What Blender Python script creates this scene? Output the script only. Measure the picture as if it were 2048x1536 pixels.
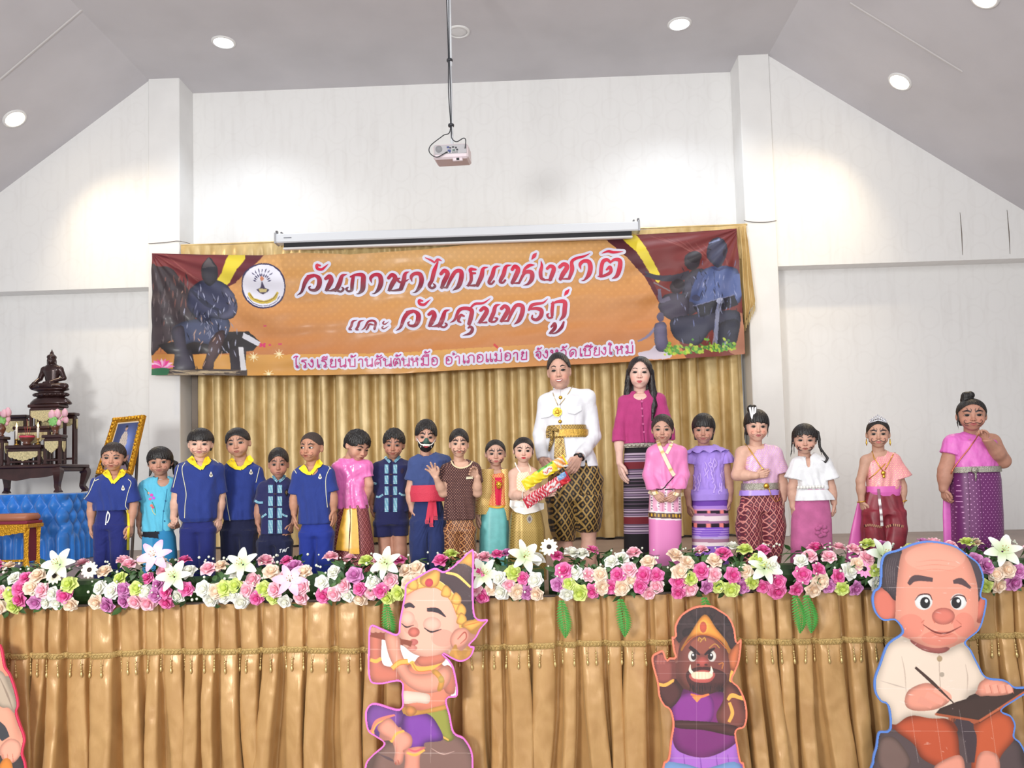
import bpy, math, random
import numpy as np
from mathutils import Vector, Matrix
from mathutils.bvhtree import BVHTree
for _o in list(bpy.data.objects):
 bpy.data.objects.remove(_o)
SC = bpy.context.scene
COL = SC.collection
rnd = random.Random(7)
# ------------------------------------------------------------------ camera
F_PX, CX, CY = 1600.0, 1024.0, 863.9
YAW, PITCH, ROLL = -0.02840, 0.05477, -0.02574
STAGE_Z = 1.25
CAM = np.array([0.0, 0.0, STAGE_Z + 0.77])
def _axes():
 f = np.array([math.sin(YAW) * math.cos(PITCH), math.cos(YAW) * math.cos(PITCH), math.sin(PITCH)])
 r = np.array([math.cos(YAW), -math.sin(YAW), 0.0])
 u = np.cross(r, f)
 c, s = math.cos(ROLL), math.sin(ROLL)
 return c * r + s * u, -s * r + c * u, f
AX_R, AX_U, AX_F = _axes()
cam_data = bpy.data.cameras.new('camera')
cam = bpy.data.objects.new('camera', cam_data)
COL.objects.link(cam)
cam_data.sensor_fit = 'HORIZONTAL'
cam_data.sensor_width = 36.0
cam_data.lens = F_PX / 2048.0 * 36.0
cam_data.shift_y = (CY - 768.0) / 2048.0
cam_data.clip_end = 200
cam.matrix_world = Matrix(((AX_R[0], AX_U[0], -AX_F[0], CAM[0]), (AX_R[1], AX_U[1], -AX_F[1], CAM[1]),
      (AX_R[2], AX_U[2], -AX_F[2], CAM[2]), (0, 0, 0, 1)))
SC.camera = cam
# ------------------------------------------------------------------ light and exposure
world = bpy.data.worlds.new('hall_daylight')
SC.world = world
world.use_nodes = True
world.node_tree.nodes['Background'].inputs[0].default_value = (0.97, 0.985, 1.0, 1)
world.node_tree.nodes['Background'].inputs[1].default_value = 0.54
def area_light(name, loc, target, size, power, color=(1, 1, 1), size_y=None):
 l = bpy.data.lights.new(name, 'AREA')
 l.energy = power
 l.color = color
 l.size = size
 if size_y:
  l.shape = 'RECTANGLE'
  l.size_y = size_y
 o = bpy.data.objects.new(name, l)
 COL.objects.link(o)
 o.location = loc
 o.rotation_euler = (Vector(target) - Vector(loc)).to_track_quat('-Z', 'Y').to_euler()
 return o
# daylight from the open side doors of the hall, to the left of and behind the camera
area_light('daylight_from_door', (-3.6, -1.5, 2.9), (0.5, 8.5, 2.6), 1.2, 340, (1.0, 0.985, 0.96))
# the hall's own ceiling lamps further back, over the audience
# broad soft fill, added behind the camera to brighten the stage from the front
area_light('front_fill', (1.5, -2.6, 2.4), (0.2, 6.0, 1.6), 4.5, 150, (1.0, 0.99, 0.98), 3.0)
area_light('hall_lamps', (0.5, 1.0, 6.3), (0, 8.0, 2.2), 6.0, 150, (1.0, 0.99, 0.97), 3.0)
SC.view_settings.view_transform = 'Standard'
SC.view_settings.look = 'None'
SC.view_settings.gamma = 1.0
SC.view_settings.use_curve_mapping = False
SC.view_settings.exposure = 0.08
# ------------------------------------------------------------------ helpers
def ray(px, py):
 return AX_R * ((px - CX) / F_PX) + AX_U * (-(py - CY) / F_PX) + AX_F
def at(px, py, Y):
 d = ray(px, py)
 return CAM + d * (Y / d[1])
def at_z(px, py, z):
 d = ray(px, py)
 return CAM + d * ((z - CAM[2]) / d[2])
def m_px(Y):
 """metres per pixel at depth Y"""
 return Y / F_PX
def lin(c):
 out = []
 for v in c[:3]:
  v = v / 255.0
  out.append(v / 12.92 if v <= 0.04045 else ((v + 0.055) / 1.055) ** 2.4)
 return tuple(out) + (1.0,)
def linv(a):
 a = np.asarray(a, float) / 255.0
 return np.where(a <= 0.04045, a / 12.92, ((a + 0.055) / 1.055) ** 2.4)
def nodes_of(m):
 return m.node_tree.nodes, m.node_tree.links, m.node_tree.nodes['Principled BSDF']
MATS = {}
def mat(name, color=(200, 200, 200), rough=0.7, metal=0.0, noise=0.0, nscale=8.0, bump=0.0, bscale=60.0, sheen=0.0,
  coat=0.0, alpha=1.0, trans=0.0, emit=None, estr=0.0, color2=None, sss=0.0, spec=0.5, both=None):
 if name in MATS:
  return MATS[name]
 m = bpy.data.materials.new(name)
 m.use_nodes = True
 N, L, b = nodes_of(m)
 b.inputs['Base Color'].default_value = lin(color)
 b.inputs['Roughness'].default_value = rough
 b.inputs['Metallic'].default_value = metal
 b.inputs['Specular IOR Level'].default_value = spec
 if sheen:
  b.inputs['Sheen Weight'].default_value = sheen
 if coat:
  b.inputs['Coat Weight'].default_value = coat
  b.inputs['Coat Roughness'].default_value = 0.12
 if trans:
  b.inputs['Transmission Weight'].default_value = trans
 if alpha < 1:
  b.inputs['Alpha'].default_value = alpha
 if emit:
  b.inputs['Emission Color'].default_value = lin(emit)
  b.inputs['Emission Strength'].default_value = estr
 tc = None
 if noise or bump or color2:
  tc = N.new('ShaderNodeTexCoord')
 if noise or color2:
  n = N.new('ShaderNodeTexNoise')
  n.inputs['Scale'].default_value = nscale
  n.inputs['Detail'].default_value = 6
  L.new(tc.outputs['Object'], n.inputs['Vector'])
  r = N.new('ShaderNodeValToRGB')
  c = lin(color)
  if color2:
   r.color_ramp.elements[0].color = c
   r.color_ramp.elements[1].color = lin(color2)
  else:
   r.color_ramp.elements[0].color = tuple(v * (1 - noise) for v in c[:3]) + (1,)
   r.color_ramp.elements[1].color = tuple(min(1, v * (1 + noise)) for v in c[:3]) + (1,)
  r.color_ramp.elements[0].position = 0.32
  r.color_ramp.elements[1].position = 0.68
  L.new(n.outputs['Fac'], r.inputs[0])
  L.new(r.outputs[0], b.inputs['Base Color'])
 if bump:
  n2 = N.new('ShaderNodeTexNoise')
  n2.inputs['Scale'].default_value = bscale
  n2.inputs['Detail'].default_value = 4
  L.new(tc.outputs['Object'], n2.inputs['Vector'])
  bp = N.new('ShaderNodeBump')
  bp.inputs['Strength'].default_value = bump
  bp.inputs['Distance'].default_value = 0.01
  L.new(n2.outputs['Fac'], bp.inputs['Height'])
  L.new(bp.outputs[0], b.inputs['Normal'])
 MATS[name] = m
 return m
def mat_vc(name, rough=0.6, spec=0.5, coat=0.0, noise=0.0, metal=0.0, coatr=0.2, bump=0.0, bscale=30):
 """colour comes from the mesh's own colour attribute (printed artwork, skin)"""
 if name in MATS:
  return MATS[name]
 m = bpy.data.materials.new(name)
 m.use_nodes = True
 N, L, b = nodes_of(m)
 a = N.new('ShaderNodeAttribute')
 a.attribute_name = 'pigment'
 L.new(a.outputs['Color'], b.inputs['Base Color'])
 b.inputs['Roughness'].default_value = rough
 b.inputs['Metallic'].default_value = metal
 b.inputs['Specular IOR Level'].default_value = spec
 b.inputs['Coat Weight'].default_value = coat
 b.inputs['Coat Roughness'].default_value = coatr
 if bump:
  tc = N.new('ShaderNodeTexCoord')
  n2 = N.new('ShaderNodeTexNoise')
  n2.inputs['Scale'].default_value = bscale
  n2.inputs['Detail'].default_value = 3
  L.new(tc.outputs['Object'], n2.inputs['Vector'])
  bp = N.new('ShaderNodeBump')
  bp.inputs['Strength'].default_value = bump
  bp.inputs['Distance'].default_value = 0.02
  L.new(n2.outputs['Fac'], bp.inputs['Height'])
  L.new(bp.outputs[0], b.inputs['Coat Normal'])
 MATS[name] = m
 return m
def mesh_data(name, v, f, smooth=True, cols=None):
 me = bpy.data.meshes.new(name)
 v = np.asarray(v, dtype=np.float32)
 if isinstance(f, np.ndarray):
  n, k = f.shape
  me.vertices.add(len(v))
  me.vertices.foreach_set('co', v.ravel())
  me.loops.add(n * k)
  me.loops.foreach_set('vertex_index', f.astype(np.int32).ravel())
  me.polygons.add(n)
  me.polygons.foreach_set('loop_start', np.arange(0, n * k, k, dtype=np.int32))
  me.update(calc_edges=True)
  me.validate()
 else:
  me.from_pydata(v.tolist(), [], f)
  me.update()
 if smooth:
  me.polygons.foreach_set('use_smooth', np.ones(len(me.polygons), dtype=bool))
 if cols is not None:
  a = me.color_attributes.new('pigment', 'FLOAT_COLOR', 'POINT')
  c = np.ones((len(v), 4), dtype=np.float32)
  c[:, :3] = cols
  a.data.foreach_set('color', c.ravel())
 return me
def put(name, me, m, parent=None, loc=None):
 o = bpy.data.objects.new(name, me)
 COL.objects.link(o)
 for x in (m if isinstance(m, (list, tuple)) else [m]):
  if x is not None:
   me.materials.append(x)
 if parent is not None:
  o.parent = parent
  o.matrix_parent_inverse = Matrix.Translation(parent.location).inverted() if parent.rotation_euler.to_matrix().is_identity else parent.matrix_basis.inverted()
 return o
def tag(o, label=None, cat=None, group=None, kind=None):
 if label: o['label'] = label
 if cat: o['category'] = cat
 if group: o['group'] = group
 if kind: o['kind'] = kind
 return o
def thing(name, label, cat, loc=(0, 0, 0), group=None):
 o = bpy.data.objects.new(name, None)
 o.empty_display_size = 0.1
 COL.objects.link(o)
 o.location = tuple(float(x) for x in loc)
 return tag(o, label, cat, group)
class MB:
 """collects shapes of one part"""
 def __init__(s):
  s.v, s.f, s.c = [], [], []
 def add(s, v, f, c=None):
  b = len(s.v)
  s.v += [tuple(float(t) for t in p) for p in v]
  s.f += [tuple(b + i for i in q) for q in f]
  if c is not None:
   s.c += [tuple(c)] * len(v) if np.ndim(c) == 1 else [tuple(q) for q in c]
  return s
 def box(s, lo, hi, bev=0.0, c=None):
  x0, y0, z0 = lo; x1, y1, z1 = hi
  if bev <= 0:
   v = [(x, y, z) for x in (x0, x1) for y in (y0, y1) for z in (z0, z1)]
   f = [(0, 1, 3, 2), (4, 6, 7, 5), (0, 4, 5, 1), (2, 3, 7, 6), (0, 2, 6, 4), (1, 5, 7, 3)]
   return s.add(v, f, c)
  b = bev
  v, idx = [], {}
  for ix, x in enumerate((x0, x1)):
   for iy, y in enumerate((y0, y1)):
    for iz, z in enumerate((z0, z1)):
     sx, sy, sz = (1 if ix == 0 else -1), (1 if iy == 0 else -1), (1 if iz == 0 else -1)
     for ax, p in enumerate(((x, y + sy * b, z + sz * b), (x + sx * b, y, z + sz * b), (x + sx * b, y + sy * b, z))):
      idx[ix, iy, iz, ax] = len(v); v.append(p)
  f = []
  I = idx
  for i in (0, 1):
   f.append((I[i,0,0,0], I[i,1,0,0], I[i,1,1,0], I[i,0,1,0]))
   f.append((I[0,i,0,1], I[1,i,0,1], I[1,i,1,1], I[0,i,1,1]))
   f.append((I[0,0,i,2], I[1,0,i,2], I[1,1,i,2], I[0,1,i,2]))
   for j in (0, 1):
    f.append((I[i,j,0,0], I[i,j,1,0], I[i,j,1,1], I[i,j,0,1]))
    f.append((I[i,0,j,0], I[i,1,j,0], I[i,1,j,2], I[i,0,j,2]))
    f.append((I[0,i,j,1], I[1,i,j,1], I[1,i,j,2], I[0,i,j,2]))
    for k in (0, 1):
     if j in (0, 1):
      f.append((I[i,j,k,0], I[i,j,k,1], I[i,j,k,2]))
  return s.add(v, f, c)
 def tube(s, pts, r, n=8, c=None, caps=True, sy=1.0):
  pts = [np.array(p, float) for p in pts]
  if len(pts) < 2: return s
  rs = r if isinstance(r, (list, tuple, np.ndarray)) else [r] * len(pts)
  v, f = [], []
  t0 = pts[1] - pts[0]; t0 /= np.linalg.norm(t0) + 1e-12
  up = np.array([0, 0, 1.0]) if abs(t0[2]) < 0.9 else np.array([1.0, 0, 0])
  a = np.cross(t0, up); a /= np.linalg.norm(a)
  for i, p in enumerate(pts):
   t = pts[min(i + 1, len(pts) - 1)] - pts[max(i - 1, 0)]
   t /= np.linalg.norm(t) + 1e-12
   a = a - t * (a @ t); a /= np.linalg.norm(a) + 1e-12
   b = np.cross(t, a)
   for k in range(n):
    th = 2 * math.pi * k / n
    v.append(p + rs[i] * (math.cos(th) * a + sy * math.sin(th) * b))
  for i in range(len(pts) - 1):
   for k in range(n):
    k2 = (k + 1) % n
    f.append((i * n + k, i * n + k2, (i + 1) * n + k2, (i + 1) * n + k))
  if caps:
   f.append(tuple(range(n - 1, -1, -1)))
   f.append(tuple((len(pts) - 1) * n + k for k in range(n)))
  return s.add(v, f, c)
 def lathe(s, prof, o=(0, 0, 0), n=20, c=None, axis=None, sq=None):
  """prof: (r, z) list; revolved about z at o"""
  v, f = [], []
  o = np.array(o, float)
  M = None
  if axis is not None:
   M = np.array(Vector((0, 0, 1)).rotation_difference(Vector(axis)).to_matrix())
  for r, z in prof:
   for k in range(n):
    th = 2 * math.pi * k / n
    p = np.array([r * math.cos(th), r * math.sin(th), z])
    v.append(o + (M @ p if M is not None else p))
  for i in range(len(prof) - 1):
   for k in range(n):
    k2 = (k + 1) % n
    f.append((i * n + k, i * n + k2, (i + 1) * n + k2, (i + 1) * n + k))
  f.append(tuple(range(n - 1, -1, -1)))
  f.append(tuple((len(prof) - 1) * n + k for k in range(n)))
  return s.add(v, f, c)
 def ball(s, o, r, n=12, m=8, c=None):
  r = r if isinstance(r, (list, tuple, np.ndarray)) else (r, r, r)
  v, f = [(o[0], o[1], o[2] + r[2])], []
  for i in range(1, m):
   ph = math.pi * i / m
   for k in range(n):
    th = 2 * math.pi * k / n
    v.append((o[0] + r[0] * math.sin(ph) * math.cos(th), o[1] + r[1] * math.sin(ph) * math.sin(th), o[2] + r[2] * math.cos(ph)))
  v.append((o[0], o[1], o[2] - r[2]))
  for k in range(n):
   f.append((0, 1 + k, 1 + (k + 1) % n))
   f.append((len(v) - 1, 1 + (m - 2) * n + (k + 1) % n, 1 + (m - 2) * n + k))
  for i in range(m - 2):
   for k in range(n):
    k2 = (k + 1) % n
    f.append((1 + i * n + k, 1 + (i + 1) * n + k, 1 + (i + 1) * n + k2, 1 + i * n + k2))
  return s.add(v, f, c)
 def prism(s, poly, d, c=None):
  """poly: 3-D outline, d: extrusion vector"""
  n = len(poly)
  d = np.array(d, float)
  v = [np.array(p, float) for p in poly] + [np.array(p, float) + d for p in poly]
  f = [tuple(range(n)), tuple(range(2 * n - 1, n - 1, -1))]
  for i in range(n):
   j = (i + 1) % n
   f.append((i, n + i, n + j, j))
  return s.add(v, f, c)
 def grid(s, P, c=None, wrap=False):
  """P: array (n, m, 3)"""
  n, m = P.shape[:2]
  f = []
  for i in range(n - 1):
   for k in range(m if wrap else m - 1):
    k2 = (k + 1) % m
    f.append((i * m + k, i * m + k2, (i + 1) * m + k2, (i + 1) * m + k))
  return s.add(P.reshape(-1, 3), f, c)
 def build(s, name, m, parent=None, smooth=False):
  import bmesh
  me = mesh_data(name, s.v, s.f, smooth, np.array(s.c) if s.c and len(s.c) == len(s.v) else None)
  bm = bmesh.new(); bm.from_mesh(me)
  bmesh.ops.recalc_face_normals(bm, faces=bm.faces)
  bm.to_mesh(me); bm.free()
  return put(name, me, m, parent)
 def data(s, name, smooth=False):
  return mesh_data(name, s.v, s.f, smooth, np.array(s.c) if s.c and len(s.c) == len(s.v) else None)
def smooth_auto(o, ang=0.6):
 me = o.data
 me.polygons.foreach_set('use_smooth', np.ones(len(me.polygons), dtype=bool))
 try:
  me.set_sharp_from_angle(angle=ang)
 except Exception:
  pass
 return o
def spline(pts, n=8, closed=False):
 """Catmull-Rom through pts (any dimension)"""
 P = np.array(pts, float)
 m = len(P)
 out = []
 rng = range(m if closed else m - 1)
 for i in rng:
  if closed:
   p0, p1, p2, p3 = P[(i - 1) % m], P[i], P[(i + 1) % m], P[(i + 2) % m]
  else:
   p1, p2 = P[i], P[i + 1]
   p0 = P[i - 1] if i > 0 else 2 * p1 - p2
   p3 = P[i + 2] if i + 2 < m else 2 * p2 - p1
  for k in range(n):
   t = k / n
   out.append(0.5 * (2 * p1 + (p2 - p0) * t + (2 * p0 - 5 * p1 + 4 * p2 - p3) * t * t + (3 * p1 - p0 - 3 * p2 + p3) * t ** 3))
 if not closed:
  out.append(P[-1])
 return np.array(out)
def snoise(P, s, seed=0):
 """cheap smooth noise in [-1,1] for an (n,3) array: a sum of warped sines"""
 r = np.random.RandomState(seed)
 out = np.zeros(len(P))
 Q = P * s
 W = np.stack([np.sin(Q @ r.normal(size=3) + r.rand() * 6) for _ in range(3)], 1)
 for k in range(5):
  d = r.normal(size=3)
  out += np.sin((Q + 0.8 * W) @ d * (1 + 0.35 * k) + r.rand() * 6.28) / (1 + 0.35 * k)
 return out / 2.6
# ------------------------------------------------------------------ room
YC = 9.23          # front of the two columns
YU, YL, YM = 9.26, 9.48, 9.62   # upper outer wall, lower outer wall, middle recess
def wall_material():
 m = bpy.data.materials.new('wallpaper')
 m.use_nodes = True
 N, L, b = nodes_of(m)
 tc = N.new('ShaderNodeTexCoord')
 sep = N.new('ShaderNodeSeparateXYZ')
 L.new(tc.outputs['Object'], sep.inputs[0])
 def M(op, a=None, bb=None, c=None):
  n = N.new('ShaderNodeMath'); n.operation = op
  for i, x in enumerate((a, bb, c)):
   if x is None: continue
   if isinstance(x, (int, float)): n.inputs[i].default_value = x
   else: L.new(x, n.inputs[i])
  return n.outputs[0]
 # damask: hexagon-like lattice of outlines on an offset grid
 k = 2 * math.pi / 0.26
 x = M('MULTIPLY', sep.outputs['X'], k)
 z = M('MULTIPLY', sep.outputs['Z'], k * 0.88)
 a = M('COSINE', x)
 c2 = M('COSINE', M('ADD', M('MULTIPLY', x, 0.5), M('MULTIPLY', z, 0.866)))
 c3 = M('COSINE', M('SUBTRACT', M('MULTIPLY', x, 0.5), M('MULTIPLY', z, 0.866)))
 s = M('ADD', M('ADD', a, c2), c3)
 band = M('SUBTRACT', 1.0, M('MULTIPLY', M('ABSOLUTE', M('ADD', s, 0.55)), 2.2))
 band = M('MAXIMUM', band, 0.0)
 n1 = N.new('ShaderNodeTexNoise'); n1.inputs['Scale'].default_value = 1.1; n1.inputs['Detail'].default_value = 3
 L.new(tc.outputs['Object'], n1.inputs['Vector'])
 n2 = N.new('ShaderNodeTexNoise'); n2.inputs['Scale'].default_value = 14; n2.inputs['Detail'].default_value = 6
 mp = N.new('ShaderNodeMapping'); mp.inputs['Scale'].default_value = (1.0, 1.0, 0.12)
 L.new(tc.outputs['Object'], mp.inputs['Vector']); L.new(mp.outputs[0], n2.inputs['Vector'])
 st = M('MULTIPLY', M('MAXIMUM', M('SUBTRACT', n2.outputs['Fac'], 0.52), 0.0), 0.55)
 amt = M('ADD', M('MULTIPLY', band, M('MULTIPLY', M('MAXIMUM', M('SUBTRACT', n1.outputs['Fac'], 0.25), 0.0), 0.20)), st)
 amt = M('MINIMUM', amt, 0.6)
 mix = N.new('ShaderNodeMix'); mix.data_type = 'RGBA'
 mix.inputs['A'].default_value = lin((244, 244, 243))
 mix.inputs['B'].default_value = lin((196, 190, 186))
 L.new(amt, mix.inputs['Factor'])
 L.new(mix.outputs['Result'], b.inputs['Base Color'])
 b.inputs['Roughness'].default_value = 0.75
 return m
M_WALL = wall_material()
M_CEIL = mat('ceiling_paint', (208, 206, 211), 0.9, noise=0.05, nscale=1.3)
M_COLM = mat('column_paint', (241, 241, 240), 0.8, noise=0.03, nscale=3)
M_FLOORH = mat('hall_tiles', (176, 172, 166), 0.4, noise=0.08, nscale=2)
M_DARK = mat('dark_gap', (70, 66, 64), 0.9)
zsof_r = at(1700, 526, YU)[2]; zsof_l = at(150, 580.5, YU)[2]
zs = 0.5 * (zsof_r + zsof_l)
zc = 0.5 * (at(296.5, 157.5, YC)[2] + at(1539, 109, YC)[2])   # flat ceiling height
xl0, xl1 = at(296.5, 300, YC)[0], at(358.5, 300, YC)[0]
xr0, xr1 = at(1484.5, 300, YC)[0], at(1546, 300, YC)[0]
pL = at(0, 385, YU); pR = at(2048, 421, YU)
sL = (zc - pL[2]) / (xl0 - pL[0])     # slopes of the raked ceiling
sR = (zc - pR[2]) / (pR[0] - xr1)
XL, XR = -9.0, 9.0
ZBOT = STAGE_Z
def structure(name, mb, m):
 return tag(mb.build(name, m), kind='structure')
structure('wall_back', MB().box((xl0 - .02, YM, ZBOT - .05), (xr1 + .02, YM + .15, zc + .02)), M_WALL)
for nm, x0, x1 in (('column_left', xl0, xl1), ('column_right', xr0, xr1)):
 structure(nm, MB().box((x0, YC, ZBOT), (x1, YM, zc + .01), bev=0.008), M_COLM)
XGL = xl0 - (zc - zs) / sL + .002
XGR = xr1 + (zc - zs) / sR - .002
def gable(x0, z0, x1, z1, zb, y0, y1):
 return MB().prism([(x0, y0, zb), (x1, y0, zb), (x1, y0, z1), (x0, y0, z0)], (0, y1 - y0, 0))
structure('wall_left', gable(XGL, zs + .002, xl0, zc, zs, YU, YU + .5), M_WALL)
structure('wall_right', gable(xr1, zc, XGR, zs + .002, zs, YU, YU + .5), M_WALL)
structure('wall_left_lower', MB().box((XL, YL, ZBOT - .05), (xl0 + .01, YL + .2, zs + .01)), M_WALL)
structure('wall_right_lower', MB().box((xr1 - .01, YL, ZBOT - .05), (XR, YL + .2, zs + .01)), M_WALL)
structure('ceiling', MB().box((xl0, 2.2, zc), (xr1, YM + .2, zc + .1)), M_CEIL)
for nm, x0, x1, s in (('ceiling_left', xl0, XL, sL), ('ceiling_right', xr1, XR, sR)):
 z1 = zc - s * abs(x1 - x0)
 structure(nm, MB().prism([(x0, 2.2, zc), (x1, 2.2, z1), (x1, 2.2, z1 + .12), (x0, 2.2, zc + .12)], (0, YM - 2.0, 0)), M_CEIL)
# faint joints that run up the raked ceilings, and thin cracks in the right wall's boarding
M_JOINT = mat('ceiling_joint', (205, 202, 202), 0.9)
for nm, a, b, x0, s, sg in (('trim_1', (0, 158), (165, 18), xl0, sL, -1), ('trim_2', (1700, 5), (1925, 143), xr1, sR, 1)):
 pts = []
 for q in (a, b):
  d = ray(*q)
  # plane z = zc - s*|x-x0|
  t = (zc - CAM[2] + s * sg * (x0 - CAM[0])) / (d[2] + s * sg * d[0])
  pts.append(CAM + d * t)
 structure(nm, MB().tube([pts[0] - [0, 0, .002], pts[1] - [0, 0, .002]], .011, 6), M_JOINT)
for nm, a, b in (('trim_3', (1920, 425), (1925, 510)), ('trim_4', (2014, 420), (2020, 508))):
 structure(nm, MB().tube([at(*a, YU - .002), at(.5 * (a[0] + b[0]) + 1, .5 * (a[1] + b[1]), YU - .002), at(*b, YU - .002)], [.002, .005, .002], 6), mat('crack', (110, 100, 92), .9))
# hall floor and stage
structure('floor', MB().box((-12, -3, -.1), (12, 5.3, 0)), M_FLOORH)
Y_EDGE = 5.18
def stage_material():
 m = mat('stage_boards', (150, 132, 124), 0.45, noise=0.10, nscale=3)
 return m
structure('floor_stage', MB().box((-9, Y_EDGE, STAGE_Z - .06), (9, YM + .1, STAGE_Z), bev=0.006).box((-9, Y_EDGE + .2, 0), (9, YM + .1, STAGE_Z - .06)), stage_material())
# the grey-mauve recess panel left of the curtain, with a white hook
YP = 9.56
p0, p1 = at(361, 748, YP), at(407, 1085, YP)
pn = thing('recess_panel', 'grey mauve panel in the recess between the left column and the gold backdrop curtain', 'panel', (0.5 * (p0[0] + p1[0]), YP, STAGE_Z))
MB().box((xl1 + .005, YP, STAGE_Z), (p1[0] + .12, YP + .03, zs - .6)).build('board', mat('mauve_board', (150, 138, 134), .6, noise=.06, nscale=4), pn)
MB().box((xl1 + .005, YP - .03, STAGE_Z), (xl1 + .085, YP + .01, zs - .6), bev=.004).build('stile', mat('taupe_wood', (142, 130, 120), .6), pn)
hk = at(368, 889, YP - .04)
MB().tube(spline([hk + [0, 0, .03], hk + [0, -.02, .0], hk + [.012, -.03, -.03], hk + [.03, -.035, -.025], hk + [.034, -.035, .0]], 5), .006, 8).build('hook', mat('white_plastic', (235, 232, 228), .4), pn, True)
# ceiling lights -------------------------------------------------------------
def ceil_point(px, py):
 d = ray(px, py)
 t = (zc - CAM[2]) / d[2]
 P = CAM + d * t
 if P[0] < xl0 or P[0] > xr1:
  x0, s, sg = (xl0, sL, -1) if P[0] < xl0 else (xr1, sR, 1)
  t = (zc - CAM[2] + s * sg * (x0 - CAM[0])) / (d[2] + s * sg * d[0])
  return CAM + d * t, np.array([-sg * s, 0, -1.0]) / math.hypot(1, s)
 return P, np.array([0, 0, -1.0])
M_RING = mat('lamp_ring', (238, 238, 238), .4)
def downlight(px, py, lit, r, label):
 P, n = ceil_point(px, py)
 o = thing('ceiling_downlight', label, 'ceiling light', P, 'round ceiling downlights')
 rg = MB().lathe([(r * 1.25, -.01), (r * 1.25, .008), (r * 1.05, .016), (r * .98, .012), (r * .98, -.01)], P, 28, axis=n)
 rg.build('trim_ring', M_RING, o, True)
 if lit:
  col = (255, 238, 205) if lit == 'warm' else (240, 247, 255)
  m = mat('lamp_glow_' + lit, col, .5, emit=col, estr=14)
 else:
  m = mat('lamp_unlit', (226, 226, 228), .35)
 MB().lathe([(r * .98, -.006), (r * .98, .006), (r * .6, .012), (r * .02, .015)], P, 28, axis=n).build('diffuser', m, o, True)
 if lit:
  l = bpy.data.lights.new('downlight_beam', 'SPOT')
  l.energy = 110 if lit == 'warm' else 105
  l.color = (1, .80, .52) if lit == 'warm' else (.86, .93, 1)
  l.spot_size = math.radians(120); l.spot_blend = .9; l.shadow_soft_size = .07
  lo = bpy.data.objects.new('downlight_beam', l); COL.objects.link(lo)
  lo.location = P + n * .05
  lo.rotation_euler = Vector(n).to_track_quat('-Z', 'Y').to_euler()
  lo.parent = o
  lo.matrix_parent_inverse = Matrix.Translation(o.location).inverted()
downlight(447, 84, 'cool', .105, 'lit white downlight in the flat ceiling left of the projector pole')
downlight(1359, 47, 'cool', .105, 'lit white downlight in the flat ceiling right of the projector pole')
downlight(917, 63, None, .10, 'unlit round downlight in the flat ceiling beside the projector pole')
downlight(29, 237, 'warm', .105, 'warm lit downlight in the sloping ceiling on the left')
downlight(1800, 163, 'warm', .105, 'warm lit downlight in the right sloping ceiling above the wall')
downlight(1970, -6, 'warm', .105, 'warm lit downlight cut by the top edge, right sloping ceiling')
# ------------------------------------------------------------------ curtains
def satin(name, c1, c2, rough=0.38):
 m = bpy.data.materials.new(name)
 m.use_nodes = True
 N, L, b = nodes_of(m)
 tc = N.new('ShaderNodeTexCoord')
 mp = N.new('ShaderNodeMapping'); mp.inputs['Scale'].default_value = (4, 4, 2.4)
 n = N.new('ShaderNodeTexNoise'); n.inputs['Scale'].default_value = 1.6; n.inputs['Detail'].default_value = 7
 n.inputs['Distortion'].default_value = 0.8
 L.new(tc.outputs['Object'], mp.inputs[0]); L.new(mp.outputs[0], n.inputs['Vector'])
 r = N.new('ShaderNodeValToRGB')
 r.color_ramp.elements[0].color = lin(c1); r.color_ramp.elements[0].position = .3
 r.color_ramp.elements[1].color = lin(c2); r.color_ramp.elements[1].position = .7
 L.new(n.outputs['Fac'], r.inputs[0]); L.new(r.outputs[0], b.inputs['Base Color'])
 b.inputs['Roughness'].default_value = rough
 b.inputs['Metallic'].default_value = 0.12
 b.inputs['Sheen Weight'].default_value = 0.25
 b.inputs['Sheen Tint'].default_value = lin((255, 230, 170))
 n2 = N.new('ShaderNodeTexNoise'); n2.inputs['Scale'].default_value = 7; n2.inputs['Detail'].default_value = 5
 mp2 = N.new('ShaderNodeMapping'); mp2.inputs['Scale'].default_value = (3, 3, 1)
 L.new(tc.outputs['Object'], mp2.inputs[0]); L.new(mp2.outputs[0], n2.inputs['Vector'])
 bp = N.new('ShaderNodeBump'); bp.inputs['Strength'].default_value = .30; bp.inputs['Distance'].default_value = .010
 L.new(n2.outputs['Fac'], bp.inputs['Height']); L.new(bp.outputs[0], b.inputs['Normal'])
 return m
M_GOLD_C = satin('gold_backdrop_cloth', (198, 168, 110), (226, 200, 144))
M_GOLD_S = satin('gold_skirt_satin', (176, 134, 84), (198, 157, 104), .33)
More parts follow.
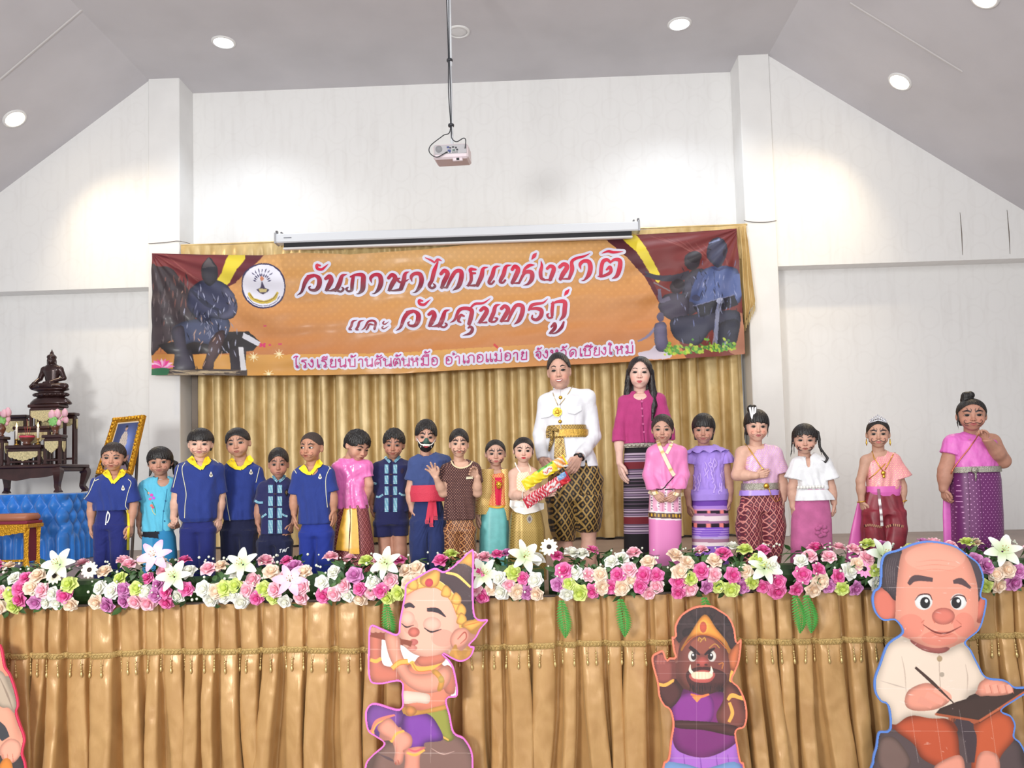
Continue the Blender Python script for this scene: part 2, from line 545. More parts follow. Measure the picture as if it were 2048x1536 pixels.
def curtain(name, x0, x1, ztop, zbot, Y, pitch, amp_t, amp_b, m, parent=None, seed=1, nz=26, knife=True, zfun=None, drift=.3):
 r = random.Random(seed)
 s, xs = [], []
 x = x0
 cols = []       # each: (x, y-factor, pleat id)
 pid = 0
 while x < x1:
  w = pitch * r.uniform(.72, 1.3)
  a = r.uniform(.65, 1.15)
  if knife:
   prof = [(0, 0), (.10, .62), (.2, .9), (.42, 1.0), (.60, .97), (.70, .82), (.74, .5), (.72, .18), (.80, -.02), (.90, -.06)]
  else:
   prof = [(0, 0), (.035, .6), (.09, .95), (.25, 1.0), (.42, .97), (.52, .9), (.58, .6), (.60, .1), (.66, -.35), (.80, -.42), (.92, -.3)]
  for (u, y) in prof:
   cols.append((x + u * w, y * a, pid, w))
  x += w; pid += 1
 ph = [(r.uniform(0, 6.28), r.uniform(0, 6.28), r.uniform(-1, 1)) for _ in range(pid + 1)]
 P = np.zeros((nz, len(cols), 3))
 for i in range(nz):
  t = i / (nz - 1)
  for k, (cx, y, q, w) in enumerate(cols):
   zt, zb = (ztop, zbot) if zfun is None else zfun(cx)
   z = zt + (zb - zt) * t
   am = amp_t + (amp_b - amp_t) * t ** .8
   am *= 1 + .22 * math.sin(2.4 * t * 3 + ph[q][0])
   sw = drift * w * t * (ph[q][2] * .6 + .35 * math.sin(4 * t + ph[q][1]))
   P[i, k] = (cx + sw, Y - am * y + .006 * math.sin(9 * t + ph[q][1]), z)
 return MB().grid(P).build(name, m, parent, True)
YCUR = 9.46
cx0, cx1 = at(401, 800, YCUR)[0], at(1502, 800, YCUR)[0]
bc = thing('backdrop_curtain', 'gold pleated backdrop curtain hanging behind the banner at the rear of the stage', 'curtain', (0.5 * (cx0 + cx1), YCUR, STAGE_Z))
curtain('pleated_drape', cx0, cx1 - .12, at(900, 497, YCUR)[2], STAGE_Z + .025, YCUR, .215, .125, .14, M_GOLD_C, bc, seed=4, knife=False, drift=.06)
# stage skirt ---------------------------------------------------------------
YSK = 5.13
sk = thing('stage_skirt', 'gold satin pleated skirt along the whole stage front with beaded trim', 'stage skirt', (0, YSK, 0))
YTB = YSK - .055
ztrim_l, ztrim_r = at(20, 1312, YTB)[2], at(2030, 1278, YTB)[2]
ztr = .5 * (ztrim_l + ztrim_r)
def skirt_mesh():
 r = random.Random(11)
 x0, x1 = -4.0, 4.0
 cols = []
 x = x0; q = 0
 while x < x1:
  w = r.uniform(.10, .19)
  a = r.uniform(.6, 1.25)
  for (u, y, z0) in ((0, -.2, 0), (.025, .5, 0), (.07, .88, 0), (.25, 1.0, 0), (.5, 1.06, 0), (.70, 1.05, 0), (.77, .9, 0), (.79, .45, 0), (.77, -.1, 0), (.84, -.5, 0), (.93, -.5, 0)):
   cols.append((x + u * w, y * a, q, w))
  x += w; q += 1
 k4 = np.linspace(0, len(cols) - 1, 2 * len(cols) - 1)
 arr = np.array([(c[0], c[1], c[3]) for c in cols])
 cols = [(float(np.interp(t, range(len(cols)), arr[:, 0])), float(np.interp(t, range(len(cols)), arr[:, 1])), cols[int(t)][2], cols[int(t)][3]) for t in k4]
 ph = [(r.uniform(0, 6.28), r.uniform(0, 6.28), r.uniform(-1, 1), r.uniform(.1, 1.6), r.uniform(.3, 1.0)) for _ in range(q + 1)]
 nz = 64
 zt = STAGE_Z + .0
 P = np.zeros((nz, len(cols), 3))
 for i in range(nz):
  t = i / (nz - 1)
  z = zt + (.012 - zt) * t
  for k, (cx, y, g, w) in enumerate(cols):
   p = ph[g]
   am = .034 + .022 * min(1, t / .36)
   if t > .36:   # below the trim the folds fall freer: some spread, some bunch
    am += .05 * ((t - .36) / .64) ** .7 * p[3]
   pinch = math.exp(-((z - ztr) / .035) ** 2)
   am *= 1 - .30 * pinch
   sw = w * (.10 * p[2] * min(1, t / .36) + (.42 * p[2] * ((max(0, t - .36)) / .64) + .16 * math.sin(5.5 * t + p[0]) * max(0, t - .3)))
   P[i, k] = (cx + sw, YSK - am * y * (.9 + .16 * math.sin(7 * t + p[1])) - .010 * t * math.sin(cx * 31 + 5 * t + p[0]), z)
 Q = P.reshape(-1, 3)
 w1 = snoise(Q * [1, 1, .45], 26, 8) * .0045 + snoise(Q @ np.array([[1, 0, .5], [0, 1, 0], [-.6, 0, .5]]), 48, 5) * .0016
 P[:, :, 1] += w1.reshape(P.shape[:2])
 return MB().grid(P)
skm = skirt_mesh().build('skirt_cloth', M_GOLD_S, sk, True)
M_TRIM = mat('gold_braid', (198, 168, 108), .42, metal=.35, noise=.25, nscale=160, bump=.6, bscale=220)
# braid: follows the cloth at the trim height
sk_bvh = BVHTree.FromPolygons([v.co for v in skm.data.vertices], [tuple(p.vertices) for p in skm.data.polygons])
def skirt_y(x, z):
 h = sk_bvh.ray_cast(Vector((x, 4.0, z)), Vector((0, 1, 0)))
 return h[0].y if h[0] is not None else YSK
xs = np.arange(-3.95, 3.95, .011)
def ztrim(x):
 return ztr + .006 * math.sin(x * 2.3) + .004 * math.sin(x * 7.1)
ys = np.array([min(skirt_y(x, ztrim(x) + d) for d in (-.018, 0, .018)) for x in xs]) - .004
ys = np.minimum(ys, np.convolve(np.pad(ys, 2, 'edge'), np.ones(5) / 5, 'valid') + .012)
bm_ = MB()
P = np.zeros((5, len(xs), 3))
for i, (dz, dy) in enumerate(((-.019, .002), (-.015, -.003), (0, -.005), (.015, -.003), (.019, .002))):
 P[i, :, 0] = xs; P[i, :, 1] = ys + dy; P[i, :, 2] = [ztrim(x) + dz for x in xs]
tb = MB().grid(P)
for i in range(2, len(xs) - 2, 2):      # braided rings woven into the band
 c = np.array([xs[i], ys[i] - .006, ztrim(xs[i])])
 d = xs[i + 1] - xs[i - 1]
 dy = (ys[i + 1] - ys[i - 1]) / d
 ring = [c + np.array([.0095 * math.cos(a), dy * .0095 * math.cos(a), .011 * math.sin(a)]) for a in np.linspace(0, 2 * math.pi, 9)]
 tb.tube(ring, .0026, 4, caps=False)
tb.build('trim_band', M_TRIM, sk, True)
M_BEAD = mat('gold_beads', (206, 180, 122), .3, metal=.45)
ts = MB()
L_ = .105
ts.tube([(0, 0, 0), (0, 0, -.034)], .0022, 5)
ts.lathe([(.001, -.030), (.0062, -.034), (.0062, -.040), (.001, -.044)], n=8)
ts.lathe([(.001, -.044), (.0035, -.048), (.0035, -.066), (.001, -.070)], n=7)
ts.lathe([(.001, -.068), (.0068, -.071), (.0068, -.076), (.0028, -.079), (.0055, -.088), (.0085, -.097), (.0085, -.104), (.0045, -.113), (.001, -.118)], n=8)
tme = ts.data('tassel', True)
vis = [x for x in np.linspace(-3.42, 3.42, 97)]
for x in vis:
 x += rnd.uniform(-.012, .012)
 i = int((x - xs[0]) / .011)
 o = put('tassel', tme, M_BEAD if not tme.materials else None, sk)
 y = min(ys[i] - .008, min(skirt_y(x, ztrim(x) - d) for d in (.03, .06, .09, .115)) - .009)
 o.matrix_basis = Matrix.Translation((x, y, ztrim(x) - .014)) @ Matrix.Rotation(rnd.uniform(-.09, .09), 4, 'Y')
# ------------------------------------------------------------------ implicit surfaces -> one continuous mesh
class SDF:
 def __init__(s, lo, hi, h):
  s.h = h
  s.lo = np.array(lo, float) - 3 * h
  s.n = np.maximum(4, np.ceil((np.array(hi, float) + 3 * h - s.lo) / h).astype(int) + 1)
  s.ax = [(s.lo[i] + h * np.arange(s.n[i])).astype(np.float32) for i in range(3)]
  s.d = np.full(s.n, 1.0, dtype=np.float32)
 def _sub(s, lo, hi):
  a = np.clip(np.floor((np.array(lo) - s.lo) / s.h).astype(int), 0, s.n)
  b = np.clip(np.ceil((np.array(hi) - s.lo) / s.h).astype(int) + 1, 0, s.n)
  return tuple(slice(a[i], b[i]) for i in range(3))
 def op(s, lo, hi, fn, k=0.0, mode='u', pad=None):
  pad = (k + 3 * s.h) if pad is None else pad
  sl = s._sub(np.array(lo) - pad, np.array(hi) + pad)
  X, Y, Z = np.meshgrid(s.ax[0][sl[0]], s.ax[1][sl[1]], s.ax[2][sl[2]], indexing='ij')
  if X.size == 0: return s
  b = fn(X, Y, Z).astype(np.float32)
  a = s.d[sl]
  if mode == 'u':
   if k > 0:
    t = np.clip(.5 + .5 * (a - b) / k, 0, 1)
    s.d[sl] = a * (1 - t) + b * t - k * t * (1 - t)
   else:
    s.d[sl] = np.minimum(a, b)
  elif mode == 's':
   b = -b
   if k > 0:
    t = np.clip(.5 - .5 * (a - b) / k, 0, 1)
    s.d[sl] = a * (1 - t) + b * t + k * t * (1 - t)
   else:
    s.d[sl] = np.maximum(a, b)
  return s
 def cone(s, a, b, ra, rb, k=0.0, mode='u', flat=None):
  """capsule from a to b with two radii; flat=(axis vector, factor) squashes it along an axis"""
  a = np.array(a, float); b = np.array(b, float)
  r = max(ra, rb)
  ba = b - a
  L2 = ba @ ba + 1e-12
  def fn(X, Y, Z):
   x, y, z = X - a[0], Y - a[1], Z - a[2]
   t = np.clip((x * ba[0] + y * ba[1] + z * ba[2]) / L2, 0, 1)
   x, y, z = x - t * ba[0], y - t * ba[1], z - t * ba[2]
   if flat is not None:
    n, fc = flat
    q = (x * n[0] + y * n[1] + z * n[2])
    e = (1 / fc - 1) * q
    x, y, z = x + e * n[0], y + e * n[1], z + e * n[2]
   return np.sqrt(x * x + y * y + z * z) - (ra + (rb - ra) * t)
  return s.op(np.minimum(a, b) - r, np.maximum(a, b) + r, fn, k, mode)
 def path(s, pts, rs, k=0.0, kj=None):
  for i in range(len(pts) - 1):
   s.cone(pts[i], pts[i + 1], rs[i], rs[i + 1], k if i == 0 else (kj if kj is not None else min(rs[i], rs[i + 1]) * .3))
  return s
 def ell(s, c, r, k=0.0, mode='u', rot=None):
  c = np.array(c, float); r = np.array(r, float)
  R_ = np.array(rot) if rot is not None else None
  def fn(X, Y, Z):
   x, y, z = X - c[0], Y - c[1], Z - c[2]
   if R_ is not None:
    x, y, z = (R_[0, 0] * x + R_[1, 0] * y + R_[2, 0] * z, R_[0, 1] * x + R_[1, 1] * y + R_[2, 1] * z, R_[0, 2] * x + R_[1, 2] * y + R_[2, 2] * z)
   k0 = np.sqrt((x / r[0]) ** 2 + (y / r[1]) ** 2 + (z / r[2]) ** 2)
   k1 = np.sqrt((x / r[0] ** 2) ** 2 + (y / r[1] ** 2) ** 2 + (z / r[2] ** 2) ** 2) + 1e-9
   return k0 * (k0 - 1) / k1
  m = np.max(r) if rot is not None else r
  return s.op(c - m, c + m, fn, k, mode)
 def column(s, zs_, cx, cy, wx, wy, k=0.0, p=2.4):
  """upright body of varying superelliptic section; rows from high z to low z"""
  zs_ = np.array(zs_, float); o = np.argsort(zs_)
  zz = zs_[o]; cx, cy, wx, wy = [np.array(t, float)[o] for t in (cx, cy, wx, wy)]
  lo = (np.min(cx - wx), np.min(cy - wy), zz[0]); hi = (np.max(cx + wx), np.max(cy + wy), zz[-1])
  def fn(X, Y, Z):
   z1 = Z[0, 0]
   a, b, c, d = [np.interp(z1, zz, t) for t in (cx, cy, wx, wy)]
   k0 = (np.abs((X - a) / c) ** p + np.abs((Y - b) / d) ** p) ** (1 / p)
   rad = np.sqrt((X - a) ** 2 + (Y - b) ** 2) + 1e-6
   q = rad * (1 - 1 / np.maximum(k0, 1e-3))
   q = np.where(k0 < .3, -np.minimum(c, d) * .7, q)
   e = np.maximum(z1 - zz[-1], zz[0] - z1)
   return np.where((e > 0) & (q > 0), np.sqrt(q * q + e * e), np.maximum(q, e))
  return s.op(lo, hi, fn, k)
 def cut(s, p, n):
  """keep the side that n points away from"""
  p = np.array(p, float); n = np.array(n, float); n /= np.linalg.norm(n)
  pl = ((s.ax[0] - p[0]) * n[0])[:, None, None] + ((s.ax[1] - p[1]) * n[1])[None, :, None] + ((s.ax[2] - p[2]) * n[2])[None, None, :]
  s.d = np.maximum(s.d, pl.astype(np.float32))
  return s
 def mesh(s):
  d = s.d
  h = s.h
  ins = d < 0
  c = [ins[i:d.shape[0] - 1 + i, j:d.shape[1] - 1 + j, k:d.shape[2] - 1 + k] for i in (0, 1) for j in (0, 1) for k in (0, 1)]
  cnt = sum(x.astype(np.int8) for x in c)
  act = (cnt > 0) & (cnt < 8)
  I = np.argwhere(act)
  idx = np.full(act.shape, -1, dtype=np.int32)
  idx[act] = np.arange(len(I))
  cor = np.array([(i, j, k) for i in (0, 1) for j in (0, 1) for k in (0, 1)])
  vals = np.stack([d[I[:, 0] + a, I[:, 1] + b, I[:, 2] + e] for a, b, e in cor], 1)
  acc = np.zeros((len(I), 3)); num = np.zeros(len(I))
  for a in range(8):
   for b in range(a + 1, 8):
    if np.abs(cor[a] - cor[b]).sum() != 1: continue
    va, vb = vals[:, a], vals[:, b]
    m = (va < 0) != (vb < 0)
    t = np.where(m, va / np.where(m, va - vb, 1), 0)
    p = cor[a] + t[:, None] * (cor[b] - cor[a])
    acc += p * m[:, None]; num += m
  V = s.lo + h * (I + acc / num[:, None])
  F = []
  for ax in range(3):
   o = [q for q in range(3) if q != ax]
   sh = list(d.shape); sh[ax] -= 1
   s0 = [slice(None)] * 3; s1 = [slice(None)] * 3
   s0[ax] = slice(0, -1); s1[ax] = slice(1, None)
   a, b = ins[tuple(s0)], ins[tuple(s1)]
   E = np.argwhere(a != b)
   ok = (E[:, o[0]] > 0) & (E[:, o[0]] < d.shape[o[0]] - 1) & (E[:, o[1]] > 0) & (E[:, o[1]] < d.shape[o[1]] - 1)
   E = E[ok]
   fl = a[E[:, 0], E[:, 1], E[:, 2]]
   def cell(d0, d1):
    q = E.copy(); q[:, o[0]] -= d0; q[:, o[1]] -= d1
    return idx[q[:, 0], q[:, 1], q[:, 2]]
   Q = np.stack([cell(1, 1), cell(0, 1), cell(0, 0), cell(1, 0)], 1)
   if ax == 1: fl = ~fl
   Q = np.where(fl[:, None], Q, Q[:, ::-1])
   F.append(Q)
  F = np.concatenate(F)
  F = F[(F >= 0).all(1)]
  return V, F
def normals(V, F):
 a = V[F[:, 2]] - V[F[:, 0]]; b = V[F[:, 3]] - V[F[:, 1]]
 n = np.cross(a, b)
 N = np.zeros_like(V)
 for i in range(4):
  np.add.at(N, F[:, i], n)
 return N / (np.linalg.norm(N, axis=1, keepdims=True) + 1e-12)
def relax(V, F, it=2, w=.5):
 E = np.concatenate([F[:, [i, (i + 1) % 4]] for i in range(4)])
 for _ in range(it):
  A = np.zeros_like(V); c = np.zeros(len(V))
  np.add.at(A, E[:, 0], V[E[:, 1]]); np.add.at(c, E[:, 0], 1)
  np.add.at(A, E[:, 1], V[E[:, 0]]); np.add.at(c, E[:, 1], 1)
  V = V * (1 - w) + w * A / c[:, None]
 return V
def join(parts):
 V, F, b = [], [], 0
 for v, f in parts:
  V.append(v); F.append(f + b); b += len(v)
 return np.concatenate(V), np.concatenate(F)
def rot3(yaw=0, pitch=0, roll=0):
 """head turn: yaw towards image right, pitch down, roll clockwise in the picture (degrees)"""
 y, p, r = [math.radians(t) for t in (yaw, pitch, roll)]
 Rz = np.array([[math.cos(y), -math.sin(y), 0], [math.sin(y), math.cos(y), 0], [0, 0, 1]])
 Rx = np.array([[1, 0, 0], [0, math.cos(p), -math.sin(p)], [0, math.sin(p), math.cos(p)]])
 Ry = np.array([[math.cos(r), 0, math.sin(r)], [0, 1, 0], [-math.sin(r), 0, math.cos(r)]])
 return Ry @ Rz @ Rx
# ------------------------------------------------------------------ heads: 1 unit tall from chin to crown, face towards -y
HEADS = {}
def head_mesh(kind):
 if kind in HEADS: return HEADS[kind]
 ad = kind != 'child'
 w = {'child': 1.0, 'man': .82, 'woman': .84}[kind]
 h = .0125 if not ad else .0115
 S = SDF((-.52, -.56, -.34), (.52, .54, 1.02), h)
 ez = .47 if not ad else .50
 S.ell((0, .05, .60), (.405 * w, .45, .40))                                  # skull
 S.ell((0, -.09, .40), (.355 * w, .31, .33), .10)                             # face
 S.ell((0, -.12, .22), (.27 * w, .25, .20), .10)                              # jaw
 S.ell((0, -.27, .085), (.13 * w, .105, .085), .10)                           # chin
 if kind == 'man':
  for sx in (-1, 1): S.ell((sx * .20, -.02, .20), (.09, .14, .12), .10)
 ck = .15 if not ad else .11
 for sx in (-1, 1):
  S.ell((sx * .19 * w, -.25, .30), (ck * w, .12, .13), .10)               # cheeks
  S.ell((sx * .165 * w, -.45, ez), (.085 * w, .075, .045), .09, 's')       # sockets
  S.ell((sx * .165 * w, -.315, ez - .002), (.088 * w, .075, .05), .04)     # lids over the eyeball
  S.ell((sx * .16 * w, -.35, ez + .095), (.10 * w, .05, .028), .06)        # brow
 nw = .85 if not ad else .9
 S.cone((0, -.375, ez + .02), (0, -.435, ez - .125), .030, .046, .05)         # nose
 S.ell((0, -.455, ez - .14), (.050 * nw, .048, .040), .04)
 for sx in (-1, 1):
  S.ell((sx * .062 * nw, -.415, ez - .148), (.036, .045, .030), .03)
  S.ell((sx * .034, -.455, ez - .180), (.016, .03, .010), .01, 's')
 mz = ez - .275 if not ad else ez - (.262 if kind == 'man' else .29)
 S.ell((0, -.37, mz), (.15 * w, .075, .075), .08)                             # muzzle
 S.ell((0, -.425, mz + .022), (.088 * w, .034, .021), .022)                   # lips
 S.ell((0, -.420, mz - .022), (.078 * w, .036, .024), .022)
 S.ell((0, -.470, mz), (.11 * w, .034, .006), .012, 's')
 for sx in (-1, 1):                                                          # ears
  rt = rot3(yaw=sx * -28)
  S.ell((sx * .395 * w, .04, ez - .03), (.038, .095, .135), .02, rot=rt)
  S.ell((sx * .405 * w, .03, ez - .06), (.035, .06, .09), .015, rot=rt)
  S.ell((sx * .432 * w, -.005, ez - .02), (.028, .048, .075), .015, 's', rot=rt)
 S.cone((0, .07, .22), (0, .11, -.30), .235 * (w if ad else .95), .235 * (w if ad else .95), .07)   # neck
 S.cut((0, 0, -.27), (0, 0, -1))
 V, F = S.mesh()
 V = relax(V, F, 1, .4)
 b = BVHTree.FromPolygons(V.tolist(), F.tolist())
 HEADS[kind] = (V, F, b, w, ez, mz)
 return HEADS[kind]
def on_face(kind, u, v, off=.004):
 b = head_mesh(kind)[2]
 h = b.ray_cast(Vector((u, -2, v)), Vector((0, 1, 0)))
 if h[0] is None: return np.array([u, -.2, v])
 n = h[1] if h[1].y < 0 else -h[1]
 return np.array(h[0] + n * off)
def face_ribbon(mb, kind, pts, wid, c, T, off=.005, n=5):
 """a drawn line on the face; pts in face units"""
 P = spline(pts, n) if len(pts) > 2 else np.array([np.array(pts[0]) + (np.array(pts[1]) - np.array(pts[0])) * t for t in np.linspace(0, 1, n)])
 W = np.interp(np.linspace(0, 1, len(P)), np.linspace(0, 1, len(wid)), wid) if isinstance(wid, (list, tuple)) else np.full(len(P), wid)
 rows = []
 for i, p in enumerate(P):
  t = P[min(i + 1, len(P) - 1)] - P[max(i - 1, 0)]
  t /= np.linalg.norm(t) + 1e-9
  nn = np.array([-t[1], t[0]]) * W[i] * .5
  rows.append([T(on_face(kind, *(p + nn), off)), T(on_face(kind, *p, off + .002)), T(on_face(kind, *(p - nn), off))])
 mb.grid(np.array(rows), c)
def face_blob(mb, kind, poly, c, T, off=.006, rows=6):
 """a filled shape: poly is (top edge points, bottom edge points) from left to right"""
 top, bot = [spline(q, 5) for q in poly]
 n = min(len(top), len(bot))
 G = []
 for j in range(rows):
  t = j / (rows - 1)
  G.append([T(on_face(kind, *(top[i] * (1 - t) + bot[i] * t), off)) for i in range(n)])
 G = np.array(G)
 if callable(c):
  cc = [c(top[i] * (1 - j / (rows - 1)) + bot[i] * (j / (rows - 1))) for j in range(rows) for i in range(n)]
  mb.grid(G, cc)
 else:
  mb.grid(G, c)
M_PAINT = mat_vc('face_pigment', .45)
M_EYE = mat_vc('eye_surface', .45, spec=.25)
HAIRS = {}
def hair_mesh(kind, style):
 """returns verts, faces in head units"""
 key = (kind, style)
 if key in HAIRS: return HAIRS[key]
 w = head_mesh(kind)[3]
 st = dict(t=.03, zf=.79, ys=-.10, zside=.50, zb=.30, fring=0, amp=.006, extras=[], lift=0)
 st.update(HAIR_STYLES[style])
 ex = st['extras']
 lo, hi = np.array([-.56, -.58, -.05]), np.array([.56, .62, 1.16])
 for e in ex:
  for p in e[0]:
   r = max(e[1])
   lo = np.minimum(lo, np.array(p) - r); hi = np.maximum(hi, np.array(p) + r)
 S = SDF(lo, hi, .0145)
 t = st['t']
 S.ell((0, .05, .60 + st['lift']), (.405 * w + t, .45 + t, .40 + t))
 if st['zb'] < .3:
  S.cone((0, .16, .5), (0, .2, st['zb']), .36 * w + t, .30 * w + t, .06)
 X = S.ax[0][:, None, None]; Y = S.ax[1][None, :, None]; Z = S.ax[2][None, None, :]
 # take away the face: everything in front of ys and under a curved hairline
 zf = st['zf'] + st.get('curve', .0) * (X / (.4 * w)) ** 2 + st.get('part', 0) * X
 jag = st.get('jag', 0)
 if jag:
  zf = zf + jag * np.sin(X * 46 + 1.3) * np.sin(X * 17) + 0 * Y
 rem = np.maximum(Y - st['ys'], Z - zf)            # <0 inside the removed block
 S.d = np.maximum(S.d, -np.broadcast_to(rem, S.d.shape)).astype(np.float32)
 rem2 = np.maximum(Y - st.get('yb', .12), Z - st['zside'])   # round the ears
 S.d = np.maximum(S.d, -np.broadcast_to(rem2, S.d.shape)).astype(np.float32)
 S.d = np.maximum(S.d, np.broadcast_to(st['zb'] - Z - 0 * X - 0 * Y, S.d.shape)).astype(np.float32)
 for e in ex:
  S.path([np.array(p) for p in e[0]], e[1], .03)
 V, F = S.mesh()
 V = relax(V, F, 2, .5)
 N = normals(V, F)
 # strands
 a = np.arctan2(V[:, 0], V[:, 1] - .1)
 r1 = np.sin(a * 37 + 3 * np.sin(V[:, 2] * 5)) * .5 + np.sin(a * 61 + 2 * V[:, 2] * 4) * .35 + snoise(V, 30, 3) * .4
 V = V + N * (st['amp'] * r1)[:, None]
 if st.get('spiky'):
  top = np.clip((V[:, 2] - .62) / .3, 0, 1)
  V = V + N * (top * np.maximum(0, snoise(V, 17, 9)) * st['spiky'])[:, None]
 HAIRS[key] = (V, F)
 return V, F
HAIR_STYLES = {
 'crew':   dict(t=.040, zf=.765, curve=-.27, ys=-.15, lift=.012, zside=.53, zb=.34, amp=.005),
 'short':  dict(t=.045, zf=.76, curve=-.27, ys=-.15, zside=.52, zb=.30, jag=.03, amp=.008, spiky=.01),
 'buzz':   dict(t=.016, zf=.79, curve=-.26, ys=-.15, zside=.56, zb=.36, amp=.003),
 'thick':  dict(t=.075, zf=.77, curve=-.28, ys=-.15, lift=.02, zside=.52, zb=.30, jag=.02, amp=.009, spiky=.02),
 'bowl':   dict(t=.070, zf=.615, curve=-.02, ys=-.02, zside=.52, zb=.22, amp=.006),
 'messy':  dict(t=.060, zf=.74, curve=-.24, zside=.50, zb=.26, jag=.05, amp=.010, spiky=.025),
 'man':    dict(t=.040, zf=.84, curve=-.26, ys=-.14, zside=.58, zb=.34, amp=.006),
 'fringe': dict(t=.060, zf=.60, curve=-.07, ys=-.08, zside=.32, zb=.10, amp=.009, jag=.02),
 'fringe_pony': dict(t=.060, zf=.62, curve=-.10, ys=-.08, zside=.36, zb=.20, amp=.009, jag=.02,
    extras=[([(.36, .22, .48), (.50, .24, .36), (.50, .20, .14), (.44, .18, .0)], [.09, .11, .10, .03]),
      ([(-.33, .16, .3), (-.36, .14, .10), (-.40, .12, -.02)], [.07, .05, .02])]),
 'low_tails': dict(t=.040, zf=.76, curve=-.20, ys=-.10, zside=.44, zb=.16, amp=.010, jag=.03,
    extras=[([(.36, .20, .36), (.45, .18, .22), (.47, .14, -.02)], [.06, .065, .02]),
      ([(-.36, .20, .36), (-.42, .18, .2), (-.38, .14, .02)], [.06, .055, .02]),
      ([(-.10, -.36, .84), (-.02, -.44, .70), (.06, -.46, .60)], [.02, .012, .004]),
      ([(.10, -.34, .84), (.16, -.41, .70), (.2, -.42, .62)], [.02, .012, .004])]),
 'pulled': dict(t=.022, zf=.83, curve=-.30, ys=-.10, zside=.46, zb=.18, amp=.006),
 'pulled_wisps': dict(t=.026, zf=.80, curve=-.26, ys=-.09, zside=.42, zb=.14, amp=.007,
    extras=[([(.36, -.10, .5), (.40, -.10, .3), (.39, -.08, .10)], [.02, .014, .004]),
      ([(-.36, -.10, .5), (-.40, -.10, .3), (-.39, -.08, .08)], [.02, .014, .004])]),
 'side_part': dict(t=.040, zf=.79, curve=-.32, part=-.14, ys=-.09, zside=.40, zb=.12, amp=.008,
    extras=[([(.20, -.32, .84), (.33, -.22, .66), (.38, -.05, .42)], [.035, .03, .02])]),
 'bun_fringe': dict(t=.060, zf=.61, curve=-.06, ys=-.08, zside=.34, zb=.20, amp=.008, jag=.025,
    extras=[([(-.16, .12, .98), (-.20, .12, 1.06), (-.08, .14, 1.10)], [.12, .13, .10]),
      ([(.38, -.06, .5), (.41, -.06, .3), (.40, -.05, .06)], [.02, .016, .004]),
      ([(-.38, -.06, .5), (-.43, -.04, .25), (-.44, -.03, -.06)], [.03, .02, .004])]),
 'top_bun': dict(t=.030, zf=.82, curve=-.25, ys=-.09, zside=.42, zb=.16, amp=.007,
    extras=[([(-.18, .05, .98), (-.14, .05, 1.10), (-.02, .06, 1.13), (-.08, .05, 1.02)], [.13, .14, .12, .10]),
      ([(-.37, -.08, .5), (-.41, -.08, .25), (-.38, -.06, .0)], [.03, .025, .006]),
      ([(.37, -.08, .6), (.40, -.08, .42)], [.02, .006])]),
 'pigtails': dict(t=.055, zf=.67, curve=-.12, ys=-.08, zside=.40, zb=.22, amp=.009, jag=.04,
    extras=[([(.36, .06, .78), (.46, .04, .72), (.52, .02, .48), (.55, -.02, .22), (.70, -.06, .0), (.82, -.08, -.16), (.74, -.10, -.30), (.60, -.10, -.22)], [.07, .075, .055, .045, .04, .04, .03, .01]),
      ([(.50, .02, .5), (.54, .0, .2), (.62, -.04, -.05)], [.04, .03, .01]),
      ([(-.38, .04, .66), (-.44, .02, .40), (-.46, -.02, .05), (-.50, -.04, -.18)], [.04, .03, .02, .006]),
      ([(-.36, -.06, .55), (-.38, -.08, .25), (-.37, -.08, -.05)], [.03, .02, .006])]),
 'long':   dict(t=.050, zf=.86, curve=-.42, ys=-.06, zside=.20, zb=.02, amp=.007,
    extras=[([(-.34, .02, .55), (-.36, .02, .2), (-.38, -.03, -.15), (-.42, -.12, -.55), (-.36, -.16, -1.05)], [.10, .11, .12, .11, .05]),
      ([(.34, .02, .55), (.37, .02, .2), (.42, -.02, -.15), (.45, -.12, -.55), (.40, -.16, -1.0)], [.10, .11, .12, .11, .05]),
      ([(-.22, .25, .3), (-.25, .26, -.5), (-.22, .22, -.9)], [.2, .16, .08]),
      ([(.22, .25, .3), (.25, .26, -.5), (.22, .22, -.9)], [.2, .16, .08])]),
}
def hair_mat(c, nm):
 m = mat(nm, c, .42, spec=.5)
 return m
M_HAIR = mat('black_hair', (26, 22, 22), .40, bump=.4, bscale=90)
M_BUZZ = mat('cropped_hair', (62, 50, 46), .8, bump=.5, bscale=160)
M_HAIRB = mat('dark_brown_hair', (44, 34, 32), .45, bump=.4, bscale=90)
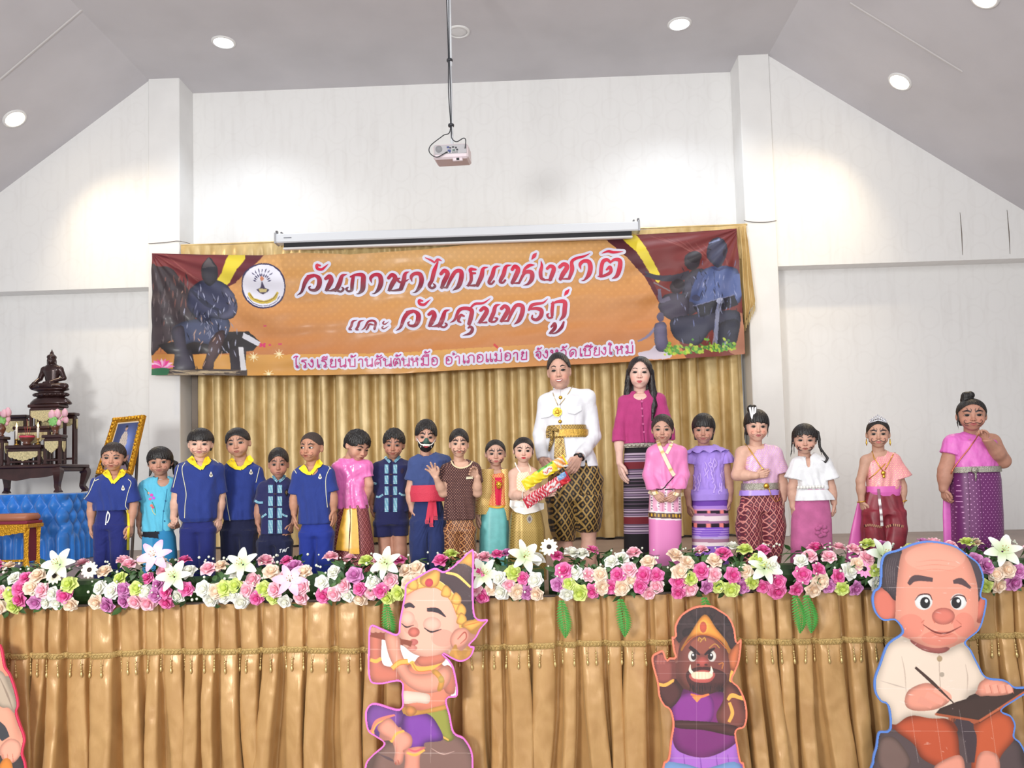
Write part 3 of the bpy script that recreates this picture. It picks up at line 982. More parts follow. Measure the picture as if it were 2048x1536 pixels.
# ------------------------------------------------------------------ cloth materials
def cloth(nm, c, rough=.85, bump=.25, bscale=260, noise=.06, sheen=.15, metal=0, spec=.3):
 return mat(nm, c, rough, metal, noise=noise, nscale=14, bump=bump, bscale=bscale, sheen=sheen, spec=spec)
def lattice(nm, bg, line, dot, k=28, zk=.72, lw=.09, dw=.16, rough=.5, metal=0.0):
 if nm in MATS: return MATS[nm]
 m = bpy.data.materials.new(nm); m.use_nodes = True
 N, L, b = nodes_of(m)
 tc = N.new('ShaderNodeTexCoord'); sp = N.new('ShaderNodeSeparateXYZ'); L.new(tc.outputs['Object'], sp.inputs[0])
 def M(op, a, bb=None):
  n = N.new('ShaderNodeMath'); n.operation = op
  for i, x in enumerate((a, bb)):
   if x is None: continue
   if isinstance(x, (int, float)): n.inputs[i].default_value = x
   else: L.new(x, n.inputs[i])
  return n.outputs[0]
 u = M('MULTIPLY', M('ADD', sp.outputs['X'], M('MULTIPLY', sp.outputs['Y'], .6)), k); v = M('MULTIPLY', sp.outputs['Z'], k * zk)
 a = M('ABSOLUTE', M('SUBTRACT', M('FRACT', M('ADD', u, v)), .5))
 c = M('ABSOLUTE', M('SUBTRACT', M('FRACT', M('SUBTRACT', u, v)), .5))
 ln = M('LESS_THAN', M('MINIMUM', a, c), lw)
 dt = M('LESS_THAN', M('SUBTRACT', 1.0, M('ADD', a, c)), dw)
 m1 = N.new('ShaderNodeMix'); m1.data_type = 'RGBA'; m1.inputs['A'].default_value = lin(bg); m1.inputs['B'].default_value = lin(line)
 L.new(ln, m1.inputs['Factor'])
 m2 = N.new('ShaderNodeMix'); m2.data_type = 'RGBA'; m2.inputs['B'].default_value = lin(dot)
 L.new(m1.outputs['Result'], m2.inputs['A']); L.new(dt, m2.inputs['Factor'])
 L.new(m2.outputs['Result'], b.inputs['Base Color'])
 b.inputs['Roughness'].default_value = rough; b.inputs['Metallic'].default_value = metal
 b.inputs['Sheen Weight'].default_value = .1
 MATS[nm] = m
 return m
M_VC_CLOTH = mat_vc('printed_cloth', .75, spec=.3)
M_VC_SHINE = mat_vc('silky_print', .42, spec=.5)
M_SKIN = mat_vc('skin', .52, spec=.35)
# ------------------------------------------------------------------ hands
def hand_mesh(W, d, n, t, L, curl=.5, spread=.15, thumb=.6, fing=None):
 """W wrist point, d along the hand, n out of the palm, t towards the thumb, L wrist to fingertip"""
 W = np.array(W, float)
 d = np.array(d, float); d /= np.linalg.norm(d)
 t = np.array(t, float); t -= d * (t @ d); t /= np.linalg.norm(t)
 n0 = np.array(n, float); n = np.cross(d, t); n /= np.linalg.norm(n)
 if n @ n0 < 0: n = -n
 prims = []
 r = .062 * L
 base = [.165, .055, -.055, -.155]
 leng = [.43, .48, .44, .35]
 for i in range(4):
  b0 = W + t * base[i] * L * .55 + d * .04 * L
  b1 = W + t * base[i] * L + d * (.47 - .03 * abs(i - 1)) * L
  prims.append(([b0, b1], [r * 1.35, r * 1.2]))
  cu = curl if fing is None else fing[i]
  a = 0
  p = b1
  pts = [p]
  sp = (1.5 - i) * spread
  for q, (fr, bd) in enumerate(((.46, .75), (.30, 1.0), (.24, .7))):
   a += cu * bd
   dd = (d * math.cos(sp) + t * math.sin(sp)) * math.cos(a) + n * math.sin(a)
   p = p + dd * leng[i] * L * fr
   pts.append(p)
  prims.append((pts, [r * 1.08, r * .98, r * .9, r * .74]))
 b0 = W + t * .13 * L + d * .12 * L
 p1 = b0 + (d * .62 + t * .62 + n * .28 * thumb) * .26 * L
 p2 = p1 + (d * .88 + t * (.40 - .6 * thumb) + n * .5 * thumb) * .17 * L
 p3 = p2 + (d * .9 + t * (.15 - .8 * thumb) + n * .5 * thumb) * .12 * L
 prims.append(([W + d * .05 * L + t * .06 * L, b0, p1, p2, p3], [r * 1.4, r * 1.5, r * 1.12, r * 1.02, r * .82]))
 allp = np.array([q for pr in prims for q in pr[0]] + [W - d * .12 * L])
 S = SDF(allp.min(0) - 1.6 * r, allp.max(0) + 1.6 * r, L * .021)
 S.cone(W - d * .10 * L, W + d * .06 * L, .155 * L, .15 * L, 0, flat=(n, .72))
 S.cone(W + d * .16 * L, W + d * .38 * L, .16 * L, .17 * L, .05 * L, flat=(n, .50))
 for pts, rs in prims:
  S.path(pts, rs, .022 * L, .01 * L)
 return S.mesh()
# ------------------------------------------------------------------ decals that lie on cloth
def cast_px(px, py, bv, off, Yd):
 d = ray(px, py); d = d / np.linalg.norm(d)
 h = bv.ray_cast(Vector(CAM), Vector(d))
 if h[0] is None or h[3] > Yd / d[1] + .6 or h[3] < Yd / d[1] - .6:
  return at(px, py, Yd)
 return np.array(h[0]) - d * off
def d_ribbon(mb, bv, pts, w, c, Yd, off=.004, n=6, closed=False):
 P = spline(pts, n, closed) if len(pts) > 2 else np.array([np.array(pts[0], float) + (np.array(pts[1], float) - np.array(pts[0])) * t for t in np.linspace(0, 1, max(3, int(np.hypot(*(np.array(pts[1]) - np.array(pts[0]))) / 2)))])
 if closed: P = np.vstack([P, P[:1]])
 rows = []
 W = np.interp(np.linspace(0, 1, len(P)), np.linspace(0, 1, len(w)), w) if isinstance(w, (list, tuple)) else np.full(len(P), float(w))
 for i, p in enumerate(P):
  t = P[min(i + 1, len(P) - 1)] - P[max(i - 1, 0)]
  t = t / (np.linalg.norm(t) + 1e-9)
  nn = np.array([-t[1], t[0]]) * W[i] * .5
  rows.append([cast_px(*(p + nn), bv, off, Yd), cast_px(*p, bv, off + .0025, Yd), cast_px(*(p - nn), bv, off, Yd)])
 cc = None
 if callable(c):
  cc = [c(P[i][0], P[i][1]) for i in range(len(P)) for _ in range(3)]
  mb.grid(np.array(rows), cc)
 else:
  mb.grid(np.array(rows), linv(c))
def d_patch(mb, bv, poly, c, Yd, off=.005, step=1.6, smooth=0):
 """filled px polygon laid on the surface (scanlines between its left and right edges)"""
 if smooth: poly = spline(poly, smooth, True)
 poly = np.array(poly, float)
 y0, y1 = poly[:, 1].min(), poly[:, 1].max()
 ny = max(3, int((y1 - y0) / step) + 2)
 rows, yy = [], []
 for y in np.linspace(y0 + 1e-3, y1 - 1e-3, ny):
  xs_ = []
  for i in range(len(poly)):
   a, b = poly[i], poly[(i + 1) % len(poly)]
   if (a[1] - y) * (b[1] - y) < 0 or a[1] == y:
    xs_.append(a[0] + (b[0] - a[0]) * (y - a[1]) / (b[1] - a[1] + 1e-12))
  if len(xs_) >= 2:
   rows.append((min(xs_), max(xs_), y))
 if len(rows) < 2: return
 nx = max(3, int(max(r[1] - r[0] for r in rows) / step) + 1)
 G = np.array([[cast_px(r[0] + (r[1] - r[0]) * k / (nx - 1), r[2], bv, off, Yd) for k in range(nx)] for r in rows])
 if callable(c):
  mb.grid(G, [c(r[0] + (r[1] - r[0]) * k / (nx - 1), r[2]) for r in rows for k in range(nx)])
 else:
  mb.grid(G, linv(c))
def rows3(rows, Y, df, inset=0.0, dy=0.0):
 r = np.array(rows, float)
 z, cx, wx = [], [], []
 for y, a, b in r[:, :3]:
  pa, pb = at(a, y, Y), at(b, y, Y)
  z.append(.5 * (pa[2] + pb[2])); cx.append(.5 * (pa[0] + pb[0])); wx.append(max(.012, .5 * abs(pb[0] - pa[0]) - inset))
 wx = np.array(wx)
 return z, cx, np.full(len(z), Y + dy), wx, wx * df
def loft(rows, Y, df, folds=0, amp=0.0, seed=0, step=.004, nth=80, colour=None, dy=0.0, zend=None, grow=0.0, twist=0.0):
 """cloth tube with folds, from px rows; colour(u, y_px, x_px) gives pigment"""
 r = np.array(rows, float)
 z, cx, cy, wx, wy = rows3(rows, Y, df, 0, dy)
 if zend is not None:
  z = list(z); z[-1] = zend
 o = np.argsort(z)
 zz = np.arange(max(z), min(z) - step * .5, -step)
 f = lambda q: np.interp(zz, np.array(z)[o], np.array(q)[o])
 CXi, WX, WY = f(cx), f(wx) + grow, f(wy) + grow
 th = np.linspace(0, 2 * np.pi, nth, endpoint=False)
 tt = (zz[0] - zz) / (zz[0] - zz[-1] + 1e-9)
 rr = np.random.RandomState(seed)
 ph = rr.rand(4) * 6.28
 wv = np.sin(folds * th + ph[0]) * .6 + np.sin(folds * 1.63 * th + ph[1]) * .4 + .3 * np.sin(folds * .5 * th + ph[2])
 p = 2.3
 den = (np.abs(np.cos(th)) ** p + np.abs(np.sin(th)) ** p) ** (1 / p)
 P = np.zeros((len(zz), nth, 3))
 for i in range(len(zz)):
  k = 1 + amp * wv * (.25 + .75 * tt[i])
  P[i, :, 0] = CXi[i] + WX[i] * np.cos(th + twist * tt[i]) / den * k
  P[i, :, 1] = Y + dy + WY[i] * np.sin(th + twist * tt[i]) / den * k
  P[i, :, 2] = zz[i]
 cc = None
 if colour is not None:
  cc = []
  for i in range(len(zz)):
   v = P[i, 3 * nth // 4] - CAM; yf = CY - F_PX * (v @ AX_U) / (v @ AX_F)
   for k in range(nth):
    v = P[i, k] - CAM
    cc.append(linv(colour(CX + F_PX * (v @ AX_R) / (v @ AX_F), yf)))
 mb = MB(); mb.grid(P, cc, wrap=True)
 return mb
def skin_cols(V, N, base, head=None, blush=.10):
 c = np.tile(linv(base), (len(V), 1))
 n = .06 * snoise(V, 55, 2)[:, None]
 return np.clip(c * (1 + n), 0, 1)
def person(sp):
 Y = sp['Y']; s = m_px(Y)
 cx, yt, yc, yaw, pitch, roll = sp['head']
 kind = sp.get('kind', 'child')
 adult = kind != 'child'
 t_ = HAIR_STYLES[sp['hair']]['t']
 yt = yt + (yc - yt) * t_ / (1 + t_)          # the photo shows the hair's top; the skull lies below it
 Hh = (yc - yt) * s
 if 'hx' in sp:
  sp['hw'] = max(.72, min(1.18, .5 * (sp['hx'][1] - sp['hx'][0]) / (yc - yt) / (.405 * head_mesh(kind)[3] + t_)))
 C = at(cx, .5 * (yt + yc), Y + sp.get('hdy', -.02))
 R_ = rot3(yaw + math.degrees(math.atan2(-C[0], Y)) * .9, pitch, roll)
 ws = sp.get('hw', 1.0)
 SCL = np.array([ws, 1, 1])
 T = lambda p: C + R_ @ ((np.array(p) - [0, 0, .5]) * SCL * Hh)
 HV, HF, hb, hwid, ez, mz = head_mesh(kind)
 root = thing('person', sp['label'], 'person', (C[0], Y, STAGE_Z), 'people standing on the stage')
 # --- body
 rows = sp['torso']; df = sp.get('df', .62)
 r_up, r_fo, r_wr = sp.get('arm_r', (.034, .028, .021) if not adult else (.046, .038, .028))
 arms = {}
 for side in 'AB':
  if side not in sp: continue
  a = sp[side]
  pts = [at(q[0], q[1], Y + (q[2] if len(q) > 2 else 0)) for q in a['p']]
  tcx0 = at(.5 * (sp['torso'][1][1] + sp['torso'][1][2]), a['p'][0][1], Y)[0]
  pts[0] = pts[0] + np.array([(tcx0 - pts[0][0]) * .09, 0, -.012])
  arms[side] = pts
 z, tcx, tcy, twx, twy = rows3(rows, Y, df, .018)
 z = np.array(z) + np.linspace(0, .03, len(z))
 low = sp.get('pelvis')
 if low is None:
  low = [(rows[-1][0], rows[-1][1] + 3, rows[-1][2] - 3)]
 nb = T((0, .13, -.12))                      # neck base
 topc = np.array([tcx[0], Y, z[0]])
 lo = np.array([min(tcx - twx) - .03, Y - .25, STAGE_Z]); hi = np.array([max(tcx + twx) + .03, Y + .25, T((0, 0, .2))[2]])
 for pts in arms.values():
  for p in pts[:3]:
   lo = np.minimum(lo, np.array(p) - .07); hi = np.maximum(hi, np.array(p) + .07)
 vox = .0062 if not adult else .0072
 S = SDF(lo, hi, vox)
 S.column(z, tcx, tcy, twx, twy)
 nr = .228 * Hh * hwid * (1.0 if adult else .96)
 S.cone(T((0, .08, .16)), topc + [0, .015, .0], nr * .98, nr * .80, .03)
 nk = T((0, .10, -.08))
 for side, pts in arms.items():
  sh = np.array(pts[0])
  S.cone(nk * .5 + topc * .5, sh, nr * .8, r_up * .9, .03)
  a = sp[side]
  S.path([sh, pts[1], pts[2]], [r_up * 1.08, r_fo * 1.06, r_wr], .03, .015)
  mid = .62 * np.array(pts[1]) + .38 * np.array(pts[2])
  S.cone(mid, mid + (np.array(pts[2]) - mid) * .15, r_fo * 1.08, r_fo * .98, .02)
 # legs down to the stage
 pel = low[-1]
 za = at(pel[1], pel[0], Y)[2]
 xa, xb = at(pel[1], pel[0], Y)[0], at(pel[2], pel[0], Y)[0]
 hw_ = .5 * (xb - xa)
 legs = sp.get('legs_x')
 bare = 'leg_r' in sp
 r_th, r_kn, r_an = sp.get('leg_r', (min(.045, hw_ * .26), .030, .026))
 S.cone((xa + hw_ * .5, Y, za + .02), (xb - hw_ * .5, Y, za + .02), min(.05, hw_ * .34), min(.05, hw_ * .34), .02)
 S.cone((.5 * (xa + xb), Y, za + .02), (tcx[-1], Y, z[-1] + .05), min(.05, hw_ * .4), twy[-1] * .6, .0)
 for q in (0, 1):
  hx = xa + hw_ * .5 if q == 0 else xb - hw_ * .5
  ax_ = hx if legs is None else at(legs[q], pel[0], Y)[0]
  zk = STAGE_Z + .46 * (za - STAGE_Z) + .02
  xk = .5 * (hx + ax_)
  gl = sp.get('low', {})
  if gl.get('type') == 'pants' and not bare:
   lr = rows3(gl['L' if q == 0 else 'R'], Y, .8)
   f_ = lambda zq: float(np.interp(zq, lr[0][::-1], np.array(lr[1])[::-1]))
   hx, xk, ax_ = f_(za), f_(zk), f_(STAGE_Z + .1)
  S.path([(hx, Y, za), (xk, Y - .004, zk), (ax_, Y + .008, STAGE_Z + .055)], [r_th, r_kn, r_an], .02, .02)
  S.cone((xk, Y + .010, zk * .55 + STAGE_Z * .45 + .03), (.5 * (xk + ax_), Y + .012, zk * .4 + STAGE_Z * .6), r_kn * 1.0, r_an * 1.1, .02)
  S.cone((ax_, Y + .02, STAGE_Z + .028), (ax_ + (-.012 if q == 0 else .012), Y - .10 * (1.25 if adult else 1), STAGE_Z + .022), .03, .022, .02)
 S.cut(T((0, 0, -.13)), R_ @ np.array([0, -.25, 1.0]))
 S.cut((0, 0, STAGE_Z + .001), (0, 0, -1))
 BV, BF = S.mesh()
 BV = relax(BV, BF, 1, .4)
 HW = np.array(T((0, 0, .5))) + ((HV - [0, 0, .5]) * SCL * Hh) @ R_.T
 parts = [(BV, BF), (HW, HF)]
 hl = sp.get('hand_l', .128 if not adult else .175)
 for side, pts in arms.items():
  a = sp[side]
  if a.get('nohand'): continue
  W = np.array(pts[2]); tip = np.array(pts[3])
  d = tip - W
  inw = 1 if side == 'A' else -1
  n_ = np.array(a.get('n', (inw, .25, 0)), float); t_ = np.array(a.get('t', (inw * .35, -1, 0)), float)
  parts.append(hand_mesh(W, d, n_, t_, a.get('l', hl), a.get('curl', .42), a.get('spread', .05), a.get('thumb', .55), a.get('fing')))
 V, F = join(parts)
 N = normals(V, F)
 sp['skin'] = tuple(255 * (c / 255) ** .82 for c in sp['skin'])
 cols = skin_cols(V, N, sp['skin'])
 # warmer cheeks, nose tip, ears, knuckles
 nH0, nH1 = len(BV), len(BV) + len(HV)
 hu = HV
 ch = np.exp(-((np.abs(hu[:, 0]) - .2) / .10) ** 2 - ((hu[:, 2] - .31) / .09) ** 2) * (hu[:, 1] < -.1) + .6 * np.exp(-(hu[:, 0] / .06) ** 2 - ((hu[:, 2] - ez + .14) / .06) ** 2) * (hu[:, 1] < -.3)
 cb = sp.get('blush', .35)
 pinkc = linv(np.array(sp['skin']) * [1.05, .78, .74])
 cols[nH0:nH1] = cols[nH0:nH1] * (1 - (cb * ch)[:, None]) + pinkc * (cb * ch)[:, None]
 body = put('body', mesh_data('body', V, F, True, cols), M_SKIN, root)
 # --- face
 fc = sp.get('face', {})
 skin = np.array(sp['skin'], float)
 dk = linv((30, 22, 20)); wh = linv((216, 206, 200))
 open_ = fc.get('open', 1.0)
 gz = fc.get('gaze', 0.0)
 for sx in (-1, 1):
  ex = sx * .165 * hwid
  eb = MB()
  wE, hE = .082 * hwid + .004, .030 * open_ * (1 if adult else 1.15)
  up = [(ex - wE, ez - .006), (ex - wE * .5, ez + hE * .75), (ex, ez + hE), (ex + wE * .5, ez + hE * .8), (ex + wE, ez + .002)]
  dn = [(ex - wE, ez - .008), (ex - wE * .5, ez - hE * .62), (ex, ez - hE * .8), (ex + wE * .5, ez - hE * .55), (ex + wE, ez)]
  def ec(p, ex=ex):
   r = math.hypot(p[0] - ex - gz * .04, p[1] - ez - .002)
   if r < .022: return linv((10, 8, 8))
   if r < .056: return linv((36, 22, 18))
   return wh * (1 - .25 * max(0, (p[1] - ez) / .05))  # white darkens upwards: lid shade painted into the eye colour
  face_blob(eb, kind, (up, dn), ec, T, .010, 7)
  eye = eb.build('eye', M_EYE, root, True)
  lb = MB()
  face_ribbon(lb, kind, up, [.012, .020, .022, .020, .012], dk, T, .012, 4)
  face_ribbon(lb, kind, dn, [.004, .007, .007, .004], linv(skin * .5), T, .012, 4)
  lb.build('lashes', M_PAINT, eye, True)
  bb = MB()
  by = ez + .115 + fc.get('brow', 0)
  face_ribbon(bb, kind, [(ex - sx * .085 * hwid, by - .012), (ex, by + .014), (ex + sx * .10 * hwid, by - .010)],
     [.030, .034, .010] if not fc.get('thin') else [.018, .022, .008], linv(np.array((46, 34, 32))), T, .008, 5)
  bb.build('eyebrow', M_PAINT, root, True)
 lp = MB()
 lc = linv(fc.get('lip', skin * [.82, .58, .56]))
 lw = (.135 if fc.get('teeth') else .095) * hwid * (1.15 if adult else 1.1)
 cn = fc.get('smile', 0)
 up = [(-lw, mz + cn), (-lw * .45, mz + .030), (0, mz + .026), (lw * .45, mz + .030), (lw, mz + cn)]
 md = [(-lw, mz + cn - .002), (-lw * .4, mz + .0), (0, mz - .004), (lw * .4, mz + .0), (lw, mz + cn - .002)]
 dn = [(-lw, mz + cn - .004), (-lw * .45, mz - .036), (0, mz - .046), (lw * .45, mz - .036), (lw, mz + cn - .004)]
 if fc.get('teeth'):
  md2 = [(-lw * .9, mz + cn), (-lw * .4, mz - .020), (0, mz - .028), (lw * .4, mz - .020), (lw * .9, mz + cn)]
  dn = [(-lw, mz + cn - .004), (-lw * .45, mz - .046), (0, mz - .058), (lw * .45, mz - .046), (lw, mz + cn - .004)]
  face_blob(lp, kind, (up, md), lc, T, .006, 4)
  face_blob(lp, kind, (md, md2), linv((238, 232, 226)), T, .010, 4)
  face_blob(lp, kind, (md2, dn), lc, T, .008, 4)
 else:
  face_blob(lp, kind, (up, md), lc * .85, T, .005, 4)
  face_blob(lp, kind, (md, dn), lc, T, .005, 4)
  face_ribbon(lp, kind, md, [.004, .010, .012, .010, .004], linv(skin * [.36, .25, .24]), T, .010, 4)
 for sx in (-1, 1):
  face_blob(lp, kind, ([(sx * .034 - .016, ez - .176), (sx * .034, ez - .168), (sx * .034 + .016, ez - .176)], [(sx * .034 - .016, ez - .178), (sx * .034, ez - .188), (sx * .034 + .016, ez - .178)]), linv(skin * .35), T, .006, 3)
 lp.build('lips', M_PAINT, root, True)
 # --- face paint: drawn whiskers and brow flames
 pt = fc.get('paint')
 if pt:
  pb = MB()
  pcol = linv(fc.get('pcol', (70, 50, 48)))
  st = fc.get('pst', 1.0)
  if 'w' in pt:
   for sx in (-1, 1):
    face_ribbon(pb, kind, [(sx * .03, mz + .055), (sx * .11, mz + .030), (sx * .19, mz + .010), (sx * .25, mz + .075), (sx * .22, mz + .13), (sx * .185, mz + .10)], [.016 * st, .022 * st, .022 * st, .018 * st, .012 * st, .008], pcol, T, .012)
    face_ribbon(pb, kind, [(sx * .13, mz - .05), (sx * .20, mz - .035), (sx * .26, mz + .02)], [.010 * st, .015 * st, .006], pcol, T, .012)
  if 'c' in pt:       # full drawn curls covering the chin corners
   for sx in (-1, 1):
    face_ribbon(pb, kind, [(sx * .10, mz - .08), (sx * .18, mz - .06), (sx * .24, mz + .0), (sx * .20, mz + .05), (sx * .14, mz + .02)], [.012 * st, .03 * st, .034 * st, .026 * st, .01], pcol, T, .013)
    face_ribbon(pb, kind, [(sx * .22, mz + .02), (sx * .28, mz + .08), (sx * .25, mz + .12)], [.02 * st, .018 * st, .006], pcol, T, .013)
  if 'b' in pt:       # drawn demon brows
   for sx in (-1, 1):
    q = lambda x, y: (sx * x * hwid, ez + y)
    face_ribbon(pb, kind, [q(.06, .09), q(.12, .145), q(.20, .15), q(.29, .12)], [.03 * st, .034 * st, .03 * st, .012], pcol, T, .013)
    face_ribbon(pb, kind, [q(.07, .10), q(.05, .17), q(.08, .215)], [.026 * st, .018 * st, .006], pcol, T, .014)
    face_ribbon(pb, kind, [q(.16, .15), q(.15, .20), q(.19, .24)], [.022 * st, .016 * st, .006], pcol, T, .014)
  if 'm' in pt:       # one joined dark moustache
   face_blob(pb, kind, ([(-.20, mz + .02), (-.10, mz + .085), (0, mz + .06), (.10, mz + .085), (.20, mz + .02)], [(-.20, mz + .012), (-.10, mz + .025), (0, mz + .030), (.10, mz + .025), (.20, mz + .012)]), pcol, T, .012, 5)
  pb.build('face_paint', M_PAINT, root, True)
 # --- hair
 hs = sp['hair']
 hv, hf = hair_mesh(kind, hs)
 hv = np.array(T((0, 0, .5))) + ((hv - [0, 0, .5]) * SCL * Hh) @ R_.T
 put('hair', mesh_data('hair', hv, hf, True), sp.get('hair_m', M_HAIR), root)
 tris = [(V, F)]
 # --- upper garment
 g = sp.get('top')
 env = dict(T=T, root=root, Y=Y, s=s, Hh=Hh, kind=kind, topc=topc, R=R_, rows=rows, df=df, arms=arms)
 if g:
  z, tcx, tcy, twx, twy = rows3(rows, Y, df)
  infl = g.get('infl', .010)
  lo = np.array([min(tcx - twx) - .05, Y - .22, min(z)]); hi = np.array([max(tcx + twx) + .05, Y + .22, nk[2] + .06])
  for side, pts in arms.items():
   for p in pts[:3]:
    lo = np.minimum(lo, np.array(p) - .10); hi = np.maximum(hi, np.array(p) + .10)
  S = SDF(lo, hi, .0056 if not adult else .0066)
  S.column(z, tcx, tcy, twx, twy, p=2.3)
  for side, pts in arms.items():
   if side not in g.get('sides', 'AB'): continue
   sh = np.array(pts[0])
   if g.get('yoke', True):
    S.cone(nk * .45 + topc * .55, sh, nr * .75 + infl * .6, r_up + infl, .03)
   L_ = g.get('sleeve', {}).get(side, g.get('sl', .8))
   if L_ > 0:
    r0, r1 = g.get('sr', (r_up + infl, r_fo + infl + .012)); r0 = max(r0 * .90, r_up * 1.08 + .007)
    pA, pB, pC = [np.array(p) for p in pts[:3]]
    if L_ <= 1:
     e = pA + (pB - pA) * L_
     S.cone(pA, e + (pB - pA) * .12, r0, r1, .03)
     S2n = (pB - pA)
    else:
     e = pB + (pC - pB) * (L_ - 1)
     rm = g.get('rm', .5 * (r0 + r1))
     S.cone(pA, pB, r0, rm, .03); S.cone(pB, e + (pC - pB) * .05, rm, r1, .012)
     S2n = (pC - pB)
    # trim the cuff flat
    n_ = S2n / np.linalg.norm(S2n)
    rr = r1 + .05
    def fn(X, Yy, Z, e=e, n_=n_, rr=rr):
     a = (X - e[0]) * n_[0] + (Yy - e[1]) * n_[1] + (Z - e[2]) * n_[2]
     q = np.sqrt(np.maximum((X - e[0]) ** 2 + (Yy - e[1]) ** 2 + (Z - e[2]) ** 2 - a * a, 0))
     return np.maximum(np.maximum(-a, a - .17), q - rr)
    if g.get('cuff', True):
     keep = S.d.copy()
     S.op(e - .2, e + .2, fn, 0, 's', 0)
     # leave the torso itself whole
     S3 = SDF.__new__(SDF); S3.__dict__ = dict(S.__dict__); S3.d = np.full(S.d.shape, 1.0, np.float32)
     S3.column(z, tcx, tcy, twx, twy, p=2.3)
     S.d = np.where(S3.d < .012, np.minimum(keep, np.maximum(S.d, S3.d - .0)), S.d)
  for e in g.get('extra', []):
   S.cone(at(*e[0][:2], Y + e[0][2]), at(*e[1][:2], Y + e[1][2]), e[2], e[3], e[4] if len(e) > 4 else .03, flat=((0, 1, 0), e[5]) if len(e) > 5 else None)
  for c_ in g.get('cuts', []):
   p_ = at(c_[0], c_[1], Y + c_[2])
   S.ell(p_, c_[3], .004, 's')
  nk0 = T((0, .10, -.02))
  ncut = g.get('neck', 1.18)
  if ncut:
   S.cone(nk0 + [0, 0, .08], nb * .6 + topc * .4 + [0, 0, -.005], nr * ncut, nr * ncut, .004, 's')
  S.cut((0, 0, min(z) + .001), (0, 0, -1))
  if 'topcut' in g:
   S.cut(at(cx, g['topcut'], Y), (0, 0, 1))
  for pl in g.get('planes', []):
   S.cut(at(pl[0], pl[1], Y), pl[2])
  GV, GF = S.mesh()
  GV = relax(GV, GF, 1, .4)
  GN = normals(GV, GF)
  am = g.get('wr', .0055)
  Q = GV * np.array([1.0, 1.0, .55])
  wv = snoise(Q, g.get('ws', 21), len(sp['hair']) + int(cx)) * .7 + snoise(Q, g.get('ws', 26) * 2.3, int(cx) + 5) * .3
  hem = np.clip((GV[:, 2] - min(z)) / .02, 0, 1)
  tx_, tw_ = .5 * (min(tcx - twx) + max(tcx + twx)), .5 * (max(tcx + twx) - min(tcx - twx))
  tn = np.clip((max(z) - GV[:, 2]) / (max(z) - min(z)), 0, 1)
  th_ = np.arctan2(GV[:, 1] - Y, GV[:, 0] - tx_)
  dr = np.sin(th_ * 9 + 2.2 * np.sin(tn * 4 + cx) + cx) * tn ** 1.4 * (np.abs(GV[:, 0] - tx_) < tw_ * 1.02)
  GV = GV + GN * (am * wv * hem)[:, None] + GN * [1, 1, 0] * (g.get('dr', .0055) * dr)[:, None]
  cols = None
  if 'colour' in g:
   v = GV - CAM; dp = v @ AX_F
   PX, PY = CX + F_PX * (v @ AX_R) / dp, CY - F_PX * (v @ AX_U) / dp
   cols = linv(np.array([g['colour'](a, b) for a, b in zip(PX, PY)]))
  put(g['name'], mesh_data(g['name'], GV, GF, True, cols), g['m'], root)
  tris.append((GV, GF))
 # --- lower garment
 g = sp.get('low')
 if g and g['type'] == 'skirt':
  mb = loft(g['rows'], Y, g.get('df', .62), g.get('folds', 7), g.get('amp', .03), int(cx), colour=g.get('colour'), zend=STAGE_Z + g.get('gap', .05))
  put(g['name'], mb.data(g['name'], True), g['m'], root)
  tris.append((np.array(mb.v), np.array([f for f in mb.f])))
 elif g:
  pr = rows3(g['rows'], Y, g.get('df', .54))
  legr = {q: rows3(g[q], Y, g.get('ldf', 1.15)) for q in ('L', 'R')}
  zz = list(pr[0]) + list(legr['L'][0]) + list(legr['R'][0])
  lo = np.array([min((pr[1] - pr[3]).min(), (legr['L'][1] - legr['L'][3]).min()) - .02, Y - .2, min(zz)])
  hi = np.array([max((pr[1] + pr[3]).max(), (legr['R'][1] + legr['R'][3]).max()) + .02, Y + .2, max(zz)])
  zb = min(zz)
  S = SDF(lo, hi, .0056 if not adult else .0066)
  S.column(*pr)
  for q in ('L', 'R'):
   S.column(*legr[q], k=.03)
  for e in g.get('extra', []):
   S.cone(at(*e[0][:2], Y + e[0][2]), at(*e[1][:2], Y + e[1][2]), e[2], e[3], .03)
  GV, GF = S.mesh()
  GV = relax(GV, GF, 1, .4)
  GN = normals(GV, GF)
  Q = GV * np.array([1.0, 1.0, .30])
  wv = snoise(Q, g.get('ws', 34), int(cx) + 3)
  GV = GV + GN * (g.get('wr', .004) * wv)[:, None]
  put(g['name'], mesh_data(g['name'], GV, GF, True), g['m'], root)
  tris.append((GV, GF))
 # --- bands round the waist and other tubes
 for b in sp.get('bands', []):
  mb = loft(b['rows'], Y, b.get('df', .64), b.get('folds', 0), b.get('amp', 0), 3, step=.004, colour=b.get('colour'), grow=b.get('grow', .008))
  put(b['name'], mb.data(b['name'], True), b['m'], root)
  tris.append((np.array(mb.v), np.array(mb.f)))
 tv, tf, off = [], [], 0
 for v, f in tris:
  tv.append(v); tf += (f + off).tolist(); off += len(v)
 bv = BVHTree.FromPolygons(np.concatenate(tv).tolist(), tf)
 env['bv'] = bv
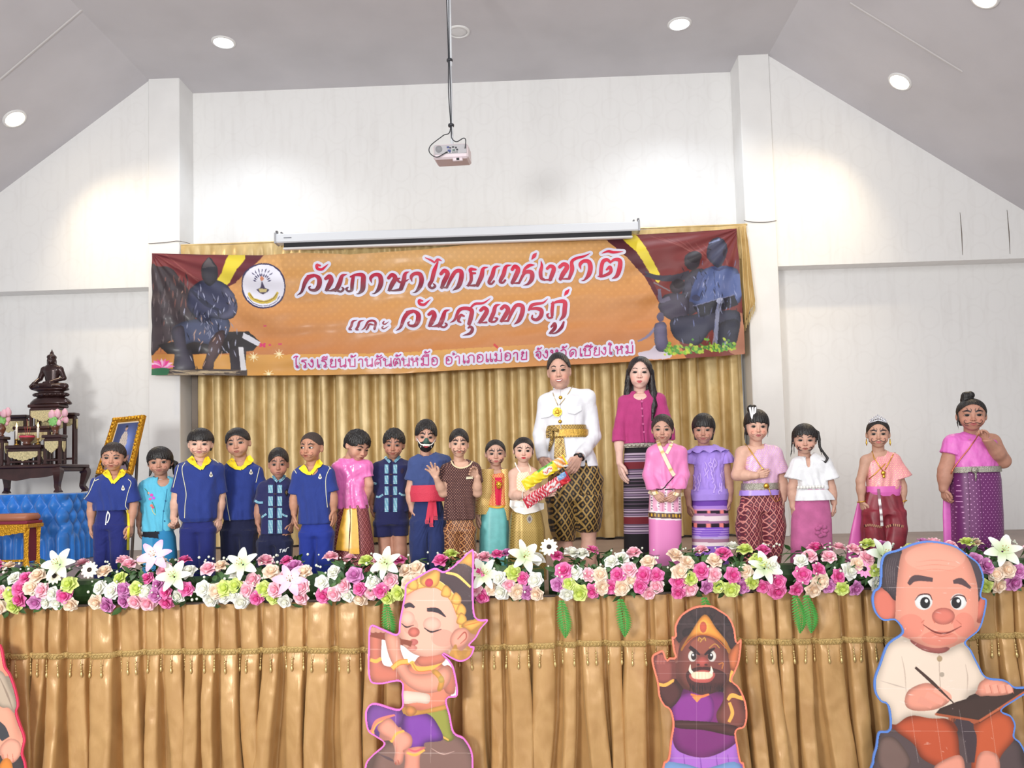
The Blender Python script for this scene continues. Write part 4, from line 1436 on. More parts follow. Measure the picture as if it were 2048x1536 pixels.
 for nm, items in sp.get('decals', {}).items():
  mb = MB()
  mt = M_VC_CLOTH
  for it in items:
   if it[0] == 'r': d_ribbon(mb, bv, it[1], it[2], it[3], Y, it[4] if len(it) > 4 else .004)
   elif it[0] == 'p': d_patch(mb, bv, it[1], it[2], Y, it[3] if len(it) > 3 else .005)
   elif it[0] == 's': d_patch(mb, bv, it[1], it[2], Y, it[3] if len(it) > 3 else .005, smooth=5)
   elif it[0] == 'm': mt = it[1]
   if nm in ('piping', 'shoulder_strap', 'button', 'pocket_flap', 'cuff_trim', 'front_trim', 'toggle', 'pocket_trim', 'woven_band', 'hem_piping') and mb.v:
    mb.build(nm, mt, root, True); mb = MB()
  if mb.v: mb.build(nm, mt, root, True)
 if 'after' in sp:
  sp['after'](env)
 return env
# ------------------------------------------------------------------ the people
BLUE = (40, 62, 130); YEL = (246, 216, 48); WHITE = (240, 240, 242)
M_POLO = cloth('blue_polo_cloth', (38, 56, 128), rough=.8, bump=.3)
M_PANTSB = cloth('blue_track_cloth', (30, 38, 106), rough=.8)
M_PANTSB2 = cloth('bright_blue_track_cloth', (28, 48, 136), rough=.75)
M_NAVY = cloth('navy_cloth', (26, 30, 62), rough=.85)
M_NAVYT = cloth('navy_cotton', (38, 40, 84), rough=.85)
SK_M = (176, 122, 98); SK_L = (206, 156, 134); SK_D = (150, 100, 80); SK_MM = (190, 138, 114)
def pants(xl, xr, y0, ysp, xm=None, yb=1200, tx=0, bot=None):
 xm = .5 * (xl + xr) if xm is None else xm
 bl, br = bot or (xl + 1, xr - 1)
 return dict(rows=[(y0, xl + 7, xr - 7), (.5 * (y0 + ysp), xl + 3, xr - 3), (ysp, xl, xr)],
    L=[(ysp - 6, xl, xm + 2), (ysp + 30, xl - tx, xm - 1), (yb, bl, xm - 3)],
    R=[(ysp - 6, xm - 2, xr), (ysp + 30, xm + 1, xr + tx), (yb, xm + 3, br)])
def polo(L, v, R, badge, pip):
 l, r = np.array(L, float), np.array(R, float)
 k = (r[0] - l[0]) / 50.0
 fl = [(l[0] + a * k, l[1] + b * k) for a, b in ((0, 0), (11, -9), (15, -5), (21, 8), (16, 12), (7, 7))]
 fr = [(r[0] - a * k, r[1] + b * k) for a, b in ((0, 0), (7, -9), (13, -6), (19, 8), (14, 11), (5, 7))]
 d = dict(collar=[('p', fl, YEL, .015), ('p', fr, YEL, .015), ('r', [(l[0] + 16 * k, l[1] + 9 * k), v], 6.5 * k, YEL, .011), ('r', [v, (r[0] - 15 * k, r[1] + 9 * k)], 6.5 * k, YEL, .011)],
   piping=[('r', p, 1.3, (226, 222, 190), .003) for p in pip])
 if badge:
  bx, by = badge
  d['badge'] = [('s', [(bx, by - 6), (bx + 2.3, by - 1), (bx + 3.6, by + 3), (bx, by + 5.4), (bx - 3.6, by + 3), (bx - 2.3, by - 1)], (226, 222, 210), .003),
     ('s', [(bx, by - 2), (bx + 1.5, by + .5), (bx, by + 3), (bx - 1.5, by + .5)], (120, 110, 90), .0045)]
 return d
def ncut(x, y, rx=.040, rz=.050, dy=-.085):
 return (x, y, dy, (rx, .085, rz))
def ring_beads(mb, pts, r, c=None):
 for p in pts: mb.ball(p, r, 6, 4, c)
M_GOLDJ = mat('gold_jewellery', (226, 178, 70), .28, metal=.85)
M_SILV = mat('silver_belt', (176, 172, 160), .35, metal=.7, noise=.3, nscale=140, bump=.6, bscale=200)
M_HTIE = mat('hair_tie_cloth', (40, 38, 44), .7)
# 1 — girl in blue PE kit, far left
def after1(e):
 mb = MB()
 d_ribbon(mb, e['bv'], [(216, 1022), (213, 1032), (212, 1042), (211, 1050)], 2.2, (232, 232, 235), e['Y'], .006)
 d_ribbon(mb, e['bv'], [(215, 1022), (219, 1030), (217, 1040), (214, 1046)], 2.2, (232, 232, 235), e['Y'], .008)
 mb.build('drawstring', M_VC_CLOTH, e['root'], True)
 mb = MB()
 d_ribbon(mb, e['bv'], [(255, 1018), (257, 1050), (256, 1100)], 5, YEL, e['Y'], .004)
 mb.build('side_stripe', M_VC_CLOTH, e['root'], True)
P1 = dict(label='girl in a blue polo with yellow collar and white drawstring trousers, first from the left', Y=5.6, skin=SK_M,
 head=(227, 884, 940, -8, 6, 2), hx=(207, 254), hair='low_tails', hair_m=M_HAIRB, face=dict(paint='w', pst=.6, pcol=(120, 84, 72), brow=-.01),
 torso=[(950, 205, 252), (962, 194, 262), (985, 193, 260), (1008, 192, 258), (1021, 191, 258)],
 A=dict(p=[(194, 964), (184, 1008), (182, 1050), (183, 1077)]), B=dict(p=[(262, 964, 0), (268, 1008, .02), (262, 1050, .0), (258, 1075, -.02)]),
 top=dict(name='polo_shirt', m=M_POLO, sl=.88, sr=(.044, .058), neck=1.3, cuts=[ncut(226, 948)]),
 low=dict(type='pants', name='trousers', m=M_PANTSB, **pants(190, 256, 1018, 1056, 222)),
 decals=polo((204, 947), (226, 966), (252, 946), (246, 976), [[(189, 962), (198, 958)], [(190, 957), (178, 985), (168, 998)], [(256, 958), (262, 966), (256, 985), (251, 1010), (256, 1020)]]), after=after1)
# 2 — girl in turquoise
TUR = (96, 186, 216)
P2 = dict(label='girl in a turquoise embroidered blouse holding the hand of the bowl-cut boy', Y=5.74, skin=(168, 118, 96),
 head=(320, 892, 950, -4, 4, -2), hx=(296, 346), hair='fringe_pony', face=dict(paint='w', pst=.5, pcol=(110, 80, 70), open=1.25, lip=(150, 84, 78)),
 torso=[(957, 300, 345), (968, 287, 350), (1000, 287, 349), (1040, 286, 347), (1063, 284, 346)],
 A=dict(p=[(290, 970), (282, 1015), (278, 1050), (279, 1078)]), B=dict(p=[(345, 968, .02), (350, 1008, .04), (350, 1040, .0), (352, 1064, -.05)], t=(-.9, -.5, 0), n=(.2, -1, 0), curl=.9),
 top=dict(name='blouse', m=cloth('turquoise_cotton', TUR), sl=.72, sr=(.044, .056), sleeve=dict(B=.4), cuts=[ncut(322, 960, .045, .05)]),
 low=dict(type='skirt', name='skirt', m=M_VC_CLOTH, rows=[(1058, 288, 344), (1075, 286, 350), (1110, 286, 353), (1170, 288, 352)], folds=3, amp=.02,
   colour=lambda x, y: (28, 30, 40) if y < 1076 + (x - 305) * .12 and x < 318 else ((44, 128, 178) if x > 305 else (70, 150, 196))),
 decals=dict(undershirt=[('p', [(308, 958), (341, 960), (337, 968), (325, 975), (315, 970)], (206, 226, 236), -.004)],
    embroidery=[('s', [(x + dx, y - 3.4 * k), (x + dx + 3.6 * k, y), (x + dx, y + 3.4 * k), (x + dx - 3.6 * k, y)], c, .003) for x, y, c, k in ((297, 986, (232, 160, 140), .7), (303, 990, (214, 70, 170), 1), (307, 996, (190, 90, 210), 1), (300, 998, (224, 90, 160), .8), (303, 1011, (236, 120, 100), .9), (306, 1015, (230, 80, 110), .7)) for dx in (0, )]
     + [('r', [(289, 977), (294, 982), (296, 990)], 1.2, (70, 130, 90), .003), ('r', [(304, 1004), (309, 1014), (311, 1026)], 1.2, (60, 150, 120), .003), ('r', [(303, 1016), (306, 1024), (311, 1030)], 1.2, (220, 210, 130), .003)],
    placket=[('r', [(334, 978), (331, 1000), (326, 1030), (325, 1060)], 1.2, (60, 140, 176), .003)],
    button=[('s', [(x, y - 1.7), (x + 1.7, y), (x, y + 1.7), (x - 1.7, y)], (30, 80, 120), .005) for x, y in ((331, 1002), (327, 1022), (329, 1042))]))
# 3 — boy with the bowl cut
P3 = dict(label='boy with a straight bowl cut in a blue polo, holding hands with the turquoise girl', Y=5.64, skin=SK_L,
 head=(401, 855, 914, -3, 4, 1), hx=(376, 428), hair='bowl', face=dict(paint='w', pst=.7, pcol=(112, 72, 70), lip=(178, 106, 106)), df=.68,
 torso=[(922, 378, 422), (932, 362, 438), (960, 362, 434), (1010, 359, 432), (1036, 360, 430), (1044, 366, 424)],
 A=dict(p=[(363, 938), (355, 990), (347, 1036), (351, 1062, -.06)], t=(.9, -.5, 0), n=(-.2, -1, .1), curl=.9), B=dict(p=[(436, 936, .03), (440, 990, .07), (438, 1036, .07), (438, 1060, .05)]),
 arm_r=(.040, .036, .025),
 top=dict(name='polo_shirt', m=M_POLO, sl=.92, sr=(.048, .056), neck=1.3, cuts=[ncut(401, 920, .04)]),
 low=dict(type='pants', name='trousers', m=M_PANTSB, **pants(362, 430, 1036, 1062, 400)),
 decals=polo((373, 920), (403, 938), (423, 921), (422, 949), [[(357, 930), (346, 975)], [(370, 925), (364, 940), (372, 985), (370, 1010), (369, 1036)], [(428, 918), (437, 926)]]))
# 4 — tilted boy
P4 = dict(label='boy in a blue polo and dark trousers, head tilted, right of the bowl-cut boy', Y=5.9, skin=(178, 126, 102),
 head=(476, 855, 914, -10, 3, -8), hx=(453, 502), hair='crew', face=dict(paint='b', pst=.5, pcol=(110, 76, 64)),
 torso=[(928, 455, 503), (940, 446, 516), (970, 445, 512), (1010, 445, 511), (1040, 448, 511)],
 A=dict(p=[(447, 943), (440, 995), (436, 1032), (440, 1060)], curl=.8), B=dict(p=[(514, 940, .02), (524, 985, .04), (522, 1030, .04), (520, 1058, .04)]),
 top=dict(name='polo_shirt', m=M_POLO, sl=.82, sr=(.044, .054), neck=1.3, cuts=[ncut(480, 926)]),
 low=dict(type='pants', name='trousers', m=M_NAVY, **pants(444, 514, 1036, 1066, 480)),
 decals=polo((452, 925), (483, 937), (508, 920), (502, 944), [[(441, 936), (446, 946), (452, 975)], [(452, 990), (455, 1015), (460, 1042)], [(519, 935), (512, 965)]]))
# 5 — small boy in navy vest with woven strips
WOV = (132, 186, 202)
def woven(x, y):
 k = (math.sin(y * 1.9) * .5 + .5) * (math.sin(x * 2.3 + y * .4) * .5 + .5)
 return linv(np.array((96, 150, 176)) * (1 - k) + np.array((206, 224, 222)) * k)
def morhom(cxl, cxr, w, ys, cuffs, pockets, collar):
 d = dict(front_trim=[('p', [(x - w, a), (x + w, a), (x + w, b), (x - w, b)], woven, .004) for x in (cxl, cxr) for a, b in ys],
   collar=[('r', c, 5.5, woven, .008) for c in collar],
   pocket_trim=[('r', p, 4.0, woven, .004) for p in pockets], cuff_trim=[('r', p, 4.6, woven, .004) for p in cuffs])
 d['toggle'] = [('r', [(.5 * (cxl + cxr) - 3, b + 2), (.5 * (cxl + cxr) + 3, b + 2)], 2.4, (70, 52, 60), .008) for a, b in ys[:-1]]
 d['placket'] = [('r', [(.5 * (cxl + cxr), ys[0][0] - 6), (.5 * (cxl + cxr), .5 * (ys[0][0] + ys[-1][1])), (.5 * (cxl + cxr), ys[-1][1])], 1.0, (16, 16, 34), .004)]
 return d
d5 = morhom(541, 559.5, 4.6, ((970, 986), (993, 1012), (1016, 1036), (1040, 1067)), [[(509, 1001), (517, 1005), (526, 1005)], [(578, 1002), (586, 1004)]],
   [[(523, 1035), (528, 1031), (533, 1028)], [(564, 1028), (569, 1031), (575, 1033)]], [[(546, 951), (549, 957), (555, 963)], [(570, 950), (566, 957), (558, 963)]])
d5['badge'] = [('s', [(573, 978), (577, 985), (573, 993), (569, 985)], (30, 26, 34), .004), ('s', [(573, 981), (575, 985), (573, 989), (571, 985)], (110, 90, 60), .005)]
d5['lettering'] = [('m', M_VC_CLOTH)] + [('r', p, 1.5, (220, 222, 226), .004) for p in ([(559, 1100), (564, 1098)], [(561.5, 1099), (560, 1106)], [(565, 1105), (566.5, 1099), (568, 1103), (570, 1098), (570.5, 1104)], [(572, 1103), (573.5, 1097), (578, 1095)])]
P5 = dict(label='smallest boy in a navy vest shirt with woven strips, standing between two blue polos', Y=5.68, skin=(160, 108, 88),
 head=(557, 895, 955, 0, 5, 0), hx=(536, 577), hair='crew', face=dict(paint='b', pst=.5, pcol=(112, 78, 66), lip=(150, 92, 86)),
 torso=[(960, 538, 575), (972, 525, 588), (1000, 523, 586), (1040, 522, 585), (1068, 521, 584)],
 A=dict(p=[(525, 975), (518, 1016), (516, 1046), (519, 1073)], curl=.35), B=dict(p=[(585, 972, .02), (588, 1012, .03), (584, 1046, .0), (577, 1070, -.03)]),
 top=dict(name='vest_shirt', m=M_NAVYT, sl=.78, sr=(.042, .052), cuts=[ncut(557, 955, .022, .03)]),
 low=dict(type='pants', name='trousers', m=M_NAVY, **pants(516, 584, 1060, 1088, 551)), decals=d5)
# 6 — crew cut boy looking left
P6 = dict(label='boy in a blue polo with cropped hair, looking sideways, beside the shiny pink top', Y=5.54, skin=(172, 116, 90),
 head=(623, 864, 922, -24, 3, 2), hx=(604, 648), hair='buzz', hair_m=M_BUZZ, face=dict(paint='bw', pst=.5, pcol=(112, 74, 58), gaze=-1),
 torso=[(935, 600, 645), (946, 593, 662), (975, 597, 661), (1010, 597, 662), (1048, 597, 663)],
 A=dict(p=[(596, 948), (588, 998), (588, 1028), (590, 1054)], curl=.3), B=dict(p=[(658, 944), (666, 993), (667, 1020), (670, 1049)], curl=.3),
 top=dict(name='polo_shirt', m=M_POLO, sl=.80, sr=(.043, .052), neck=1.3, cuts=[ncut(622, 936)]),
 low=dict(type='pants', name='trousers', m=M_PANTSB2, **pants(599, 667, 1042, 1070, 633)),
 decals=polo((597, 937), (622, 947), (646, 927), (640, 953), [[(589, 940), (593, 947)], [(660, 935), (652, 955), (652, 985), (655, 1015)], [(657, 932), (662, 938)]]))
# 7 — boy in pink satin
M_PINKS = mat('pink_satin', (226, 112, 180), .30, noise=.05, sheen=.3, spec=.6, coat=.2)
M_MAROONP = lattice('maroon_brocade', (106, 34, 44), (164, 96, 92), (150, 84, 70), 30, .72, .09, .2)
d7 = dict(sash_front=[('m', mat('gold_satin', (232, 176, 66), .3, noise=.10, nscale=30, spec=.6)), ('p', [(688, 1017), (699, 1017), (700, 1040), (698, 1075), (697, 1103), (671, 1100), (678, 1060)], (232, 176, 66), .016), ('p', [(701, 1017), (713, 1017), (716, 1050), (719, 1108), (698, 1108), (701, 1060)], (236, 184, 76), .020)])
P7 = dict(label='boy in a shiny pink satin top with gold sash, looking down to the side', Y=5.74, skin=(190, 134, 110),
 head=(715, 859, 918, 40, 22, 6), hx=(690, 740), hair='messy', face=dict(open=.5, paint='b', pst=.4, pcol=(120, 84, 72)),
 torso=[(918, 680, 722), (930, 670, 734), (960, 672, 729), (990, 673, 730), (1018, 674, 737)],
 A=dict(p=[(674, 932), (668, 975), (668, 1010, .03), (668, 1035, .03)]), B=dict(p=[(733, 930), (738, 968), (733, 1000, .05), (730, 1024, .05)]),
 top=dict(name='satin_top', m=M_PINKS, sl=.62, sr=(.041, .046), wr=.010, ws=20, neck=1.35),
 low=dict(type='skirt', name='brocade_skirt', m=M_MAROONP, rows=[(1010, 677, 735), (1030, 674, 738), (1060, 670, 743), (1095, 667, 748), (1170, 666, 750)], folds=8, amp=.03), decals=d7)
# 8 — boy in the open navy vest
d8 = morhom(773, 790.5, 3.8, ((929, 947), (951, 968), (973, 990), (996, 1024)), [[(738, 959), (745, 965), (753, 968)]],
   [[(752, 993), (758, 994), (766, 989)], [(798, 986), (805, 990), (813, 990)]], [[(770, 913), (774, 918), (780, 925)], [(800, 912), (796, 917), (789, 924)]])
d8['emblem'] = [('s', [(805, 936), (808, 941), (804, 948), (801, 942)], (52, 40, 62), .003)]
P8 = dict(label='boy in a navy vest shirt with pale woven front strips, navy shorts and bare legs', Y=5.88, skin=(166, 112, 90),
 head=(788, 856, 915, -4, 8, 2), hx=(767, 812), hair='messy', face=dict(paint='bw', pst=.6, pcol=(90, 62, 56)),
 torso=[(922, 768, 802), (932, 752, 818), (960, 750, 815), (1000, 749, 816), (1024, 748, 817)],
 A=dict(p=[(753, 934), (744, 975), (743, 1008, .03), (744, 1032, .03)]), B=dict(p=[(817, 932, .03), (824, 975, .07), (822, 1010, .07), (821, 1035, .07)]),
 top=dict(name='vest_shirt', m=M_NAVYT, sl=.78, sr=(.042, .052), cuts=[ncut(786, 916, .022, .03)]), leg_r=(.058, .050, .036), pelvis=[(1040, 752, 814)], legs_x=(775, 799),
 low=dict(type='pants', name='shorts', m=cloth('navy_shorts_cloth', (30, 32, 76)), df=.74, rows=[(1016, 752, 814), (1030, 750, 815), (1048, 748, 817)], L=[(1044, 748, 786), (1073, 748, 784)], R=[(1044, 782, 817), (1072, 787, 817)]), decals=d8)
# 9 — boy in the printed mask
M_TSH = cloth('slate_blue_cotton', (62, 78, 128))
M_RED = cloth('red_sash_cloth', (206, 58, 82), rough=.6, bump=.4, bscale=120)
def mask9(e):
 T = e['T']; k = e['kind']
 mz = head_mesh(k)[5]
 mb = MB()
 blk, tl, wt = linv((34, 30, 30)), linv((66, 96, 88)), linv((226, 222, 214))
 face_blob(mb, k, ([(-.33, .34), (-.22, .31), (-.10, .36), (0, .44), (.10, .36), (.22, .31), (.33, .34)], [(-.30, .16), (-.20, .06), (-.10, .0), (0, -.01), (.10, .0), (.20, .06), (.30, .16)]), blk, T, .030, 9)
 face_blob(mb, k, ([(-.11, .36), (-.05, .42), (0, .45), (.05, .42), (.11, .36)], [(-.14, .30), (-.06, .27), (0, .26), (.06, .27), (.14, .30)]), tl, T, .040, 5)
 face_ribbon(mb, k, [(-.36, .44), (-.30, .33), (-.18, .235), (0, .215), (.18, .235), (.30, .33), (.36, .44)], [.02, .030, .034, .030, .034, .030, .02], wt, T, .040, 6)
 face_blob(mb, k, ([(-.13, .20), (0, .19), (.13, .20)], [(-.13, .185), (0, .155), (.13, .185)]), linv((150, 40, 50)), T, .042, 3)
 for x in (-.10, -.05, 0, .05, .10):
  face_blob(mb, k, ([(x - .02, .205), (x, .208), (x + .02, .205)], [(x - .018, .188), (x, .182), (x + .018, .188)]), wt, T, .048, 3)
 for sx in (-1, 1):
  face_blob(mb, k, ([(sx * .2 - .03, .18), (sx * .2, .21), (sx * .2 + .03, .18)], [(sx * .2 - .03, .175), (sx * .2, .15), (sx * .2 + .03, .175)]), wt, T, .045, 4)
 mb.build('mask', M_VC_CLOTH, e['root'], True)
 mb = MB()
 bv = e['bv']; Y = e['Y']
 for q, (x0, x1) in enumerate(((851, 858), (860, 866), (868, 875))):
  y1 = (1040, 1046, 1032)[q]
  d_patch(mb, bv, [(857 + q * 3, 1000), (866 + q * 3, 1000), (x1, y1), (x0, y1)], (206, 58, 82), Y, .020 + .004 * q)
  for i in range(5):
   x = x0 + (x1 - x0) * i / 4
   d_ribbon(mb, bv, [(x, y1 - 1), (x - .6, y1 + 4), (x + .4, y1 + 8)], 1.1, (214, 84, 100), Y, .021)
 mb.build('sash_tail', M_VC_CLOTH, e['root'], True)
P9 = dict(label='boy in a slate blue t-shirt with red sash and toothy black mouth mask', Y=5.72, skin=(192, 140, 118),
 head=(852, 839, 902, 3, 4, 3), hx=(830, 875), hair='thick', face=dict(paint='b', pst=.8, pcol=(60, 40, 38)),
 torso=[(911, 838, 880), (922, 826, 894), (950, 827, 890), (980, 828, 888), (1000, 827, 888)],
 A=dict(p=[(828, 924), (820, 982), (824, 1020), (830, 1048)], curl=.3), B=dict(p=[(892, 922, .04), (899, 975, .07), (896, 1015, .06), (892, 1042, .05)]),
 top=dict(name='t_shirt', m=M_TSH, sl=.62, sr=(.046, .058), neck=1.3), arm_r=(.036, .031, .022),
 bands=[dict(name='waist_sash', m=M_RED, rows=[(970, 826, 889), (985, 824, 891), (1003, 826, 889)], folds=5, amp=.03, grow=.014, df=.68)],
 low=dict(type='pants', name='loose_trousers', m=cloth('indigo_cotton', (40, 52, 100)), wr=.007, **pants(822, 890, 998, 1046, 858, tx=3)), after=mask9)
# 10 — clawing boy
def dots10(nm='dotted_brown_cloth'):
 return lattice(nm, (66, 34, 36), (66, 34, 36), (176, 130, 110), 62, .8, .0, .26, .8)
d10 = dict(neckline=[('r', [(902, 921), (906, 929), (913, 934), (922, 936), (932, 934), (940, 929), (945, 922)], 2.6, (232, 208, 170), .006)],
  name_tag=[('p', [(933, 953), (946, 952), (946, 958), (932, 958.5)], (236, 226, 200), .006)])
P10 = dict(label='boy in a dotted brown shirt raising both hands like claws', Y=5.56, skin=(196, 148, 124),
 head=(918, 857, 914, 2, 2, 2), hx=(899, 939), hair='crew', face=dict(paint='bw', pst=1.0, pcol=(74, 48, 44)),
 torso=[(926, 900, 945), (936, 889, 954), (965, 890, 950), (1005, 889, 950), (1040, 888, 951)],
 A=dict(p=[(892, 938), (886, 986, -.03), (872, 955, -.10), (860, 930, -.13)], n=(.1, -1, -.1), t=(1, -.1, .1), spread=.30, fing=[.25, .15, .25, .3], thumb=.15, l=.125),
 B=dict(p=[(951, 936), (955, 986, -.03), (954, 953, -.09), (936, 938, -.15)], n=(-.3, -.9, -.5), t=(-.1, -.4, 1), spread=.16, curl=.45, thumb=.3, l=.12),
 top=dict(name='shirt', m=dots10(), sl=.55, sr=(.044, .052), neck=1.2, cuts=[ncut(922, 924, .060, .042)]),
 low=dict(type='pants', name='brocade_trousers', m=lattice('gold_brown_brocade', (86, 46, 30), (190, 132, 84), (176, 116, 70), 30, .7, .10, .2), **pants(889, 952, 1034, 1062, 921)), decals=d10)
# 11 — girl with gold lace
d11 = dict(red_panel=[('p', [(990, 955), (1004, 955), (1003, 985), (1001, 1010), (992, 1010), (990, 985)], (206, 36, 72), .006)],
  waistband=[('r', [(975, 1012), (995, 1015), (1012, 1012)], 4, (222, 170, 60), .006)])
def lace11(e):
 # sheer gold lace over the shoulders, hanging to the hips on both sides
 m = lattice('gold_lace', (212, 176, 96), (232, 206, 130), (196, 120, 70), 60, 1.0, .14, .3, .4, .2)
 N, L, b = nodes_of(m)
 b.inputs['Alpha'].default_value = .86
 for rows in ([(938, 962, 990), (955, 958, 991), (985, 955, 990), (1010, 950, 984), (1028, 952, 980)], [(938, 1000, 1017), (955, 1002, 1020), (985, 1003, 1020), (1015, 1002, 1021), (1040, 1008, 1019)]):
  mb = loft(rows, e['Y'], .9, 5, .05, 8, dy=-.012)
  put('lace_shawl', mb.data('lace_shawl', True), m, e['root'])
 mb = MB()
 c = cast_px(997.5, 969, e['bv'], .012, e['Y'])
 mb.lathe([(.001, -.004), (.022, -.002), (.020, .004), (.012, .007), (.008, .010), (.001, .012)], c, 14, axis=(0, -1, 0))
 for i in range(8):
  a = i * math.pi / 4
  mb.ball(c + np.array([.016 * math.cos(a), -.004, .016 * math.sin(a)]), .0065, 6, 4)
 for i in range(5):
  x = -.012 + .006 * i
  mb.tube([c + [x, -.003, -.018], c + [x, -.003, -.034 + abs(x) * .4]], .0022, 5)
 mb.build('pendant', M_GOLDJ, e['root'], True)
 mb = MB()
 mb.tube([cast_px(x, y, e['bv'], .006, e['Y']) for x, y in ((976, 938), (981, 950), (990, 961), (997, 964), (1004, 959), (1010, 946))], .0022, 6)
 mb.build('necklace', M_GOLDJ, e['root'], True)
P11 = dict(label='girl in a gold lace shawl over red and orange with a turquoise skirt', Y=5.72, skin=(186, 138, 118),
 head=(991, 879, 931, 2, 4, 0), hx=(970, 1011), hair='pulled', face=dict(paint='bc', pst=.9, pcol=(58, 40, 42), lip=(186, 96, 92)),
 torso=[(944, 968, 1012), (955, 964, 1016), (985, 964, 1014), (1012, 962, 1016)],
 A=dict(p=[(966, 950), (958, 995), (955, 1030), (955, 1056)]), B=dict(p=[(1013, 948, .03), (1016, 990, .06), (1014, 1025, .06), (1013, 1050, .06)]),
 top=dict(name='blouse', m=lattice('orange_brocade', (206, 110, 70), (230, 170, 90), (222, 66, 70), 56, .8, .12, .3), sl=0, neck=1.5, yoke=False, topcut=946, wr=.002, cuff=False),
 low=dict(type='skirt', name='skirt', m=mat('turquoise_silk', (104, 178, 178), .42, noise=.10, nscale=20, spec=.5), rows=[(1008, 966, 1013), (1025, 962, 1016), (1060, 959, 1018), (1170, 956, 1020)], folds=7, amp=.05), decals=d11, after=lace11)
# 12 — girl with gold skirt, holding the snacks
d12 = dict(shoulder_strap=[('r', [(1030, 925), (1034, 935), (1041, 945)], 2.4, (240, 236, 228), .006), ('r', [(1056, 926), (1060, 934), (1062, 944)], 2.0, (240, 226, 200), .006)],
  satin_hem=[('m', mat('ivory_satin', (236, 232, 226), .3, spec=.6)), ('p', [(1020, 1000), (1088, 1006), (1088, 1018), (1070, 1025), (1049, 1029), (1030, 1024), (1019, 1012)], (238, 234, 228), .012)],
  waist_motif=[('s', [(1059, 1029), (1065, 1038), (1059, 1047), (1053, 1038)], (170, 160, 140), .006), ('s', [(1059, 1033), (1062, 1038), (1059, 1043), (1056, 1038)], (110, 100, 110), .008)])
def wrist12(e):
 mb = MB()
 p = np.array(e['arms']['A'][2]); d = np.array(e['arms']['A'][3]) - p; d /= np.linalg.norm(d)
 a = np.cross(d, [0, 0, 1]); a /= np.linalg.norm(a); b = np.cross(d, a)
 mb.tube([p - d * .01 + .026 * (a * math.cos(t) + b * math.sin(t)) for t in np.linspace(0, 2 * math.pi, 17)], .004, 6, caps=False)
 mb.build('bracelet', mat('pearl', (238, 228, 224), .3), e['root'], True)
P12 = dict(label='small girl in cream top and gold skirt with a hand on the snack packs', Y=5.6, skin=(208, 162, 142),
 head=(1047, 874, 924, 2, 4, 3), hx=(1028, 1069), hair='pulled_wisps', face=dict(paint='b', pst=.5, pcol=(130, 92, 80), lip=(196, 40, 54), open=1.2), blush=.6,
 torso=[(940, 1028, 1066), (952, 1026, 1068), (975, 1028, 1068), (1000, 1026, 1072), (1014, 1023, 1078)],
 A=dict(p=[(1026, 946), (1026, 990, -.01), (1050, 991, -.10), (1076, 987, -.13)], n=(.3, .9, .1), t=(.2, -.1, 1), curl=.35, spread=.1, l=.115), B=dict(p=[(1067, 944), (1074, 985), (1086, 990, -.05), (1106, 985, -.09)], n=(-.3, .9, 0), t=(0, 0, 1), l=.11),
 top=dict(name='top', m=lattice('cream_brocade', (230, 216, 184), (240, 232, 210), (222, 196, 150), 60, .8, .10, .3, .5), sl=0, neck=1.5, yoke=False, topcut=943, wr=.002, cuff=False),
 low=dict(type='skirt', name='brocade_skirt', m=lattice('olive_gold_brocade', (150, 122, 58), (172, 144, 76), (128, 100, 44), 60, .9, .12, .3, .4, .3), rows=[(1010, 1028, 1076), (1028, 1022, 1084), (1060, 1019, 1090), (1170, 1016, 1094)], folds=9, amp=.04), decals=d12, after=wrist12)
# 13 — girl in the pink wrap jacket
def flor(x, y):
 k = math.sin(x * 2.1) * math.sin(y * 1.7)
 return linv((206, 176, 96) if k > .35 else (244, 226, 196))
def skirt13(x, y):
 yy = y - (x - 1330) * .06
 if yy < 1023:
  u = (x - 1297) % 14
  if u < 1.6: return (196, 120, 150)
  if 4 < u < 9: return (96, 60, 96) if (yy % 5.5) < 2.2 and 5 < u < 8 else (240, 220, 226)
  return (226, 160, 190)
 if yy < 1026: return (236, 220, 226)
 if yy < 1037:
  return (214, 170, 60) if (x % 7) < 3 and 1028 < yy < 1034 else (82, 56, 48)
 if yy < 1040: return (240, 220, 228)
 return (222, 128, 186)
d13 = dict(collar=[('r', [(1315, 880), (1321, 896), (1333, 922), (1345, 946), (1349, 951)], 7.5, flor, .008), ('r', [(1344, 881), (1341, 892), (1333, 907)], 6.5, flor, .006)],
  cuff_trim=[('r', [(1297, 983), (1306, 987), (1316, 984)], 7, flor, .005), ('r', [(1347, 986), (1357, 990), (1367, 988)], 7, flor, .005)],
  hem_piping=[('r', [(1312, 978), (1325, 978), (1336, 966), (1348, 953)], 1.8, (40, 22, 36), .006), ('r', [(1330, 979), (1350, 978)], 1.8, (40, 22, 36), .006)])
